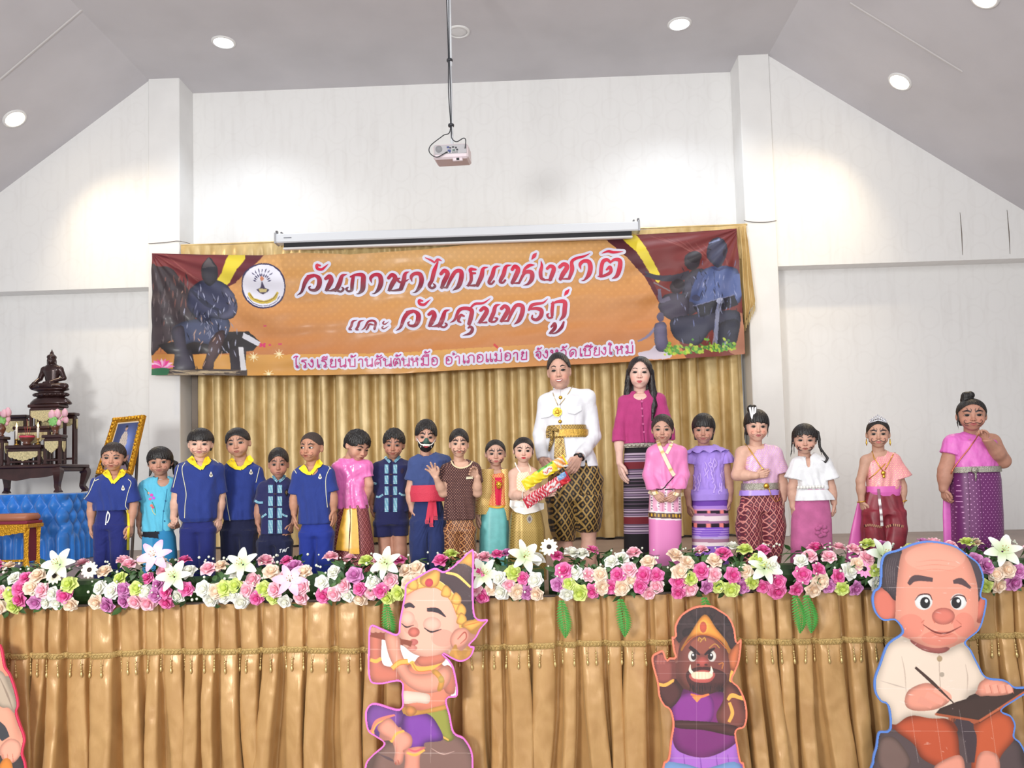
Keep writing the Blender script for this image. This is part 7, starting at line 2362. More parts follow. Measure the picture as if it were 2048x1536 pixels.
# ------------------------------------------------------------------ the banner
YB = 9.10
TOP = np.array([(303, 506), (400, 508), (520, 510), (600, 505), (700, 509), (760, 505), (850, 499), (930, 490), (1060, 478), (1180, 473), (1300, 467), (1400, 462), (1473, 457), (1491, 456)], float)
BOT = np.array([(302, 750), (500, 751), (640, 750), (800, 747), (900, 741), (1000, 736), (1100, 731), (1200, 727), (1300, 721), (1400, 715), (1491, 708)], float)
btop = lambda x: np.interp(x, TOP[:, 0], TOP[:, 1])
bbot = lambda x: np.interp(x, BOT[:, 0], BOT[:, 1])
def bwrinkle(x, y):
 x = np.asarray(x, float); y = np.asarray(y, float)
 r1 = np.hypot(x - 303, y - 506); a1 = np.arctan2(y - 506, x - 303)
 r2 = np.hypot(x - 1480, y - 457); a2 = np.arctan2(y - 457, 1480 - x)
 d = .013 * np.sin(a1 * 21 + .5) * np.exp(-((r1 - 170) / 170) ** 2) + .013 * np.sin(a2 * 19) * np.exp(-((r2 - 170) / 150) ** 2)
 d += .009 * np.sin((y + .030 * x) * .085 + 1.7 * np.sin(x * .006)) + .004 * np.sin(y * .19 + x * .021) * np.sin(x * .013)
 d += .003 * np.sin(x * .11 + y * .07) * np.sin(y * .05 - x * .02)
 return d
def bpt(x, y, off=0.0):
 d = ray(x, y); p = CAM + d * (YB / d[1])
 return p + np.array([0, float(bwrinkle(x, y)) - off, 0])
def banner_art():
 A = Art(298, 450, 1496, 756, 1.0)
 X, Y = A.xy()
 v = np.clip((Y - btop(X)) / (bbot(X) - btop(X)), 0, 1)
 g = np.exp(-((X - 900) / 330) ** 2 - ((v - .35) / .5) ** 2)
 c = (1 - v)[..., None] * np.array([212, 160, 100]) + v[..., None] * np.array([192, 116, 64])
 c = c + g[..., None] * np.array([10, 12, 0])
 w = np.abs(np.sin(X * .19 + Y * .19)) * np.abs(np.sin(X * .19 - Y * .19))      # faint damask of the print
 c = c + ((w > .72) * 9.0 * (1 - v))[..., None] * np.array([1, 1, .7])
 gb = (v > .83) * np.clip((480 - np.abs(X - 700)) / 200, .25, 1)
 c = c * (1 - .55 * gb[..., None]) + np.array([232, 186, 84]) * .55 * gb[..., None]
 A.c = c
 MAR, YR = (112, 36, 46), (226, 206, 58)
 # left drapery, ribbon and rock
 A.fill([(298, 500), (528, 508), (500, 538), (470, 566), (440, 580), (420, 640), (360, 670), (298, 690)], MAR, 0, c2=(126, 56, 48))
 A.fill([(490, 508), (526, 508), (500, 538), (470, 566), (446, 578)], (96, 26, 40), 0)
 A.fill([(457, 507), (490, 508), (474, 541), (449, 574), (429, 568), (444, 545)], YR, 3)
 for a, b in (((310, 512), (400, 560)), ((330, 508), (430, 590)), ((303, 520), (380, 600))): A.line([a, b], [1, 3, 1], (150, 84, 80), op=.6)
 A.fill([(298, 540), (318, 534), (342, 536), (362, 560), (388, 600), (384, 650), (322, 694), (298, 700)], (66, 56, 62), 4, edge=.3)
 rr = random.Random(5)
 for i in range(70):
  x, y = rr.uniform(303, 380), rr.uniform(545, 690)
  A.line([(x, y), (x + rr.uniform(-3, 3), y + rr.uniform(8, 22))], [.8, 2.6, .8], rr.choice([(110, 100, 104), (40, 32, 38), (128, 84, 78)]), op=.85)
 # seated stone king on a bench
 A.fill([(316, 690), (450, 664), (496, 662), (520, 684), (508, 702), (440, 708), (336, 708)], (44, 40, 44), 0, edge=.2)
 A.fill([(486, 664), (520, 684), (516, 692), (484, 676)], (206, 206, 216), 0)
 for q in (((350, 700), (384, 700), (390, 740), (346, 740)), ((458, 698), (494, 694), (490, 742), (460, 742))): A.fill(q, (58, 52, 60), 0, edge=.2)
 A.fill([(330, 738), (494, 738), (494, 752), (318, 752)], (70, 60, 58), 0)
 for i in range(30): A.line([(rr.uniform(322, 480), rr.uniform(740, 750)), (rr.uniform(330, 490), rr.uniform(740, 750))], 1.0, (206, 186, 150), op=.5)
 A.fill([(478, 694), (488, 694), (492, 740), (480, 740)], (226, 226, 232), 0)
 A.fill([(344, 655), (380, 640), (430, 634), (458, 640), (456, 668), (430, 690), (390, 684), (356, 690)], (74, 82, 112), 4, edge=.35)
 A.fill([(344, 656), (366, 652), (372, 690), (388, 728), (386, 738), (350, 738), (356, 712), (346, 680)], (70, 66, 82), 4, edge=.3)
 A.fill([(424, 672), (450, 662), (442, 700), (428, 726), (426, 738), (404, 738), (412, 716)], (84, 66, 70), 4, edge=.3)
 A.fill([(384, 572), (412, 560), (440, 562), (460, 578), (474, 606), (470, 632), (450, 640), (424, 636), (404, 646), (376, 616), (376, 590)], (58, 62, 92), 4, edge=.4)
 A.fill([(440, 575), (462, 580), (475, 608), (470, 630), (448, 638), (436, 630), (456, 620), (456, 598)], (92, 94, 124), 4, edge=.3)
 A.line([(382, 580), (410, 606), (440, 622)], [5, 9, 5], (40, 44, 66))
 A.fill([(402, 540), (410, 522), (417, 514), (428, 524), (436, 540), (432, 562), (420, 572), (408, 562)], (50, 50, 62), 4, edge=.4)
 A.fill([(404, 536), (416, 514), (432, 534)], (84, 78, 84), 0)
 for i in range(110):
  x, y = rr.gauss(420, 34), rr.gauss(640, 52)
  if 560 < y < 736 and 346 < x < 474: A.line([(x, y), (x + rr.uniform(-7, 7), y + rr.uniform(5, 16))], [.5, 2.2, .5], rr.choice([(186, 190, 216), (24, 24, 32), (206, 166, 146), (140, 144, 172)]), op=.85)
 # lotus and leaf in the corner
 for a in range(9):
  t = math.radians(-10 - a * 20)
  A.line([(322, 734), (322 + 14 * math.cos(t), 734 + 9 * math.sin(t)), (322 + 28 * math.cos(t), 736 + 20 * math.sin(t))], [3, 8, .5], ((236, 120, 190), (244, 190, 224), (226, 70, 150))[a % 3])
 A.fill([(300, 738), (336, 736), (332, 752), (300, 752)], (48, 110, 76), 3)
 # butterflies, sparkles
 for x, y, k in ((525, 690, 1.6), (530, 652, .7), (560, 688, .8), (540, 690, .7)):
  for a in (-.6, .6, 2.6, 3.7): A.line([(x, y), (x + 5 * k * math.cos(a), y + 5 * k * math.sin(a))], [1, 3 * k, .5], (206, 50, 110))
 for x, y in ((537, 748), (558, 708), (508, 714)):
  for a in range(8): A.line([(x, y), (x + 11 * math.cos(a * .785), y + 11 * math.sin(a * .785))], [2.4, .3], (255, 244, 196))
 # round school emblem
 A.ell(527, 571.5, 45, 46, (42, 38, 82)); A.ell(527, 571.5, 42, 43, (228, 228, 242))
 for a in range(-5, 6):
  t = math.radians(-90 + a * 15)
  for r0, r1, w in ((12, 19, 2.6), (21, 27 + 3 * math.cos(a * .3), 2.2)):
   if abs(a) > 3 and r0 > 12: continue
   A.line([(525 + r0 * math.cos(t), 566 + r0 * math.sin(t)), (525 + r1 * math.cos(t), 566 + r1 * math.sin(t))], [1, w, .5], (52, 46, 90))
 A.ell(525, 558, 4, 4.5, (206, 130, 96))
 A.fill([(525, 562), (529, 575), (538, 579), (525, 588), (512, 579), (521, 575)], (70, 60, 90), 2); A.fill([(516, 577), (534, 577), (532, 584), (518, 584)], (206, 190, 130), 0)
 A.line([(496, 585), (506, 598), (525, 604), (545, 598), (556, 584)], [5, 7, 7, 7, 5], (206, 180, 70))
 A.line([(499, 588), (508, 598), (525, 603), (543, 598), (553, 587)], 1.2, (110, 84, 50))
 A.line([(494, 592), (506, 606), (527, 612), (548, 605), (559, 592)], 1.2, (60, 54, 90))
 # right drapery and group of statues
 A.fill([(1208, 474), (1496, 450), (1496, 756), (1380, 740), (1362, 690), (1338, 634), (1309, 590), (1288, 550), (1250, 512)], (116, 40, 44), 0, c2=(120, 50, 40))
 A.fill([(1208, 474), (1246, 470), (1290, 530), (1318, 590), (1309, 590), (1288, 550), (1250, 512)], (84, 24, 40), 0)
 A.fill([(1244, 474), (1274, 470), (1300, 512), (1320, 548), (1316, 566), (1302, 548), (1272, 504)], YR, 3)
 for i in range(9): A.line([(1300 + i * 18, 470 + i * 3), (1380 + i * 10, 500 + i * 6)], [1, 3, 1], (166, 106, 100), op=.35)
 A.fill([(1440, 640), (1496, 630), (1496, 700), (1460, 705)], (176, 120, 96), 3)
 A.fill([(1376, 548), (1410, 540), (1410, 600), (1380, 630), (1362, 600)], (70, 68, 84), 4, edge=.35)
 A.line([(1296, 549), (1318, 556), (1350, 556), (1380, 548)], [9, 11, 13, 16], (58, 54, 68)); A.line([(1291, 542), (1300, 550)], [3, 7], (58, 54, 68)); A.line([(1290, 551), (1302, 551)], [3, 6], (58, 54, 68))
 A.ell(1384, 522, 16, 18, (62, 56, 66), edge=.3); A.ell(1388, 514, 15, 12, (44, 38, 46))
 A.fill([(1334, 588), (1362, 588), (1378, 600), (1372, 640), (1340, 640), (1318, 618), (1322, 600)], (72, 66, 84), 4, edge=.35)
 A.ell(1353, 574, 13, 14, (66, 58, 68), edge=.3); A.ell(1358, 567, 12, 10, (42, 36, 44))
 A.line([(1307, 565), (1340, 582)], 3.4, (120, 110, 120)); A.line([(1318, 578), (1322, 600), (1340, 596)], [6, 9, 8], (106, 100, 124))
 A.fill([(1342, 640), (1390, 628), (1470, 620), (1480, 650), (1462, 690), (1436, 700), (1424, 660), (1396, 690), (1350, 676)], (52, 54, 76), 4, edge=.35)
 A.fill([(1436, 650), (1476, 640), (1470, 690), (1440, 692)], (40, 42, 60), 4, edge=.3)
 A.fill([(1404, 542), (1428, 532), (1450, 532), (1476, 541), (1483, 590), (1466, 612), (1390, 610), (1385, 572)], (84, 100, 152), 4, edge=.4)
 A.line([(1428, 535), (1430, 570), (1428, 606)], 1.0, (50, 58, 96))
 A.line([(1404, 545), (1390, 580), (1384, 604)], [14, 15, 11], (72, 84, 130)); A.line([(1474, 548), (1480, 580), (1460, 600), (1440, 602)], [14, 15, 13, 9], (92, 108, 160))
 A.fill([(1386, 612), (1468, 590), (1476, 610), (1402, 634)], (26, 24, 38), 0); A.line([(1386, 612), (1468, 590)], 1.6, (120, 124, 160))
 A.ell(1392, 596, 9, 6, (70, 74, 104)); A.ell(1440, 602, 8, 6, (180, 186, 214))
 A.line([(1440, 600), (1434, 640), (1430, 690)], [10, 8, 10], (160, 166, 196), op=.75)
 A.fill([(1414, 500), (1420, 482), (1436, 474), (1450, 482), (1455, 502), (1446, 526), (1436, 535), (1422, 526), (1413, 512)], (64, 66, 92), 4, edge=.35)
 A.ell(1449, 506, 4, 8, (44, 42, 60)); A.line([(1418, 486), (1440, 478)], [2, 5], (120, 130, 170)); A.line([(1414, 498), (1422, 500)], 2.2, (30, 28, 40)); A.line([(1424, 534), (1437, 539), (1452, 534)], 5, (58, 66, 110))
 A.fill([(1276, 706), (1300, 700), (1312, 690), (1340, 698), (1340, 716), (1290, 718)], (206, 196, 212), 4)
 A.line([(1276, 683), (1296, 672), (1314, 652)], [3, 5, 7], (130, 124, 156)); A.fill([(1310, 648), (1330, 646), (1334, 672), (1336, 700), (1314, 700), (1308, 672)], (104, 98, 130), 4, edge=.3); A.ell(1321, 634, 7, 10, (84, 76, 104))
 for i in range(160):
  x = rr.uniform(1330, 1472); y = 712 - (x - 1330) * .07 - abs(rr.gauss(0, 10)) - 3
  A.ell(x, y, rr.uniform(2, 5), rr.uniform(1.5, 3.5), rr.choice([(84, 150, 54), (128, 190, 60), (188, 206, 70), (70, 128, 60), (166, 196, 66)]), rot=rr.uniform(0, 90))
 for i in range(100):
  x, y = rr.gauss(1420, 40), rr.gauss(600, 50)
  if 480 < y < 690 and 1345 < x < 1480: A.line([(x, y), (x + rr.uniform(-6, 6), y + rr.uniform(6, 18))], [.5, 2.0, .5], rr.choice([(160, 168, 206), (26, 26, 40), (110, 120, 166)]), op=.75)
 A.line([(988, 688), (996, 697)], [5, 4], (206, 50, 50))
 return A
bn = thing('event_banner', 'orange vinyl banner with red Thai lettering and statue pictures across the stage back', 'banner', at(900, 750, YB))
def banner_mesh():
 A = banner_art(); pig = A.pig()
 nx, ny = 1080, 232
 us = np.linspace(0, 1, nx)
 V = np.zeros((ny, nx, 3)); Cc = np.zeros((ny, nx, 3))
 for j in range(ny):
  v = j / (ny - 1)
  xr_ = 1473 + 17.5 * v; xl_ = 303 - v
  x = xl_ + (xr_ - xl_) * us
  y = btop(x) * (1 - v) + bbot(x) * v
  d = AX_R[None] * ((x - CX) / F_PX)[:, None] + AX_U[None] * (-(y - CY) / F_PX)[:, None] + AX_F[None]
  P = CAM + d * (YB / d[:, 1])[:, None]
  P[:, 1] += bwrinkle(x, y)
  V[j] = P
  Cc[j] = pig[np.clip((y - A.y0).round().astype(int), 0, A.h - 1), np.clip((x - A.x0).round().astype(int), 0, A.w - 1)]
 i = np.arange(ny * nx).reshape(ny, nx)
 F = np.stack([i[:-1, :-1], i[1:, :-1], i[1:, 1:], i[:-1, 1:]], -1).reshape(-1, 4)
 return put('vinyl_sheet', mesh_data('vinyl_sheet', V.reshape(-1, 3), F, True, Cc.reshape(-1, 3)), mat_vc('printed_vinyl', .5, coat=.12, coatr=.18), bn)
banner_mesh()
# lettering: brush strokes (x, y, width) traced glyph by glyph
def stroke_mesh(strokes, grow, colour, off, n=5):
 mb = MB()
 for si, st in enumerate(strokes):
  off += 2.4e-5
  P = spline(st, n) if len(st) > 2 else np.array([np.array(st[0]) + (np.array(st[1], float) - np.array(st[0])) * t for t in np.linspace(0, 1, 4)])
  L_, R_ = [], []
  for i, p in enumerate(P):
   t = P[min(i + 1, len(P) - 1), :2] - P[max(i - 1, 0), :2]; t = t / (np.linalg.norm(t) + 1e-9)
   h = max(p[2], .3) * .5 + grow
   q = np.array([-t[1], t[0]]) * h
   L_.append(p[:2] + q); R_.append(p[:2] - q)
  rows = np.array([[bpt(*a, off), bpt(*((a + b) / 2), off), bpt(*b, off)] for a, b in zip(L_, R_)])
  mb.grid(rows, [colour((a + b)[1] / 2) for a, b in zip(L_, R_) for _ in range(3)])
  for e, k in ((0, -1), (len(P) - 1, 1)):
   t = P[min(e + 1, len(P) - 1), :2] - P[max(e - 1, 0), :2]; t = t / (np.linalg.norm(t) + 1e-9)
   h = max(P[e, 2], .3) * .5 + grow
   if h < .6: continue
   ring = [P[e, :2] + h * np.array([math.cos(a), math.sin(a)]) for a in np.linspace(0, 6.283, 13)[:-1]]
   b0 = [bpt(*P[e, :2], off + 1.2e-5)] + [bpt(*q, off + 1.2e-5) for q in ring]
   mb.add(b0, [(0, 1 + i, 1 + (i + 1) % 12) for i in range(12)], [colour(P[e, 1])] * 13)
 return mb
def Z1(l): return [[(590 + .166 * x, 500 + .166 * y, .166 * w) for x, y, w in s] for s in l]
def Z2(l): return [[(930 + .166 * x, 490 + .166 * y, .166 * w) for x, y, w in s] for s in l]
def sh(l, dx, dy): return [[(x + dx, y + dy, w) for x, y, w in s] for s in l]
WO = [[(25, 548, 4), (85, 505, 30), (125, 400, 48), (170, 335, 52), (230, 310, 40)], [(160, 320, 30), (240, 310, 34), (295, 350, 55), (295, 430, 58), (255, 485, 40), (195, 485, 28), (175, 455, 22), (195, 440, 10)]]
HAN = [[(300, 185, 22), (262, 180, 36), (268, 222, 34), (320, 232, 34), (360, 200, 22), (400, 165, 4)]]
NO = [[(375, 350, 40), (420, 320, 50), (440, 370, 60), (410, 440, 58), (385, 485, 40)], [(365, 492, 10), (430, 495, 18), (480, 485, 40)], [(630, 292, 3), (570, 315, 40), (545, 390, 55), (520, 450, 55), (490, 490, 40)], [(510, 490, 30), (555, 505, 24), (590, 475, 26), (570, 455, 14)]]
AA = [[(925, 400, 6), (915, 340, 40), (960, 300, 42), (1020, 310, 52), (1040, 380, 58), (1020, 460, 52), (970, 520, 20), (930, 530, 3)]]
T1 = Z1(WO + HAN + NO + [[(670, 325, 20), (740, 300, 36), (820, 310, 55), (825, 400, 60), (815, 480, 55), (770, 525, 20), (740, 530, 3)], [(705, 320, 40), (695, 400, 45), (690, 480, 40)], [(690, 490, 30), (650, 502, 24), (622, 475, 28), (645, 455, 14)]]
 + AA + [[(1130, 340, 40), (1170, 300, 46), (1210, 340, 56), (1170, 420, 56), (1140, 485, 40)], [(1120, 492, 10), (1200, 492, 22), (1270, 480, 36)], [(1380, 262, 3), (1330, 290, 40), (1310, 380, 55), (1280, 470, 50)], [(1380, 350, 4), (1330, 380, 24), (1270, 392, 26), (1235, 360, 30), (1262, 345, 16)]]
 + sh(AA, 487, -14) + [[(1570, 95, 10), (1640, 125, 24), (1680, 150, 20)], [(1680, 150, 14), (1720, 115, 30), (1770, 130, 6)], [(1720, 140, 20), (1680, 250, 50), (1650, 370, 46), (1620, 430, 40), (1650, 465, 26), (1690, 440, 30), (1670, 410, 14)],
 [(1760, 290, 40), (1800, 250, 48), (1840, 290, 56), (1800, 380, 56), (1770, 455, 40)], [(1750, 458, 8), (1830, 455, 26)], [(1830, 455, 30), (1890, 330, 46), (1940, 260, 46), (2000, 260, 50), (2005, 340, 58), (1970, 440, 50), (1900, 490, 4)]])
E1 = [[(430, 255, 3), (360, 275, 40), (330, 370, 52), (290, 450, 40), (320, 470, 26), (350, 440, 26)]]
T1 += Z2([[(125, 345, 24), (75, 340, 34), (68, 295, 44), (130, 300, 24)], [(75, 350, 40), (75, 430, 40), (40, 490, 30)], [(20, 492, 10), (120, 490, 30)], [(280, 268, 3), (220, 290, 40), (200, 380, 56), (150, 485, 46)]] + E1 + sh(E1, 135, -12)
 + [[(570, 300, 40), (600, 260, 46), (640, 300, 56), (610, 380, 56), (570, 455, 44)], [(555, 462, 8), (650, 460, 28)], [(840, 245, 6), (780, 250, 40), (725, 290, 34), (700, 340, 24)], [(650, 460, 28), (720, 340, 40), (800, 335, 52), (805, 410, 54), (760, 470, 30), (700, 490, 3)],
 [(860, 98, 10), (835, 130, 46), (806, 172, 14)], [(915, 190, 4), (925, 260, 34), (910, 330, 46), (920, 400, 40), (960, 422, 26)], [(990, 290, 34), (1030, 260, 40), (1070, 290, 52), (1045, 370, 52), (1025, 420, 40)], [(930, 422, 14), (1040, 420, 26)],
 [(1140, 270, 40), (1190, 235, 46), (1230, 270, 56), (1180, 350, 56), (1150, 410, 44)], [(1130, 412, 8), (1240, 410, 26)], [(1255, 405, 36), (1290, 300, 52), (1285, 210, 40), (1340, 165, 34), (1430, 140, 26), (1510, 100, 3)]]
 + sh(AA, 470, -100) + [[(1635, 372, 44), (1640, 280, 46), (1662, 205, 46), (1710, 185, 40), (1750, 215, 30)], [(1750, 215, 20), (1800, 182, 36), (1862, 195, 50), (1862, 280, 56), (1830, 370, 46), (1770, 405, 4)], [(1705, 300, 22), (1745, 270, 40), (1752, 330, 40), (1660, 376, 30), (1600, 378, 10)], [(1645, 107, 6), (1720, 80, 30), (1790, 92, 34), (1905, 84, 4)]])
E2 = [[(755, 845, 3), (700, 865, 26), (680, 920, 30), (655, 955, 24), (680, 962, 16)]]
T2 = Z1(E2 + sh(E2, 82, 2) + [[(800, 968, 4), (845, 935, 22), (885, 868, 26), (940, 855, 26), (975, 880, 30), (960, 952, 30)], [(945, 905, 18), (900, 900, 24), (880, 940, 24), (862, 962, 18)], [(1075, 865, 16), (1062, 885, 18), (1085, 898, 16), (1132, 866, 4)], [(1065, 922, 16), (1050, 940, 18), (1075, 950, 16), (1130, 920, 4)]] + sh(WO, 1190, 428) + sh(HAN, 1235, 428) + sh(NO, 1240, 428))
T2 += Z2([[(-180, 940, 4), (-120, 900, 30), (-70, 790, 44), (0, 765, 44), (80, 790, 52), (72, 880, 54), (50, 950, 46)], [(-10, 860, 22), (-50, 850, 34), (-80, 910, 34), (-50, 935, 18)], [(60, 770, 20), (120, 712, 30), (220, 700, 26), (310, 640, 3)], [(40, 1000, 20), (65, 985, 30), (90, 1015, 40), (60, 1065, 36), (-30, 1092, 3)],
 [(190, 790, 40), (230, 760, 46), (265, 800, 54), (220, 880, 54), (180, 930, 40)], [(150, 940, 8), (260, 935, 24)], [(430, 718, 3), (370, 740, 40), (345, 820, 50), (305, 910, 50)], [(320, 928, 28), (360, 925, 24), (390, 890, 26), (360, 880, 14)],
 [(440, 770, 40), (480, 740, 46), (520, 780, 54), (480, 860, 54), (440, 915, 40)], [(420, 922, 8), (520, 915, 26)], [(520, 910, 30), (570, 800, 44), (620, 730, 44), (690, 740, 50), (690, 820, 56), (650, 910, 46), (590, 958, 4)],
 [(770, 785, 26), (800, 735, 40), (850, 715, 36), (940, 700, 26), (1000, 650, 3)], [(780, 775, 26), (860, 768, 40), (920, 790, 50), (912, 860, 50), (860, 902, 38), (810, 885, 28), (812, 850, 18)],
 [(1060, 700, 36), (1050, 790, 42), (1050, 850, 34)], [(1050, 872, 26), (1010, 880, 24), (990, 845, 26), (1010, 828, 14)], [(1040, 712, 16), (1120, 685, 36), (1200, 690, 52), (1200, 780, 56), (1190, 850, 50), (1145, 905, 18)], [(1040, 985, 24), (1080, 945, 38), (1082, 1000, 44), (1030, 1060, 34)], [(1010, 1066, 8), (1090, 1062, 22), (1160, 1000, 40), (1190, 928, 24)], [(1255, 535, 10), (1225, 572, 44), (1200, 610, 12)]])
def ring(x, y, r=.13): return [(x + r * math.cos(a), y + r * 1.05 * math.sin(a)) for a in np.linspace(0, 6.283, 8)]
GL = {'n': [ring(.16, .86), [(.28, .9), (.28, .03), (.55, .10), (.8, .14)], ring(.84, .10), [(.93, .1), (.93, 1)]], 'r': [[(.15, .80), (.2, .95), (.5, .96), (.85, .98)], [(.15, .80), (.55, .74), (.72, .5), (.70, .12)], ring(.57, .12)],
 'g': [ring(.60, .85), [(.72, .88), (.76, .4), (.62, .06), (.38, .12), (.08, .5)]], 'e': [[(.3, 1), (.3, .14)], ring(.45, .13)], 'y': [ring(.32, .88), [(.42, .8), (.16, .66), (.34, .5), (.18, .36), (.18, .02), (.88, .02)], [(.88, .02), (.88, 1)]],
 'b': [ring(.18, .86), [(.28, .9), (.28, .02)], [(.28, .02), (.9, .02)], [(.9, .02), (.9, 1)]], 'a': [[(.15, .78), (.3, .96), (.6, .98), (.78, .82), (.78, 0)]], 's': [[(.18, .02), (.12, .55), (.4, .95), (.75, .86), (.85, .5), (.85, 0)], ring(.42, .38), [(.52, .46), (.85, .52)], [(.62, .92), (1.1, 1.2)]],
 't': [[(.2, .02), (.10, .55), (.28, .96), (.5, .80), (.72, .96), (.9, .6), (.9, 0)], ring(.44, .42), [(.42, .28), (.3, .05)]], 'h': [ring(.16, .86), [(.28, .9), (.28, 0)], [(.28, .42), (.6, .6), (.82, .45), (.85, 0)], ring(.78, .86)],
 'm': [ring(.18, .86), [(.28, .9), (.28, .14)], ring(.16, .12), [(.28, .14), (.6, .04), (.9, .02)], [(.9, .02), (.9, 1)]], 'o': [ring(.32, .62), [(.18, .62), (.22, .9), (.55, 1), (.88, .8), (.88, .2), (.55, 0), (.2, .1), (.18, .5)]],
 'p': [ring(.12, .12), [(.26, .1), (.24, .55), (.12, .74), (.5, 1), (.88, .8), (.88, 0)]], 'j': [[(.12, .82), (.5, 1), (.82, .75), (.8, .3), (.6, 0), (.42, .3)], ring(.34, .48)], 'w': [[(.15, .85), (.5, 1), (.82, .78), (.82, .12)], ring(.69, .12)],
 'd': [[(.2, .02), (.12, .6), (.45, .98), (.88, .75), (.88, 0)], ring(.44, .42), [(.42, .28), (.3, .05)]], 'c': [ring(.2, .84), [(.32, .86), (.24, .4), (.24, .02)], [(.24, .02), (.85, .02)], [(.85, .02), (.86, .6), (.70, .78), (1.12, 1.2)]],
 'O': [[(.0, 1.32), (.3, 1.5), (.75, 1.46), (.42, 1.26), (.36, .14)], ring(.52, .13)], 'I': [ring(.26, 1.38), [(.38, 1.44), (.58, 1.3), (.36, 1.0), (.34, .14)], ring(.49, .13)], 'E': [[(.12, 1), (.12, .14)], ring(.22, .13), [(.62, 1), (.62, .14)], ring(.73, .13)],
 '1': [ring(.45, 1.28, .10), [(.5, 1.2), (.75, 1.28), (.95, 1.45)]], '2': [[(.2, 1.16), (.5, 1.38), (.9, 1.16)], [(.2, 1.16), (.9, 1.16)], [(.92, 1.16), (.92, 1.42)]], '3': [[(.2, 1.16), (.5, 1.38), (.9, 1.16)], [(.2, 1.16), (.9, 1.16)], [(.92, 1.16), (.92, 1.40)], [(.74, 1.2), (.74, 1.42)]],
 '4': [ring(.5, 1.34, .10), [(.56, 1.26), (.8, 1.34), (1.0, 1.5)]], '5': [ring(.55, 1.70, .10), [(.6, 1.62), (.85, 1.70), (1.05, 1.86)]], '6': [[(.8, 1.2), (.8, 1.46)]], '7': [ring(-.12, 1.28, .11)], }
BASE = np.array([(590, 735.5), (870, 730.5), (940, 725.5), (1100, 716), (1263, 706)])
T3 = []
def put_glyphs(txt, x0, k):
 for ch, a, b in txt:
  for g in ch:
   for s_ in GL[g]:
    q = []
    for u, v in s_:
     x = x0 + k * (a + u * (b - a))
     q.append((x, np.interp(x, BASE[:, 0], BASE[:, 1]) - 15.0 * v, 2.3))
    T3.append(q)
put_glyphs([('O', 50, 115), ('r', 130, 205), ('g', 212, 292), ('e', 310, 370), ('r2', 365, 445), ('y', 462, 548), ('n', 565, 662), ('b4', 680, 772), ('a', 795, 868), ('n', 880, 972), ('s1', 985, 1078), ('n', 1092, 1192), ('t4', 1205, 1300), ('n', 1308, 1402), ('h', 1415, 1508), ('m35', 1535, 1632), ('o', 1648, 1732), ('o', 1815, 1903), ('7a', 1925, 1998), ('e', 2015, 2075)], 580, .1709)
put_glyphs([('p', 25, 115), ('o', 130, 218), ('E', 240, 335), ('m6', 345, 435), ('o', 455, 540), ('a', 558, 628), ('y', 650, 730), ('j1', 820, 900), ('g', 905, 985), ('h', 1000, 1095), ('w1', 1110, 1195), ('d', 1215, 1308), ('e', 1332, 1392), ('c2', 1380, 1480), ('y', 1500, 1582), ('g', 1588, 1665), ('I', 1670, 1745), ('h', 1760, 1852), ('m6', 1880, 1970)], 930, .1709)
wht = linv((226, 226, 246))
def red(y0, y1):
 def f(y):
  t = min(1, max(0, (y - y0) / (y1 - y0)))
  return linv(np.array((216, 30, 70)) * (1 - t) + np.array((92, 22, 44)) * t)
 return f
M_INK = mat_vc('printed_ink', .5, coat=.1, coatr=.18)
stroke_mesh(T1 + T2, 5.2, lambda y: wht, .004, 4).build('lettering_outline', M_INK, bn)
stroke_mesh(T3, 4.4, lambda y: wht, .004, 2).build('lettering_outline', M_INK, bn)
stroke_mesh([[(p[0], p[1], p[2]) for p in s_] for s_ in T1], 0, red(540, 585), .010, 5).build('title_lettering', M_INK, bn)
stroke_mesh(T2, 0, red(600, 690), .010, 5).build('title_lettering', M_INK, bn)
stroke_mesh(T3, 0, lambda y: linv((196, 36, 128)), .010, 3).build('school_name_lettering', M_INK, bn)
# gold valance behind the banner, with a swag hanging beside its right end
YV = 9.19
vt = lambda x: np.interp(x, [362, 560, 900, 1280, 1495], [492, 486, 471, 459, 450])
va = thing('gold_valance', 'gold cloth valance behind the banner top with fringed swag at its right end', 'valance', at(900, 500, YV))
xs_ = np.linspace(362, 1492, 420)
P = np.zeros((14, len(xs_), 3))
for j in range(14):
 for i, x in enumerate(xs_):
  fold = .012 * math.sin(x * .33 + 2 * math.sin(x * .021)) * min(1, j / 4) + .010 * math.sin(x * .045 + j * .5)
  P[j, i] = at(x, vt(x) + j * 5.2, YV) + [0, fold, 0]
MB().grid(P).build('pelmet', M_GOLD_C, va, True)
MB().tube([at(362, vt(362) - 1, YV + .02), at(1494, vt(1494) - 1, YV + .02)], .012, 8).build('rail', M_GOLD_C, va)
def swag():
 L_ = [(1473, 455), (1478, 500), (1481, 560), (1484, 600), (1487, 622), (1489, 650)]
 R_ = [(1492, 452), (1497, 490), (1502, 540), (1507, 585), (1509, 606), (1500, 618)]
 a, b = spline(L_, 6), spline(R_, 6)
 P = np.zeros((len(a), 26, 3))
 for i in range(len(a)):
  for k in range(26):
   t = k / 25
   q = a[i] * (1 - t) + b[i] * t
   P[i, k] = at(q[0], q[1], 9.175) + [0, .022 * math.sin(t * 15 + i * .10), 0]
 return MB().grid(P)
swag().build('swag', M_GOLD_C, va, True)
for k in range(9):
 t = k / 8
 q = np.array((1487, 650)) * (1 - t) + np.array((1509, 606)) * t
 p = at(q[0], q[1], 9.165)
 MB().tube([p, p + [0, 0, -.05], p + [0, 0, -.10]], [.004, .008, .003], 6).build('fringe_tassel', M_BEAD, va)
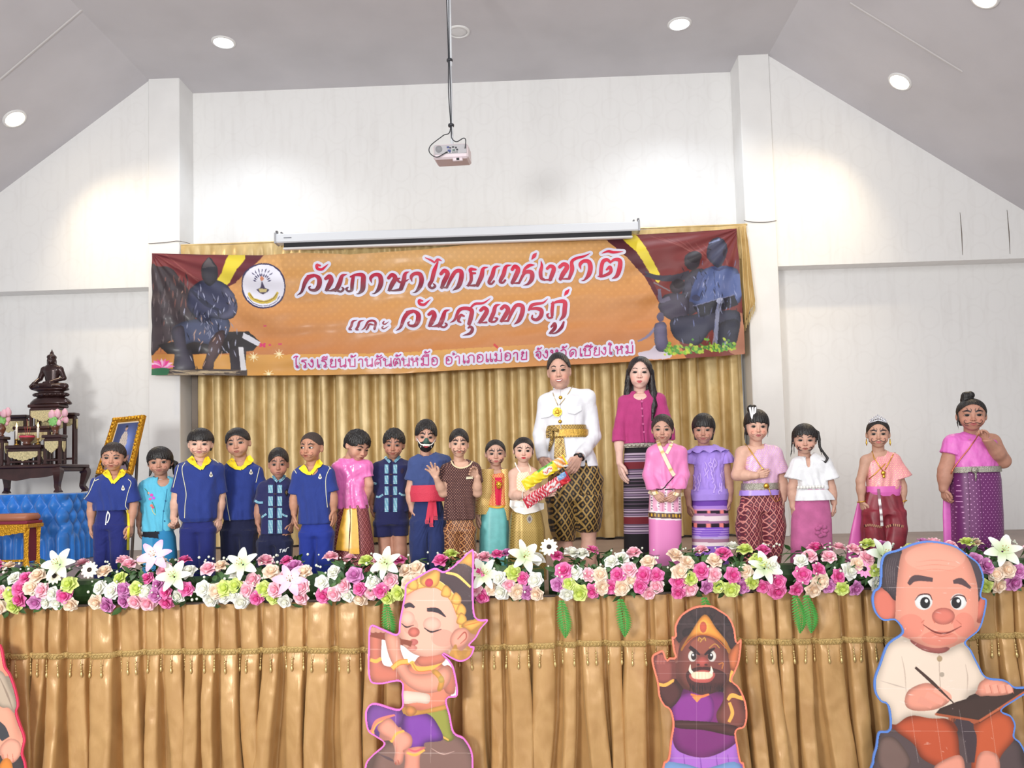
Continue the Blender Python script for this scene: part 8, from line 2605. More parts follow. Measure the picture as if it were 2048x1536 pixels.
# ------------------------------------------------------------------ flower arrangements along the stage edge
M_PETAL = mat_vc('petal', .55, spec=.3)
M_LEAF = mat('dark_leaf', (44, 74, 42), .5, color2=(74, 110, 56), nscale=12)
M_FERN = mat('fern_green', (70, 150, 62), .5, noise=.2, nscale=20)
def petal(mb, a, tilt, L, Wd, r0, z0, curl, ci, co, n=4):
 """one petal pointing along azimuth a; axis +z is the flower's face"""
 rows, cols = [], []
 for i in range(n + 1):
  t = i / n
  wv = Wd * math.sin(math.pi * (.12 + .80 * t)) ** .8
  tl = tilt - curl * t * t
  r = r0 + L * t * math.cos(tilt - curl * t * .5); z = z0 + L * t * math.sin(tilt - curl * t * .5)
  for k in range(5):
   s_ = (k - 2) / 2
   cup = .28 * Wd * s_ * s_
   rr = r - cup * .6
   x, y = rr, s_ * wv
   rows.append((x * math.cos(a) - y * math.sin(a), x * math.sin(a) + y * math.cos(a), z + cup * .6))
   cols.append(linv(np.array(ci) * (1 - t) + np.array(co) * t))
 f = [(i * 5 + k, i * 5 + k + 1, (i + 1) * 5 + k + 1, (i + 1) * 5 + k) for i in range(n) for k in range(4)]
 mb.add(rows, f, cols)
def rose_data(ci, co, seed):
 r = random.Random(seed); mb = MB()
 mb.lathe([(.004, .0), (.014, .006), (.016, .02), (.012, .032), (.003, .034)], n=8, c=linv(ci))
 for n, tilt, L, W, r0, z0, cu in ((3, 1.35, .026, .016, .004, .010, .5), (4, 1.1, .030, .020, .006, .008, .7), (5, .75, .036, .024, .008, .005, .8), (6, .35, .042, .026, .009, .002, .9)):
  o = r.uniform(0, 6)
  for k in range(n):
   petal(mb, o + k * 2 * math.pi / n + r.uniform(-.15, .15), tilt + r.uniform(-.1, .1), L * r.uniform(.92, 1.08), W, r0, z0, cu, ci, co)
 return mb.data('rose', True)
def lily_data(c, ci):
 mb = MB()
 for k in range(6):
  petal(mb, k * math.pi / 3, .75 - (k % 2) * .08, .105, .024 + (k % 2) * .006, .006, -.02, 1.05, ci, c, 6)
 for k in range(6):
  a = k * 1.05; p = np.array([math.cos(a) * .018, math.sin(a) * .018, .045])
  mb.tube([(0, 0, 0), p], .0012, 4, c=linv((190, 210, 130))); mb.ball(p, (.003, .003, .006), 5, 4, linv((196, 150, 70)))
 return mb.data('lily', True)
def daisy_data(c, cc):
 mb = MB()
 for k in range(12): petal(mb, k * math.pi / 6, .15, .040, .012, .008, .004, .25, c, c, 3)
 mb.lathe([(.013, .0), (.013, .008), (.008, .013), (.001, .014)], n=12, c=linv(cc))
 return mb.data('daisy', True)
ROSES = {'deep pink': ((206, 60, 130), (240, 140, 192)), 'pale pink': ((232, 150, 172), (250, 212, 220)), 'white': ((226, 226, 206), (236, 236, 234)),
  'cream': ((236, 206, 176), (240, 222, 204)), 'lime': ((190, 206, 90), (222, 234, 150)), 'mauve': ((176, 90, 150), (222, 156, 206))}
ROSE_ME = {k: [rose_data(a, b, i * 7 + j) for j in range(2)] for i, (k, (a, b)) in enumerate(ROSES.items())}
LILY_ME = lily_data((236, 236, 236), (206, 222, 170)); LILYP_ME = lily_data((244, 176, 214), (250, 226, 240))
DAISY_ME = daisy_data((246, 238, 214), (50, 38, 34)); DAISYP_ME = daisy_data((244, 160, 206), (30, 26, 28))
def leaf_blade(mb, p, d, n, L, W):
 d = d / np.linalg.norm(d); s_ = np.cross(d, n); s_ /= np.linalg.norm(s_) + 1e-9
 v = []
 for t, w in ((0, .05), (.3, .85), (.6, .8), (1, .03)):
  q = p + d * L * t - n * L * .25 * t * t
  v += [q - s_ * W * w, q + n * W * .15, q + s_ * W * w]
 mb.add(v, [(i * 3 + k, i * 3 + k + 1, i * 3 + k + 4, i * 3 + k + 3) for i in range(3) for k in (0, 1)])
def fern_data():
 mb = MB()
 N_ = np.array([0, -1, 0.])
 for i in range(16):
  t = i / 15; p = np.array([.02 * math.sin(t * 2), -.03 * math.sin(t * 3), -.22 * t])
  for sx in (-1, 1):
   leaf_blade(mb, p, np.array([sx, 0, -.55]), N_, .055 * math.sin(math.pi * (.15 + .8 * t)), .008)
 mb.tube([(.02 * math.sin(t * 2), -.03 * math.sin(t * 3), -.22 * t) for t in np.linspace(0, 1, 8)], .0025, 5)
 return mb.data('fern_frond', True)
FERN_ME = fern_data()
GY, GZ, GR = 5.165, 1.352, .165
g_rnd = random.Random(21)
def orient(n, roll):
 return Vector((0, 0, 1)).rotation_difference(Vector(n)).to_matrix().to_4x4() @ Matrix.Rotation(roll, 4, 'Z')
def place(me, name, m, root, p, n, k, roll):
 o = put(name, me, m if not me.materials else None, root)
 o.matrix_parent_inverse = Matrix.Translation(root.location).inverted()
 o.matrix_basis = Matrix.Translation(p) @ orient(n, roll) @ Matrix.Scale(k, 4)
 return o
LIL_X = {at(x, y, 5.0)[0]: (y, c) for x, y, c in ((135, 1128, 'w'), (372, 1152, 'w'), (486, 1128, 'w'), (312, 1112, 'p'), (772, 1126, 'w'), (1062, 1112, 'w'), (1548, 1135, 'w'), (1764, 1110, 'w'), (2003, 1102, 'w'), (612, 1160, 'p'), (968, 1148, 'w'))}
FERN_X = [at(x, 1170, 5.0)[0] for x in (1122, 1240, 1408, 1590, 772, 1612)]
DAI = [(110, 1152, 'c'), (180, 1140, 'c'), (1728, 1138, 'p'), (1098, 1094, 'c'), (1900, 1132, 'p')]
WHERE = ['below the altar and gilded stool', 'at the feet of the girl in turquoise', 'in front of the smallest boy in navy', 'in front of the pink satin boy',
  'behind the head of the flute boy cutout', 'at the feet of the man in white', 'in front of the lilac ruffle girl', 'in front of the white blouse girl', 'behind the head of the old man cutout', 'beside the old man cutout, right picture edge']
SX0, SX1, NS = -3.62, 3.72, 10
step = (SX1 - SX0) / NS
for q in range(NS):
 xa, xb = SX0 + q * step, SX0 + (q + 1) * step
 root = thing('flower_arrangement', 'pink, white and lime artificial flower arrangement ' + WHERE[q], 'flower arrangement', (.5 * (xa + xb), GY + .06, STAGE_Z), 'flower arrangements along the stage edge')
 MB().lathe([(.02, 0), (.085, .0), (.085, step - .03), (.02, step - .03)], (xa + .015, GY + .11, STAGE_Z + .075), 14, axis=(1, 0, 0)).build('foam_base', M_LEAF, root)
 lf, fl = MB(), MB()
 for i in range(190):
  th = math.radians(g_rnd.uniform(-38, 120)); x = g_rnd.uniform(xa + .09, xb - .09)
  n = np.array([g_rnd.uniform(-.3, .3), -math.cos(th), math.sin(th)]); n /= np.linalg.norm(n)
  p = np.array([x, GY, GZ]) + n * GR * g_rnd.uniform(.5, 1.02)
  d = np.array([g_rnd.uniform(-1, 1), g_rnd.uniform(-.5, .1), g_rnd.uniform(-.8, .8)])
  leaf_blade(lf, p, d, n, g_rnd.uniform(.05, .10), g_rnd.uniform(.014, .026))
 tag(lf.build('foliage', M_LEAF, root, True), kind='stuff')
 for i in range(36):
  th = math.radians(g_rnd.uniform(-20, 105)); x = g_rnd.uniform(xa, xb)
  p = np.array([x, GY, GZ]) + np.array([0, -math.cos(th), math.sin(th)]) * GR * g_rnd.uniform(1.05, 1.18)
  fl.ball(p, g_rnd.uniform(.006, .010), 6, 4)
 tag(fl.build('filler_sprigs', mat('filler_white', (226, 232, 214), .6), root, True), kind='stuff')
 pts = []
 for X_, (py, c) in LIL_X.items():
  if xa <= X_ < xb:
   z = at(0, py, 5.0)[2]; z = CAM[2] + (at(CX + X_ / 5 * F_PX, py, 5.0)[2] - CAM[2])
   X_ = min(max(X_, xa + .13), xb - .13)
   pts.append((X_, z)); place(LILY_ME if c == 'w' else LILYP_ME, 'lily', M_PETAL, root, (X_, GY - .185, z), (g_rnd.uniform(-.3, .3), -1, .45), 1.0, g_rnd.uniform(0, 6))
 for px, py, c in DAI:
  P_ = at(px, py, GY - .17)
  if xa <= P_[0] < xb:
   pts.append((P_[0], P_[2])); place(DAISY_ME if c == 'c' else DAISYP_ME, 'daisy', M_PETAL, root, P_, (0, -1, .3), 1.15, 0)
 for X_ in FERN_X:
  if xa <= X_ < xb: place(FERN_ME, 'fern_frond', M_FERN, root, (X_, GY - .165, GZ - .11), (0, 0, 1), 1.0, g_rnd.uniform(-.3, .3))
 done, tries = 0, 0
 while done < 40 and tries < 1200:
  tries += 1
  th = math.radians(g_rnd.uniform(-26, 88)); x = g_rnd.uniform(xa + .056, xb - .056)
  n = np.array([g_rnd.uniform(-.35, .35), -math.cos(th), math.sin(th) + .10]); n /= np.linalg.norm(n)
  p = np.array([x, GY, GZ]) + np.array([0, -math.cos(th), math.sin(th)]) * GR * g_rnd.uniform(.92, 1.08)
  s_ = p[2] - .35 * (p[1] - GY)
  if any((p[0] - u) ** 2 + (s_ - v) ** 2 < .060 ** 2 for u, v in pts): continue
  pts.append((p[0], s_)); done += 1
  kd = g_rnd.choices(list(ROSES), [5, 4, 5, 4, 3, 3])[0]
  place(g_rnd.choice(ROSE_ME[kd]), 'rose', M_PETAL, root, p, n, g_rnd.uniform(.95, 1.26), g_rnd.uniform(0, 6))
# ------------------------------------------------------------------ printed cartoon figures on board, standing in front of the skirt
YK = 4.90
def cutout(name, label, outline, border, art, box, Y=YK, res=1.0):
 P = spline(outline, 5, True)
 c = P.mean(0)
 o = thing(name, label, 'cardboard cutout', (at(c[0], 1612, Y)[0], Y, 0))
 A = Art(*box, res=res, bg=(250, 246, 248)); art(A)
 pts = [at(x, y, Y) for x, y in P]
 for p in pts: p[2] = max(p[2], 0.004)
 from mathutils.geometry import tessellate_polygon
 tr = tessellate_polygon([[Vector((p[0], p[2], 0)) for p in pts]])
 n = len(pts)
 bd = MB().add(pts + [p + [0, .012, 0] for p in pts], [tuple(t) for t in tr] + [tuple(n + i for i in t[::-1]) for t in tr] + [(i, (i + 1) % n, n + (i + 1) % n, n + i) for i in range(n)])
 bd.build('board', mat('board_edge_%d_%d_%d' % border, border, .5, coat=.3), o)
 A.bleed(16)
 m, sy, sx = A.mask(P)
 full = np.zeros((A.h, A.w)); full[sy, sx] = m
 er = full.copy()
 k = 3
 for dx, dy in ((k, 0), (-k, 0), (0, k), (0, -k), (2, 1), (-2, -1)): er = np.minimum(er, np.roll(full, (dy, dx), (0, 1)))
 X, Y_ = A.xy()
 d = AX_R[None, None] * ((X - CX) / F_PX)[..., None] + AX_U[None, None] * (-(Y_ - CY) / F_PX)[..., None] + AX_F[None, None]
 V = CAM + d * ((Y - .0015) / d[..., 1:2])
 ok = er > .6
 ok &= V[..., 2] > .006
 cell = ok[:-1, :-1] & ok[1:, :-1] & ok[1:, 1:] & ok[:-1, 1:]
 i = np.arange(A.h * A.w).reshape(A.h, A.w)
 F = np.stack([i[:-1, :-1], i[1:, :-1], i[1:, 1:], i[:-1, 1:]], -1)[cell]
 u, inv = np.unique(F, return_inverse=True)
 V2 = V.reshape(-1, 3)[u].copy()
 V2[:, 1] -= .0012 * (1 + snoise(V2, 9, 4))
 put('print', mesh_data('print', V2, inv.reshape(-1, 4), True, A.pig().reshape(-1, 3)[u]), mat_vc('laminated_print', .4, coat=.5, coatr=.10, bump=.25, bscale=16), o)
 x0, z1 = at(c[0], c[1], Y)[0], at(c[0], c[1], Y)[2]
 MB().tube([(x0, Y + .018, z1), (x0, Y + .055, .012)], .008, 6).build('prop', mat('prop_stick', (150, 120, 80), .7), o)
 return o
SKN = (244, 178, 156); OUT = (170, 84, 70); GO = (250, 178, 84); GOD = (206, 116, 50)
def flute_art(A):
 T = lambda l: [(700 + .2904 * x, 1090 + .2904 * y) for x, y in l]
 W = lambda w: [.2904 * t for t in w] if isinstance(w, (list, tuple)) else .2904 * w
 F = lambda l, c, **k: A.fill(T(l), c, **k)
 L = lambda l, w, c, **k: A.line(T(l), W(w), c, **k)
 F([(150, 1545), (230, 1380), (500, 1300), (720, 1300), (840, 1430), (860, 1545), (840, 1800), (120, 1800)], (132, 100, 92), edge=.3, er=9)
 L([(560, 1400), (640, 1440), (720, 1420)], [3, 8, 3], (196, 160, 150)); L([(200, 1440), (330, 1500)], [3, 20, 6], (96, 76, 80))
 F([(640, 780), (720, 870), (735, 1030), (660, 1050)], (244, 240, 244), edge=.1)
 F([(350, 930), (400, 830), (560, 800), (660, 840), (700, 900), (660, 1120), (420, 1130), (370, 1080)], (222, 132, 106), edge=.3, er=8)          # torso
 F([(360, 1010), (440, 1010), (545, 1030), (540, 1090), (460, 1085), (370, 1090)], (232, 206, 188), edge=.15)
 F([(660, 830), (720, 880), (720, 1020), (650, 1000)], (196, 116, 96), edge=.2)
 F([(500, 1150), (660, 1120), (700, 1290), (720, 1330), (660, 1350), (560, 1240)], (150, 150, 66), edge=.3)                                    # green flap
 L([(520, 1170), (600, 1290), (680, 1345)], [10, 14, 10], GO)
 F([(120, 1140), (170, 1095), (330, 1130), (360, 1200), (300, 1290), (180, 1290), (110, 1230)], (122, 70, 152), edge=.35, er=7)
 F([(360, 1190), (440, 1150), (540, 1165), (600, 1230), (640, 1340), (520, 1360), (500, 1400), (400, 1400)], (130, 66, 166), edge=.4, er=8)
 L([(150, 1290), (180, 1220), (240, 1190), (310, 1170)], [22, 26, 22, 12], (236, 130, 110)); L([(150, 1300), (185, 1235), (250, 1200)], 9, GO)
 F([(190, 1250), (270, 1190), (340, 1260), (420, 1310), (425, 1380), (380, 1420), (360, 1500), (320, 1515), (300, 1480), (310, 1420), (280, 1340), (220, 1310)], (240, 158, 136), edge=.28, er=6)
 L([(285, 1360), (320, 1300), (375, 1280)], [14, 18, 14], GO)
 L([(310, 1490), (316, 1512)], 8, OUT); L([(330, 1480), (338, 1508)], 5, OUT)
 F([(370, 1410), (520, 1390), (480, 1470), (490, 1800), (350, 1800), (380, 1480)], (232, 150, 128), edge=.25)
 L([(390, 1430), (450, 1445), (515, 1410)], [14, 20, 14], GO); L([(400, 1405), (450, 1420), (512, 1395)], [10, 14, 8], (214, 96, 110))
 F([(380, 1120), (480, 1140), (660, 1100), (665, 1130), (500, 1165), (390, 1175)], GO, edge=.3); F([(390, 1110), (440, 1115), (460, 1150), (420, 1180), (385, 1160)], (222, 146, 84), edge=.3)
 F([(205, 700), (240, 640), (345, 690), (480, 760), (420, 800), (300, 850), (235, 835)], (246, 242, 246), sm=2)
 F([(140, 570), (215, 600), (215, 780), (240, 830), (330, 850), (335, 935), (200, 950), (140, 910), (135, 760)], (206, 118, 98), edge=.25, er=7)
 L([(140, 790), (180, 800), (215, 780)], [22, 26, 22], GO)
 L([(145, 600), (230, 625), (320, 655), (420, 685)], [62, 54, 40, 34], (136, 66, 46))
 F([(240, 640), (250, 600), (300, 600), (345, 650), (350, 720), (380, 800), (430, 880), (560, 880), (660, 830), (700, 900), (650, 990), (520, 1020), (400, 970), (330, 880), (270, 770)], (236, 158, 134), edge=.28, er=8)
 for x in (160, 195, 230): A.ell(*T([(x, 585)])[0], W(24), W(20), (240, 170, 148), edge=.2)
 L([(290, 850), (340, 810), (400, 800)], [34, 40, 34], GO); L([(295, 865), (345, 826), (402, 818)], 5, GOD); L([(285, 835), (335, 795), (392, 785)], 5, GOD)
 F([(560, 870), (600, 860), (650, 930), (630, 1000), (600, 1000), (610, 930)], GO, edge=.3); A.ell(*T([(628, 925)])[0], W(20), W(26), (255, 210, 110), edge=.3)
 L([(420, 800), (460, 850), (560, 845), (640, 800)], [18, 34, 30, 14], GO); L([(430, 815), (470, 868), (560, 862)], 5, GOD)
 # head
 F([(470, 770), (640, 740), (650, 800), (560, 830), (480, 830)], (206, 120, 98), edge=.2)
 F([(700, 300), (790, 330), (850, 300), (865, 480), (800, 560), (740, 620), (700, 560)], (66, 50, 56), edge=.2)
 F([(345, 600), (350, 480), (385, 340), (470, 270), (600, 250), (720, 330), (760, 480), (745, 620), (690, 720), (560, 765), (450, 755), (370, 690)], SKN, edge=.25, er=9)
 A.ell(*T([(420, 560)])[0], W(50), W(60), (238, 140, 124), op=.45); A.ell(*T([(640, 640)])[0], W(80), W(60), (238, 140, 124), op=.5)
 F([(690, 640), (730, 580), (800, 570), (825, 620), (800, 680), (740, 715), (700, 700)], (238, 160, 138), edge=.3); L([(740, 650), (790, 600), (800, 640), (760, 680)], [6, 10, 8, 4], OUT)
 for a, b in ((398, 505), (565, 545)):
  A.ell(*T([(a, b)])[0], W(48 if a < 500 else 62), W(50), (248, 184, 164), edge=.18)
 L([(355, 540), (390, 565), (440, 550)], [4, 12, 4], (40, 28, 34)); L([(510, 570), (560, 598), (630, 580)], [4, 14, 5], (40, 28, 34))
 L([(375, 425), (410, 412), (445, 430)], [26, 34, 14], (52, 40, 48)); L([(530, 445), (600, 450), (660, 495)], [26, 34, 8], (52, 40, 48))
 A.ell(*T([(440, 600)])[0], W(40), W(34), (226, 120, 104), edge=.3); A.ell(*T([(440, 668)])[0], W(30), W(22), (222, 120, 112), edge=.2); L([(415, 690), (450, 690)], [3, 8], OUT); A.ell(*T([(430, 710)])[0], W(34), W(20), (236, 150, 134), edge=.2)
 L([(350, 662), (395, 672), (425, 682)], [30, 36, 40], (136, 66, 46))
 F([(590, 210), (700, 120), (790, 130), (850, 210), (860, 360), (780, 420), (690, 300), (600, 260)], (74, 56, 60), edge=.2)
 F([(690, 185), (700, 130), (790, 110), (830, 150), (825, 280), (760, 220)], (84, 62, 64), edge=.2); L([(660, 190), (740, 210), (830, 290)], [14, 20, 14], (255, 204, 110))
 F([(745, 125), (800, 80), (840, 40), (848, 100), (840, 150), (790, 130)], GO, edge=.3, sm=4)
 L([(380, 330), (470, 275), (600, 270), (700, 360), (750, 470), (770, 570)], [20, 50, 56, 44, 40, 30], GO); L([(390, 345), (480, 298), (600, 296), (690, 380), (735, 480)], 5, GOD); L([(400, 318), (480, 262), (610, 246), (715, 340)], 4, (255, 226, 150))
 F([(480, 250), (530, 210), (612, 165), (618, 240), (590, 290), (520, 290)], GO, edge=.35); A.ell(*T([(545, 260)])[0], W(28), W(30), (222, 70, 84), rot=20, edge=.2)
 for x, y in ((665, 315), (735, 365), (768, 440), (772, 505), (440, 265)): F([(x - 40, y + 25), (x - 10, y - 40), (x + 30, y - 5), (x + 25, y + 40), (x - 10, y + 45)], GO, edge=.35, er=3)
 F([(765, 560), (810, 520), (940, 515), (860, 580), (830, 600), (800, 575)], GO, edge=.35); L([(790, 555), (850, 540), (910, 525)], [4, 8, 2], GOD)
 F([(712, 700), (735, 690), (750, 770), (790, 770), (805, 720), (835, 710), (820, 770), (770, 800), (715, 780)], GO, edge=.3)
 for y in (380, 718, 1070, 1430): L([(130, y), (840, y + 4)], 2.5, (250, 236, 232), op=.45)
 for x in (575, 330): L([(x, 300), (x - 20, 1500)], 2.5, (250, 236, 232), op=.4)
_o = [(850, 35), (852, 160), (850, 300), (865, 495), (950, 515), (905, 575), (870, 640), (825, 690), (858, 705), (832, 770), (770, 805), (712, 790), (640, 750), (690, 800), (722, 870), (742, 1035), (668, 1062), (690, 1170), (718, 1290), (785, 1330), (840, 1420), (850, 1536), (845, 1798), (110, 1798), (100, 1536), (150, 1450), (232, 1372), (180, 1325), (125, 1285), (104, 1200), (112, 1130), (172, 1088), (342, 1130), (355, 1030), (345, 942), (200, 960), (130, 920), (125, 700), (140, 555), (230, 580), (325, 612), (340, 520), (375, 340), (385, 270), (470, 215), (580, 158), (650, 180), (740, 120), (800, 62)]
cutout('cartoon_cutout', 'pink-edged cutout of a cartoon boy with golden crown playing a flute, eyes closed', [(700 + .2904 * x, 1090 + .2904 * y) for x, y in _o], (238, 120, 206), flute_art, (722, 1092, 985, 1616))
def ogre_art(A):
 T = lambda l: [(1270 + .2317 * x, 1180 + .2317 * y) for x, y in l]
 F = lambda l, c, **k: A.fill(T(l), c, **k)
 L = lambda l, w, c, **k: A.line(T(l), [.2317 * t for t in w] if isinstance(w, (list, tuple)) else .2317 * w, c, **k)
 E = lambda x, y, a, b, c, **k: A.ell(*T([(x, y)])[0], .2317 * a, .2317 * b, c, **k)
 BR, BD = (128, 70, 62), (84, 46, 46)
 F([(300, 1500), (330, 1250), (880, 1230), (900, 1420), (930, 1900), (250, 1900)], (176, 110, 206), edge=.25, er=8)
 for x in (420, 560, 700, 800): L([(x, 1420), (x + 20, 1640), (x + 10, 1850)], [6, 16, 8], (140, 80, 176))
 F([(240, 1520), (420, 1500), (600, 1540), (900, 1500), (940, 1900), (240, 1900)], (122, 156, 206), edge=.2)
 F([(320, 1000), (420, 880), (700, 880), (840, 960), (880, 1220), (860, 1330), (640, 1440), (440, 1420), (330, 1320)], (126, 44, 116), edge=.35, er=9)
 F([(340, 960), (470, 890), (660, 920), (660, 1130), (480, 1160), (340, 1130)], (142, 56, 146), edge=.3)
 F([(780, 800), (860, 840), (930, 960), (965, 1130), (900, 1210), (760, 1190), (700, 1080), (760, 950)], BR, edge=.4, er=8)
 F([(330, 1130), (520, 1130), (760, 1150), (900, 1190), (860, 1260), (600, 1210), (360, 1190)], BD, edge=.35, er=6)
 L([(800, 950), (840, 910), (930, 940)], [24, 40, 26], GO); L([(815, 970), (840, 1060), (810, 1140)], [26, 32, 26], GO)
 F([(190, 800), (330, 780), (400, 880), (370, 960), (300, 1020), (240, 960)], BD, edge=.35)
 F([(165, 600), (185, 570), (230, 540), (260, 570), (290, 620), (320, 590), (325, 700), (310, 790), (200, 800), (180, 700)], (150, 80, 74), edge=.3, er=4)
 for x in (205, 232, 258): L([(x - 10, 640), (x, 560)], [18, 22], (166, 92, 84))
 L([(190, 810), (260, 820), (330, 780)], [26, 30, 26], GO)
 F([(360, 460), (400, 260), (520, 160), (640, 150), (760, 200), (850, 330), (870, 520), (800, 480), (600, 330), (420, 420)], (62, 44, 46), edge=.2)
 rr = random.Random(8)
 for i in range(34): E(rr.uniform(390, 850), rr.uniform(170, 420), 38, 38, rr.choice([(70, 50, 52), (54, 38, 42)]), edge=.25)
 F([(330, 420), (390, 480), (400, 600), (350, 600)], (176, 100, 84), edge=.3); F([(905, 440), (900, 560), (860, 700), (810, 640), (820, 540)], (214, 118, 74), edge=.35)
 F([(370, 620), (385, 480), (440, 400), (590, 370), (740, 420), (800, 560), (820, 700), (770, 830), (640, 900), (520, 890), (400, 800)], BR, edge=.35, er=9)
 E(590, 480, 110, 70, (158, 86, 70), op=.7)
 F([(440, 720), (590, 660), (780, 720), (760, 830), (640, 900), (510, 880)], BD, edge=.25)
 for i in range(24): x = 480 + i * 12; L([(x, 800), (x + rr.uniform(-10, 10), 890)], [2, 7, 1], (40, 28, 32))
 F([(400, 500), (480, 370), (600, 210), (700, 330), (800, 460), (810, 545), (740, 440), (590, 385), (470, 420), (410, 520)], (252, 160, 66), edge=.35, er=5)
 E(588, 320, 30, 48, (212, 56, 60), edge=.25); E(588, 320, 44, 62, (255, 200, 100), op=.25); L([(420, 490), (500, 410), (590, 385), (700, 420), (790, 510)], 7, (196, 96, 40))
 for sx, x in ((1, 495), (-1, 663)):
  E(x, 570, 36, 48, (244, 236, 226), edge=.15); E(x + 12 * sx, 572, 24, 32, (46, 34, 36)); E(x + 6 * sx, 560, 8, 10, (250, 250, 250))
 L([(470, 490), (520, 530), (560, 560)], [30, 34, 12], (48, 30, 36)); L([(690, 500), (640, 530), (600, 560)], [14, 34, 14], (48, 30, 36))
 L([(545, 440), (555, 410), (575, 430), (560, 450)], 8, (206, 160, 70)); L([(610, 440), (600, 410), (580, 430)], 8, (206, 160, 70)); L([(640, 500), (690, 465), (730, 500)], 8, (196, 140, 70)); L([(720, 640), (760, 630), (750, 680)], 9, (196, 120, 60))
 E(580, 620, 58, 44, (196, 92, 84), edge=.3); E(545, 645, 14, 10, BD); E(612, 645, 14, 10, BD)
 F([(470, 730), (580, 690), (690, 720), (650, 790), (560, 800), (490, 780)], (206, 96, 90), edge=.15); F([(490, 715), (580, 705), (670, 720), (640, 765), (510, 765)], (246, 232, 200), edge=.1)
 for x in (520, 550, 580, 610, 640): L([(x, 708), (x, 765)], 3, (206, 176, 140))
 L([(495, 715), (475, 690), (478, 640)], [26, 24, 3], (250, 240, 214)); L([(650, 720), (662, 700), (655, 655)], [28, 26, 3], (250, 240, 214))
 L([(840, 700), (830, 740), (826, 790)], [16, 20, 4], GO); L([(480, 900), (560, 920), (640, 900)], [16, 26, 16], (240, 130, 70)); F([(490, 920), (580, 920), (535, 970)], (250, 150, 80), sm=0)
 for y in (295, 615, 720, 1158, 1450): L([(170, y), (960, y)], 3, (240, 226, 230), op=.35)
 for x in (530, 770): L([(x, 160), (x, 1600)], 3, (240, 226, 230), op=.4)
_o = [(590, 132), (500, 150), (400, 215), (345, 310), (345, 400), (318, 410), (330, 520), (345, 580), (300, 585), (275, 600), (245, 525), (200, 535), (150, 570), (148, 640), (190, 800), (205, 920), (250, 1000), (300, 1040), (325, 1160), (305, 1300), (285, 1460), (240, 1520), (235, 1850), (950, 1850), (945, 1520), (915, 1480), (890, 1350), (875, 1220), (945, 1185), (970, 1090), (955, 960), (900, 840), (840, 780), (870, 700), (905, 600), (920, 430), (880, 450), (860, 330), (810, 230), (720, 165), (660, 135)]
cutout('cartoon_cutout', 'orange-edged cutout of a cartoon ogre with tusks, golden headband and one hand raised', [(1270 + .2317 * x, 1180 + .2317 * y) for x, y in _o], (246, 132, 104), ogre_art, (1300, 1205, 1500, 1616), Y=4.88)
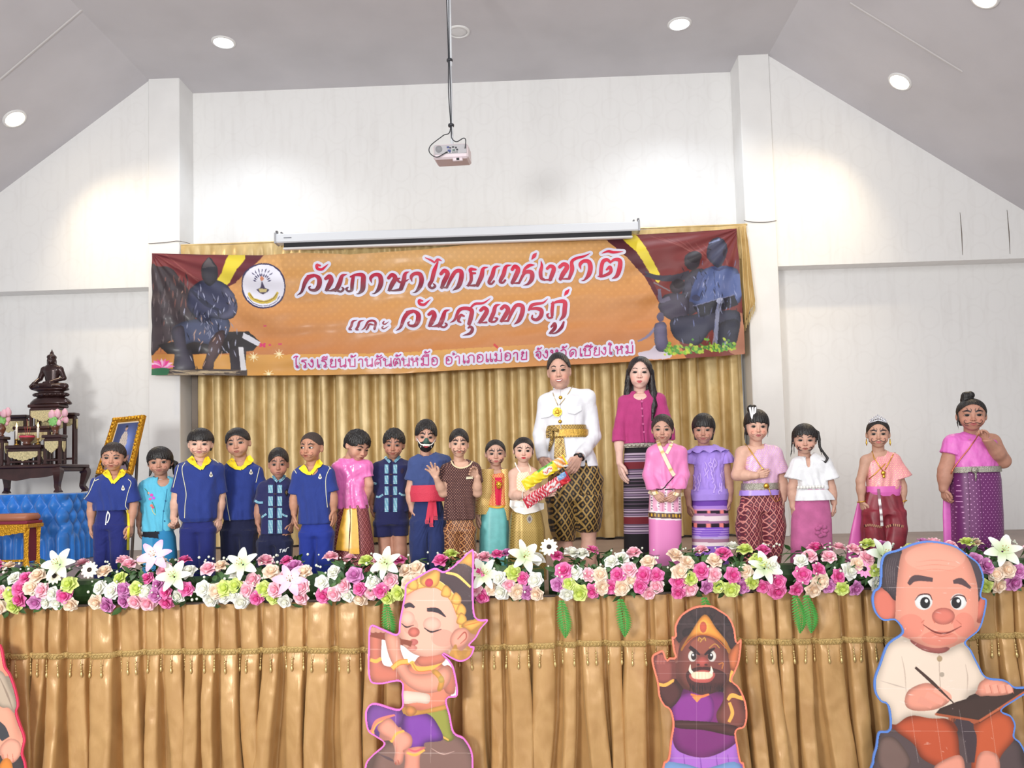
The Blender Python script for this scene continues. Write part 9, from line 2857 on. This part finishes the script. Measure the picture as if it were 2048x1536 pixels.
def old_art(A):
 T = lambda l: [(1700 + .3034 * x, 1070 + .3034 * y) for x, y in l]
 F = lambda l, c, **k: A.fill(T(l), c, **k)
 L = lambda l, w, c, **k: A.line(T(l), [.3034 * t for t in w] if isinstance(w, (list, tuple)) else .3034 * w, c, **k)
 E = lambda x, y, a, b, c, **k: A.ell(*T([(x, y)])[0], .3034 * a, .3034 * b, c, **k)
 S2, SD = (240, 160, 138), (206, 112, 94)
 F([(150, 1800), (170, 1450), (190, 1310), (270, 1285), (700, 1300), (1080, 1340), (1140, 1500), (1180, 1800)], (92, 76, 78), edge=.3, er=8)
 F([(200, 1350), (300, 1340), (400, 1500), (300, 1600), (190, 1520)], (122, 98, 92), edge=.3)
 F([(810, 1300), (860, 1220), (1000, 1160), (1085, 1230), (1085, 1340), (1000, 1450), (960, 1560), (960, 1800), (820, 1800), (800, 1500)], (206, 96, 60), edge=.35, er=9)
 F([(280, 1260), (420, 1190), (600, 1200), (700, 1290), (720, 1420), (720, 1500), (600, 1530), (470, 1470), (420, 1380)], (198, 88, 56), edge=.38, er=9)
 F([(560, 1520), (720, 1450), (760, 1560), (740, 1800), (600, 1800), (580, 1600)], S2, edge=.3); F([(840, 1460), (960, 1440), (990, 1560), (960, 1800), (830, 1800)], S2, edge=.3)
 L([(720, 1180), (790, 1330), (800, 1500)], [60, 90, 40], (74, 60, 66))
 F([(165, 1000), (200, 860), (260, 720), (400, 690), (600, 770), (740, 720), (800, 800), (880, 910), (850, 1010), (770, 1060), (760, 1180), (560, 1210), (400, 1190), (290, 1250), (255, 1130), (190, 1080)], (238, 218, 200), edge=.22, er=9)
 L([(585, 790), (590, 900), (600, 1080)], 5, (196, 172, 156)); L([(370, 1040), (360, 900), (340, 800)], [3, 8, 3], (206, 184, 168)); L([(770, 1050), (775, 940), (760, 850)], [3, 8, 3], (206, 184, 168)); L([(200, 960), (300, 990), (370, 1010)], [2, 9, 3], (204, 184, 170))
 E(590, 815, 18, 20, (222, 190, 150), edge=.2); E(606, 920, 16, 16, (226, 206, 186), edge=.2)
 F([(150, 430), (180, 360), (250, 360), (300, 440), (290, 550), (220, 565), (170, 520)], (222, 122, 104), edge=.3); F([(895, 420), (860, 400), (825, 470), (830, 570), (880, 520)], (222, 122, 104), edge=.3)
 F([(205, 330), (215, 200), (270, 120), (340, 110), (340, 330), (300, 430), (250, 380)], (74, 62, 68), edge=.25); F([(760, 150), (830, 160), (880, 250), (865, 400), (830, 440), (800, 300)], (82, 70, 76), edge=.25)
 for a in range(5): L([(250 + a * 14, 150), (235 + a * 14, 250), (250 + a * 12, 370)], [1, 4, 1], (120, 108, 112))
 F([(400, 690), (480, 760), (600, 780), (640, 740)], (168, 92, 86), edge=.2)
 F([(300, 560), (310, 300), (350, 100), (480, 50), (620, 55), (760, 130), (830, 290), (845, 460), (820, 610), (720, 710), (560, 745), (420, 700), (330, 630)], S2, edge=.22, er=12)
 E(560, 150, 200, 90, (246, 190, 168), op=.3); E(400, 600, 90, 80, (226, 110, 96), op=.3); E(750, 590, 70, 80, (226, 110, 96), op=.3); E(590, 680, 120, 50, (222, 116, 100), op=.4)
 L([(385, 325), (430, 285), (545, 295)], [24, 44, 26], (92, 70, 74)); L([(680, 310), (730, 305), (795, 350)], [24, 44, 16], (92, 70, 74))
 for x, r in ((485, 58), (715, 54)):
  E(x, 440, r, 54, (248, 246, 244), edge=.12); E(x + (10 if x < 600 else -14), 446, 33, 38, (36, 32, 36)); E(x + (18 if x < 600 else -2), 434, 11, 12, (252, 252, 252))
 L([(428, 430), (460, 395), (520, 392), (542, 430)], [4, 9, 9, 4], (90, 50, 50)); L([(662, 430), (700, 398), (750, 404), (768, 440)], [4, 9, 9, 4], (90, 50, 50))
 E(615, 535, 76, 56, (228, 130, 114), edge=.25); L([(545, 555), (560, 580)], 6, SD); L([(680, 565), (668, 585)], 6, SD)
 L([(480, 590), (560, 640), (640, 645), (735, 600)], [4, 12, 12, 4], (130, 60, 54)); L([(470, 580), (490, 560)], 6, SD); L([(530, 640), (600, 668), (680, 650)], [2, 9, 2], SD); L([(700, 560), (735, 590)], [3, 6], SD)
 for y in (180, 210, 240): L([(430, y), (560, y - 15), (700, y)], [1, 5, 1], (222, 140, 120), op=.8)
 F([(560, 1180), (700, 1100), (1040, 1010), (1160, 1020), (1140, 1050), (880, 1220), (830, 1230)], (70, 52, 48), sm=2, edge=.15); L([(560, 1180), (850, 1228)], 16, (176, 92, 62)); L([(850, 1228), (1160, 1030)], 16, (196, 104, 70)); L([(850, 1240), (1160, 1050)], 5, (110, 56, 44))
 F([(840, 1010), (870, 960), (960, 940), (1060, 990), (1070, 1040), (980, 1060), (900, 1060), (850, 1060)], S2, edge=.28, er=5)
 for x in (900, 950, 1000, 1045): L([(x, 985), (x + 15, 1040)], [30, 34], (244, 172, 150)); L([(x + 20, 990), (x + 34, 1045)], 4, SD)
 F([(360, 1090), (390, 1020), (500, 975), (600, 1010), (655, 1070), (640, 1110), (560, 1150), (450, 1160), (380, 1140)], S2, edge=.28, er=6)
 L([(560, 1010), (640, 1060), (655, 1090)], [50, 48, 30], (244, 172, 150)); L([(500, 1050), (580, 1090), (610, 1110)], [44, 44, 26], (240, 164, 144)); L([(450, 1080), (540, 1130)], [50, 36], (236, 158, 138))
 L([(430, 872), (540, 970), (690, 1115)], [16, 22, 6], (74, 52, 46))
 rr = random.Random(12)       # glints of the crinkled clear plastic it is wrapped in
 for i in range(46):
  x, y = rr.uniform(300, 1000), rr.uniform(150, 1450)
  L([(x, y), (x + rr.uniform(-40, 60), y + rr.uniform(-12, 20))], [1, rr.uniform(3, 7), 1], (252, 240, 236), op=.45)
 for y in (345, 675, 1012, 1290): L([(180, y), (880, y + 6)], 2.5, (252, 240, 238), op=.4)
 for x in (400, 560, 720, 920): L([(x, 1150), (x + 50, 1500)], 2.5, (252, 240, 238), op=.4)
_o = [(540, 38), (430, 52), (320, 95), (240, 120), (205, 180), (196, 330), (158, 370), (145, 430), (165, 510), (220, 565), (300, 565), (345, 640), (280, 690), (235, 740), (195, 850), (160, 950), (165, 1040), (205, 1100), (250, 1130), (262, 1280), (190, 1300), (170, 1400), (148, 1500), (150, 1780), (1200, 1780), (1170, 1480), (1125, 1370), (1085, 1330), (1092, 1250), (1060, 1190), (1000, 1155), (1100, 1085), (1165, 1040), (1160, 1003), (1085, 1000), (1020, 955), (900, 935), (850, 860), (800, 760), (765, 705), (850, 630), (885, 540), (902, 430), (865, 400), (885, 290), (850, 190), (770, 125), (680, 65)]
cutout('cartoon_cutout', 'large blue-edged cutout of a balding cartoon old man writing on a slate, smiling', [(1700 + .3034 * x, 1070 + .3034 * y) for x, y in _o], (96, 140, 222), old_art, (1735, 1078, 2070, 1616), Y=4.86)
def hermit_art(A):
 T = lambda l: [(.2968 * x, 1080 + .2968 * y) for x, y in l]
 F = lambda l, c, **k: A.fill(T(l), c, **k)
 L = lambda l, w, c, **k: A.line(T(l), [.2968 * t for t in w] if isinstance(w, (list, tuple)) else .2968 * w, c, **k)
 F([(-260, 700), (0, 730), (40, 870), (0, 1000), (-260, 1000)], (232, 150, 124), edge=.2, er=6)
 F([(-260, 1100), (20, 1100), (90, 1150), (130, 1300), (140, 1420), (60, 1500), (-260, 1500)], (240, 164, 138), edge=.25, er=8)
 F([(-60, 880), (20, 890), (70, 1000), (105, 1080), (100, 1165), (60, 1130), (0, 1120), (-80, 1000)], (190, 170, 150), edge=.25); L([(0, 930), (50, 1040), (90, 1150)], [4, 14, 4], (150, 130, 114))
 L([(-80, 1200), (0, 1280), (40, 1340)], [70, 90, 60], (66, 66, 72)); F([(-200, 1480), (20, 1450), (100, 1440), (150, 1500), (160, 1800), (-260, 1800)], (66, 60, 62), edge=.2)
 F([(0, 1400), (60, 1340), (130, 1360), (140, 1440), (90, 1500), (20, 1480)], (244, 170, 146), edge=.28, er=4)
 for x in (20, 50, 85): L([(x, 1440), (x + 6, 1500)], 4, (196, 110, 90))
 F([(0, 1510), (80, 1500), (90, 1800), (-60, 1800)], (232, 140, 60), edge=.2)
_o = [(-280, 690), (-40, 700), (10, 725), (35, 850), (70, 910), (105, 1010), (125, 1110), (112, 1160), (135, 1240), (168, 1340), (152, 1440), (175, 1536), (178, 1790), (-280, 1790)]
cutout('cartoon_cutout', 'red-edged cartoon cutout with grey beard cut off by the left picture edge', [(.2968 * x, 1080 + .2968 * y) for x, y in _o], (226, 60, 96), hermit_art, (-84, 1284, 56, 1616), Y=4.90)
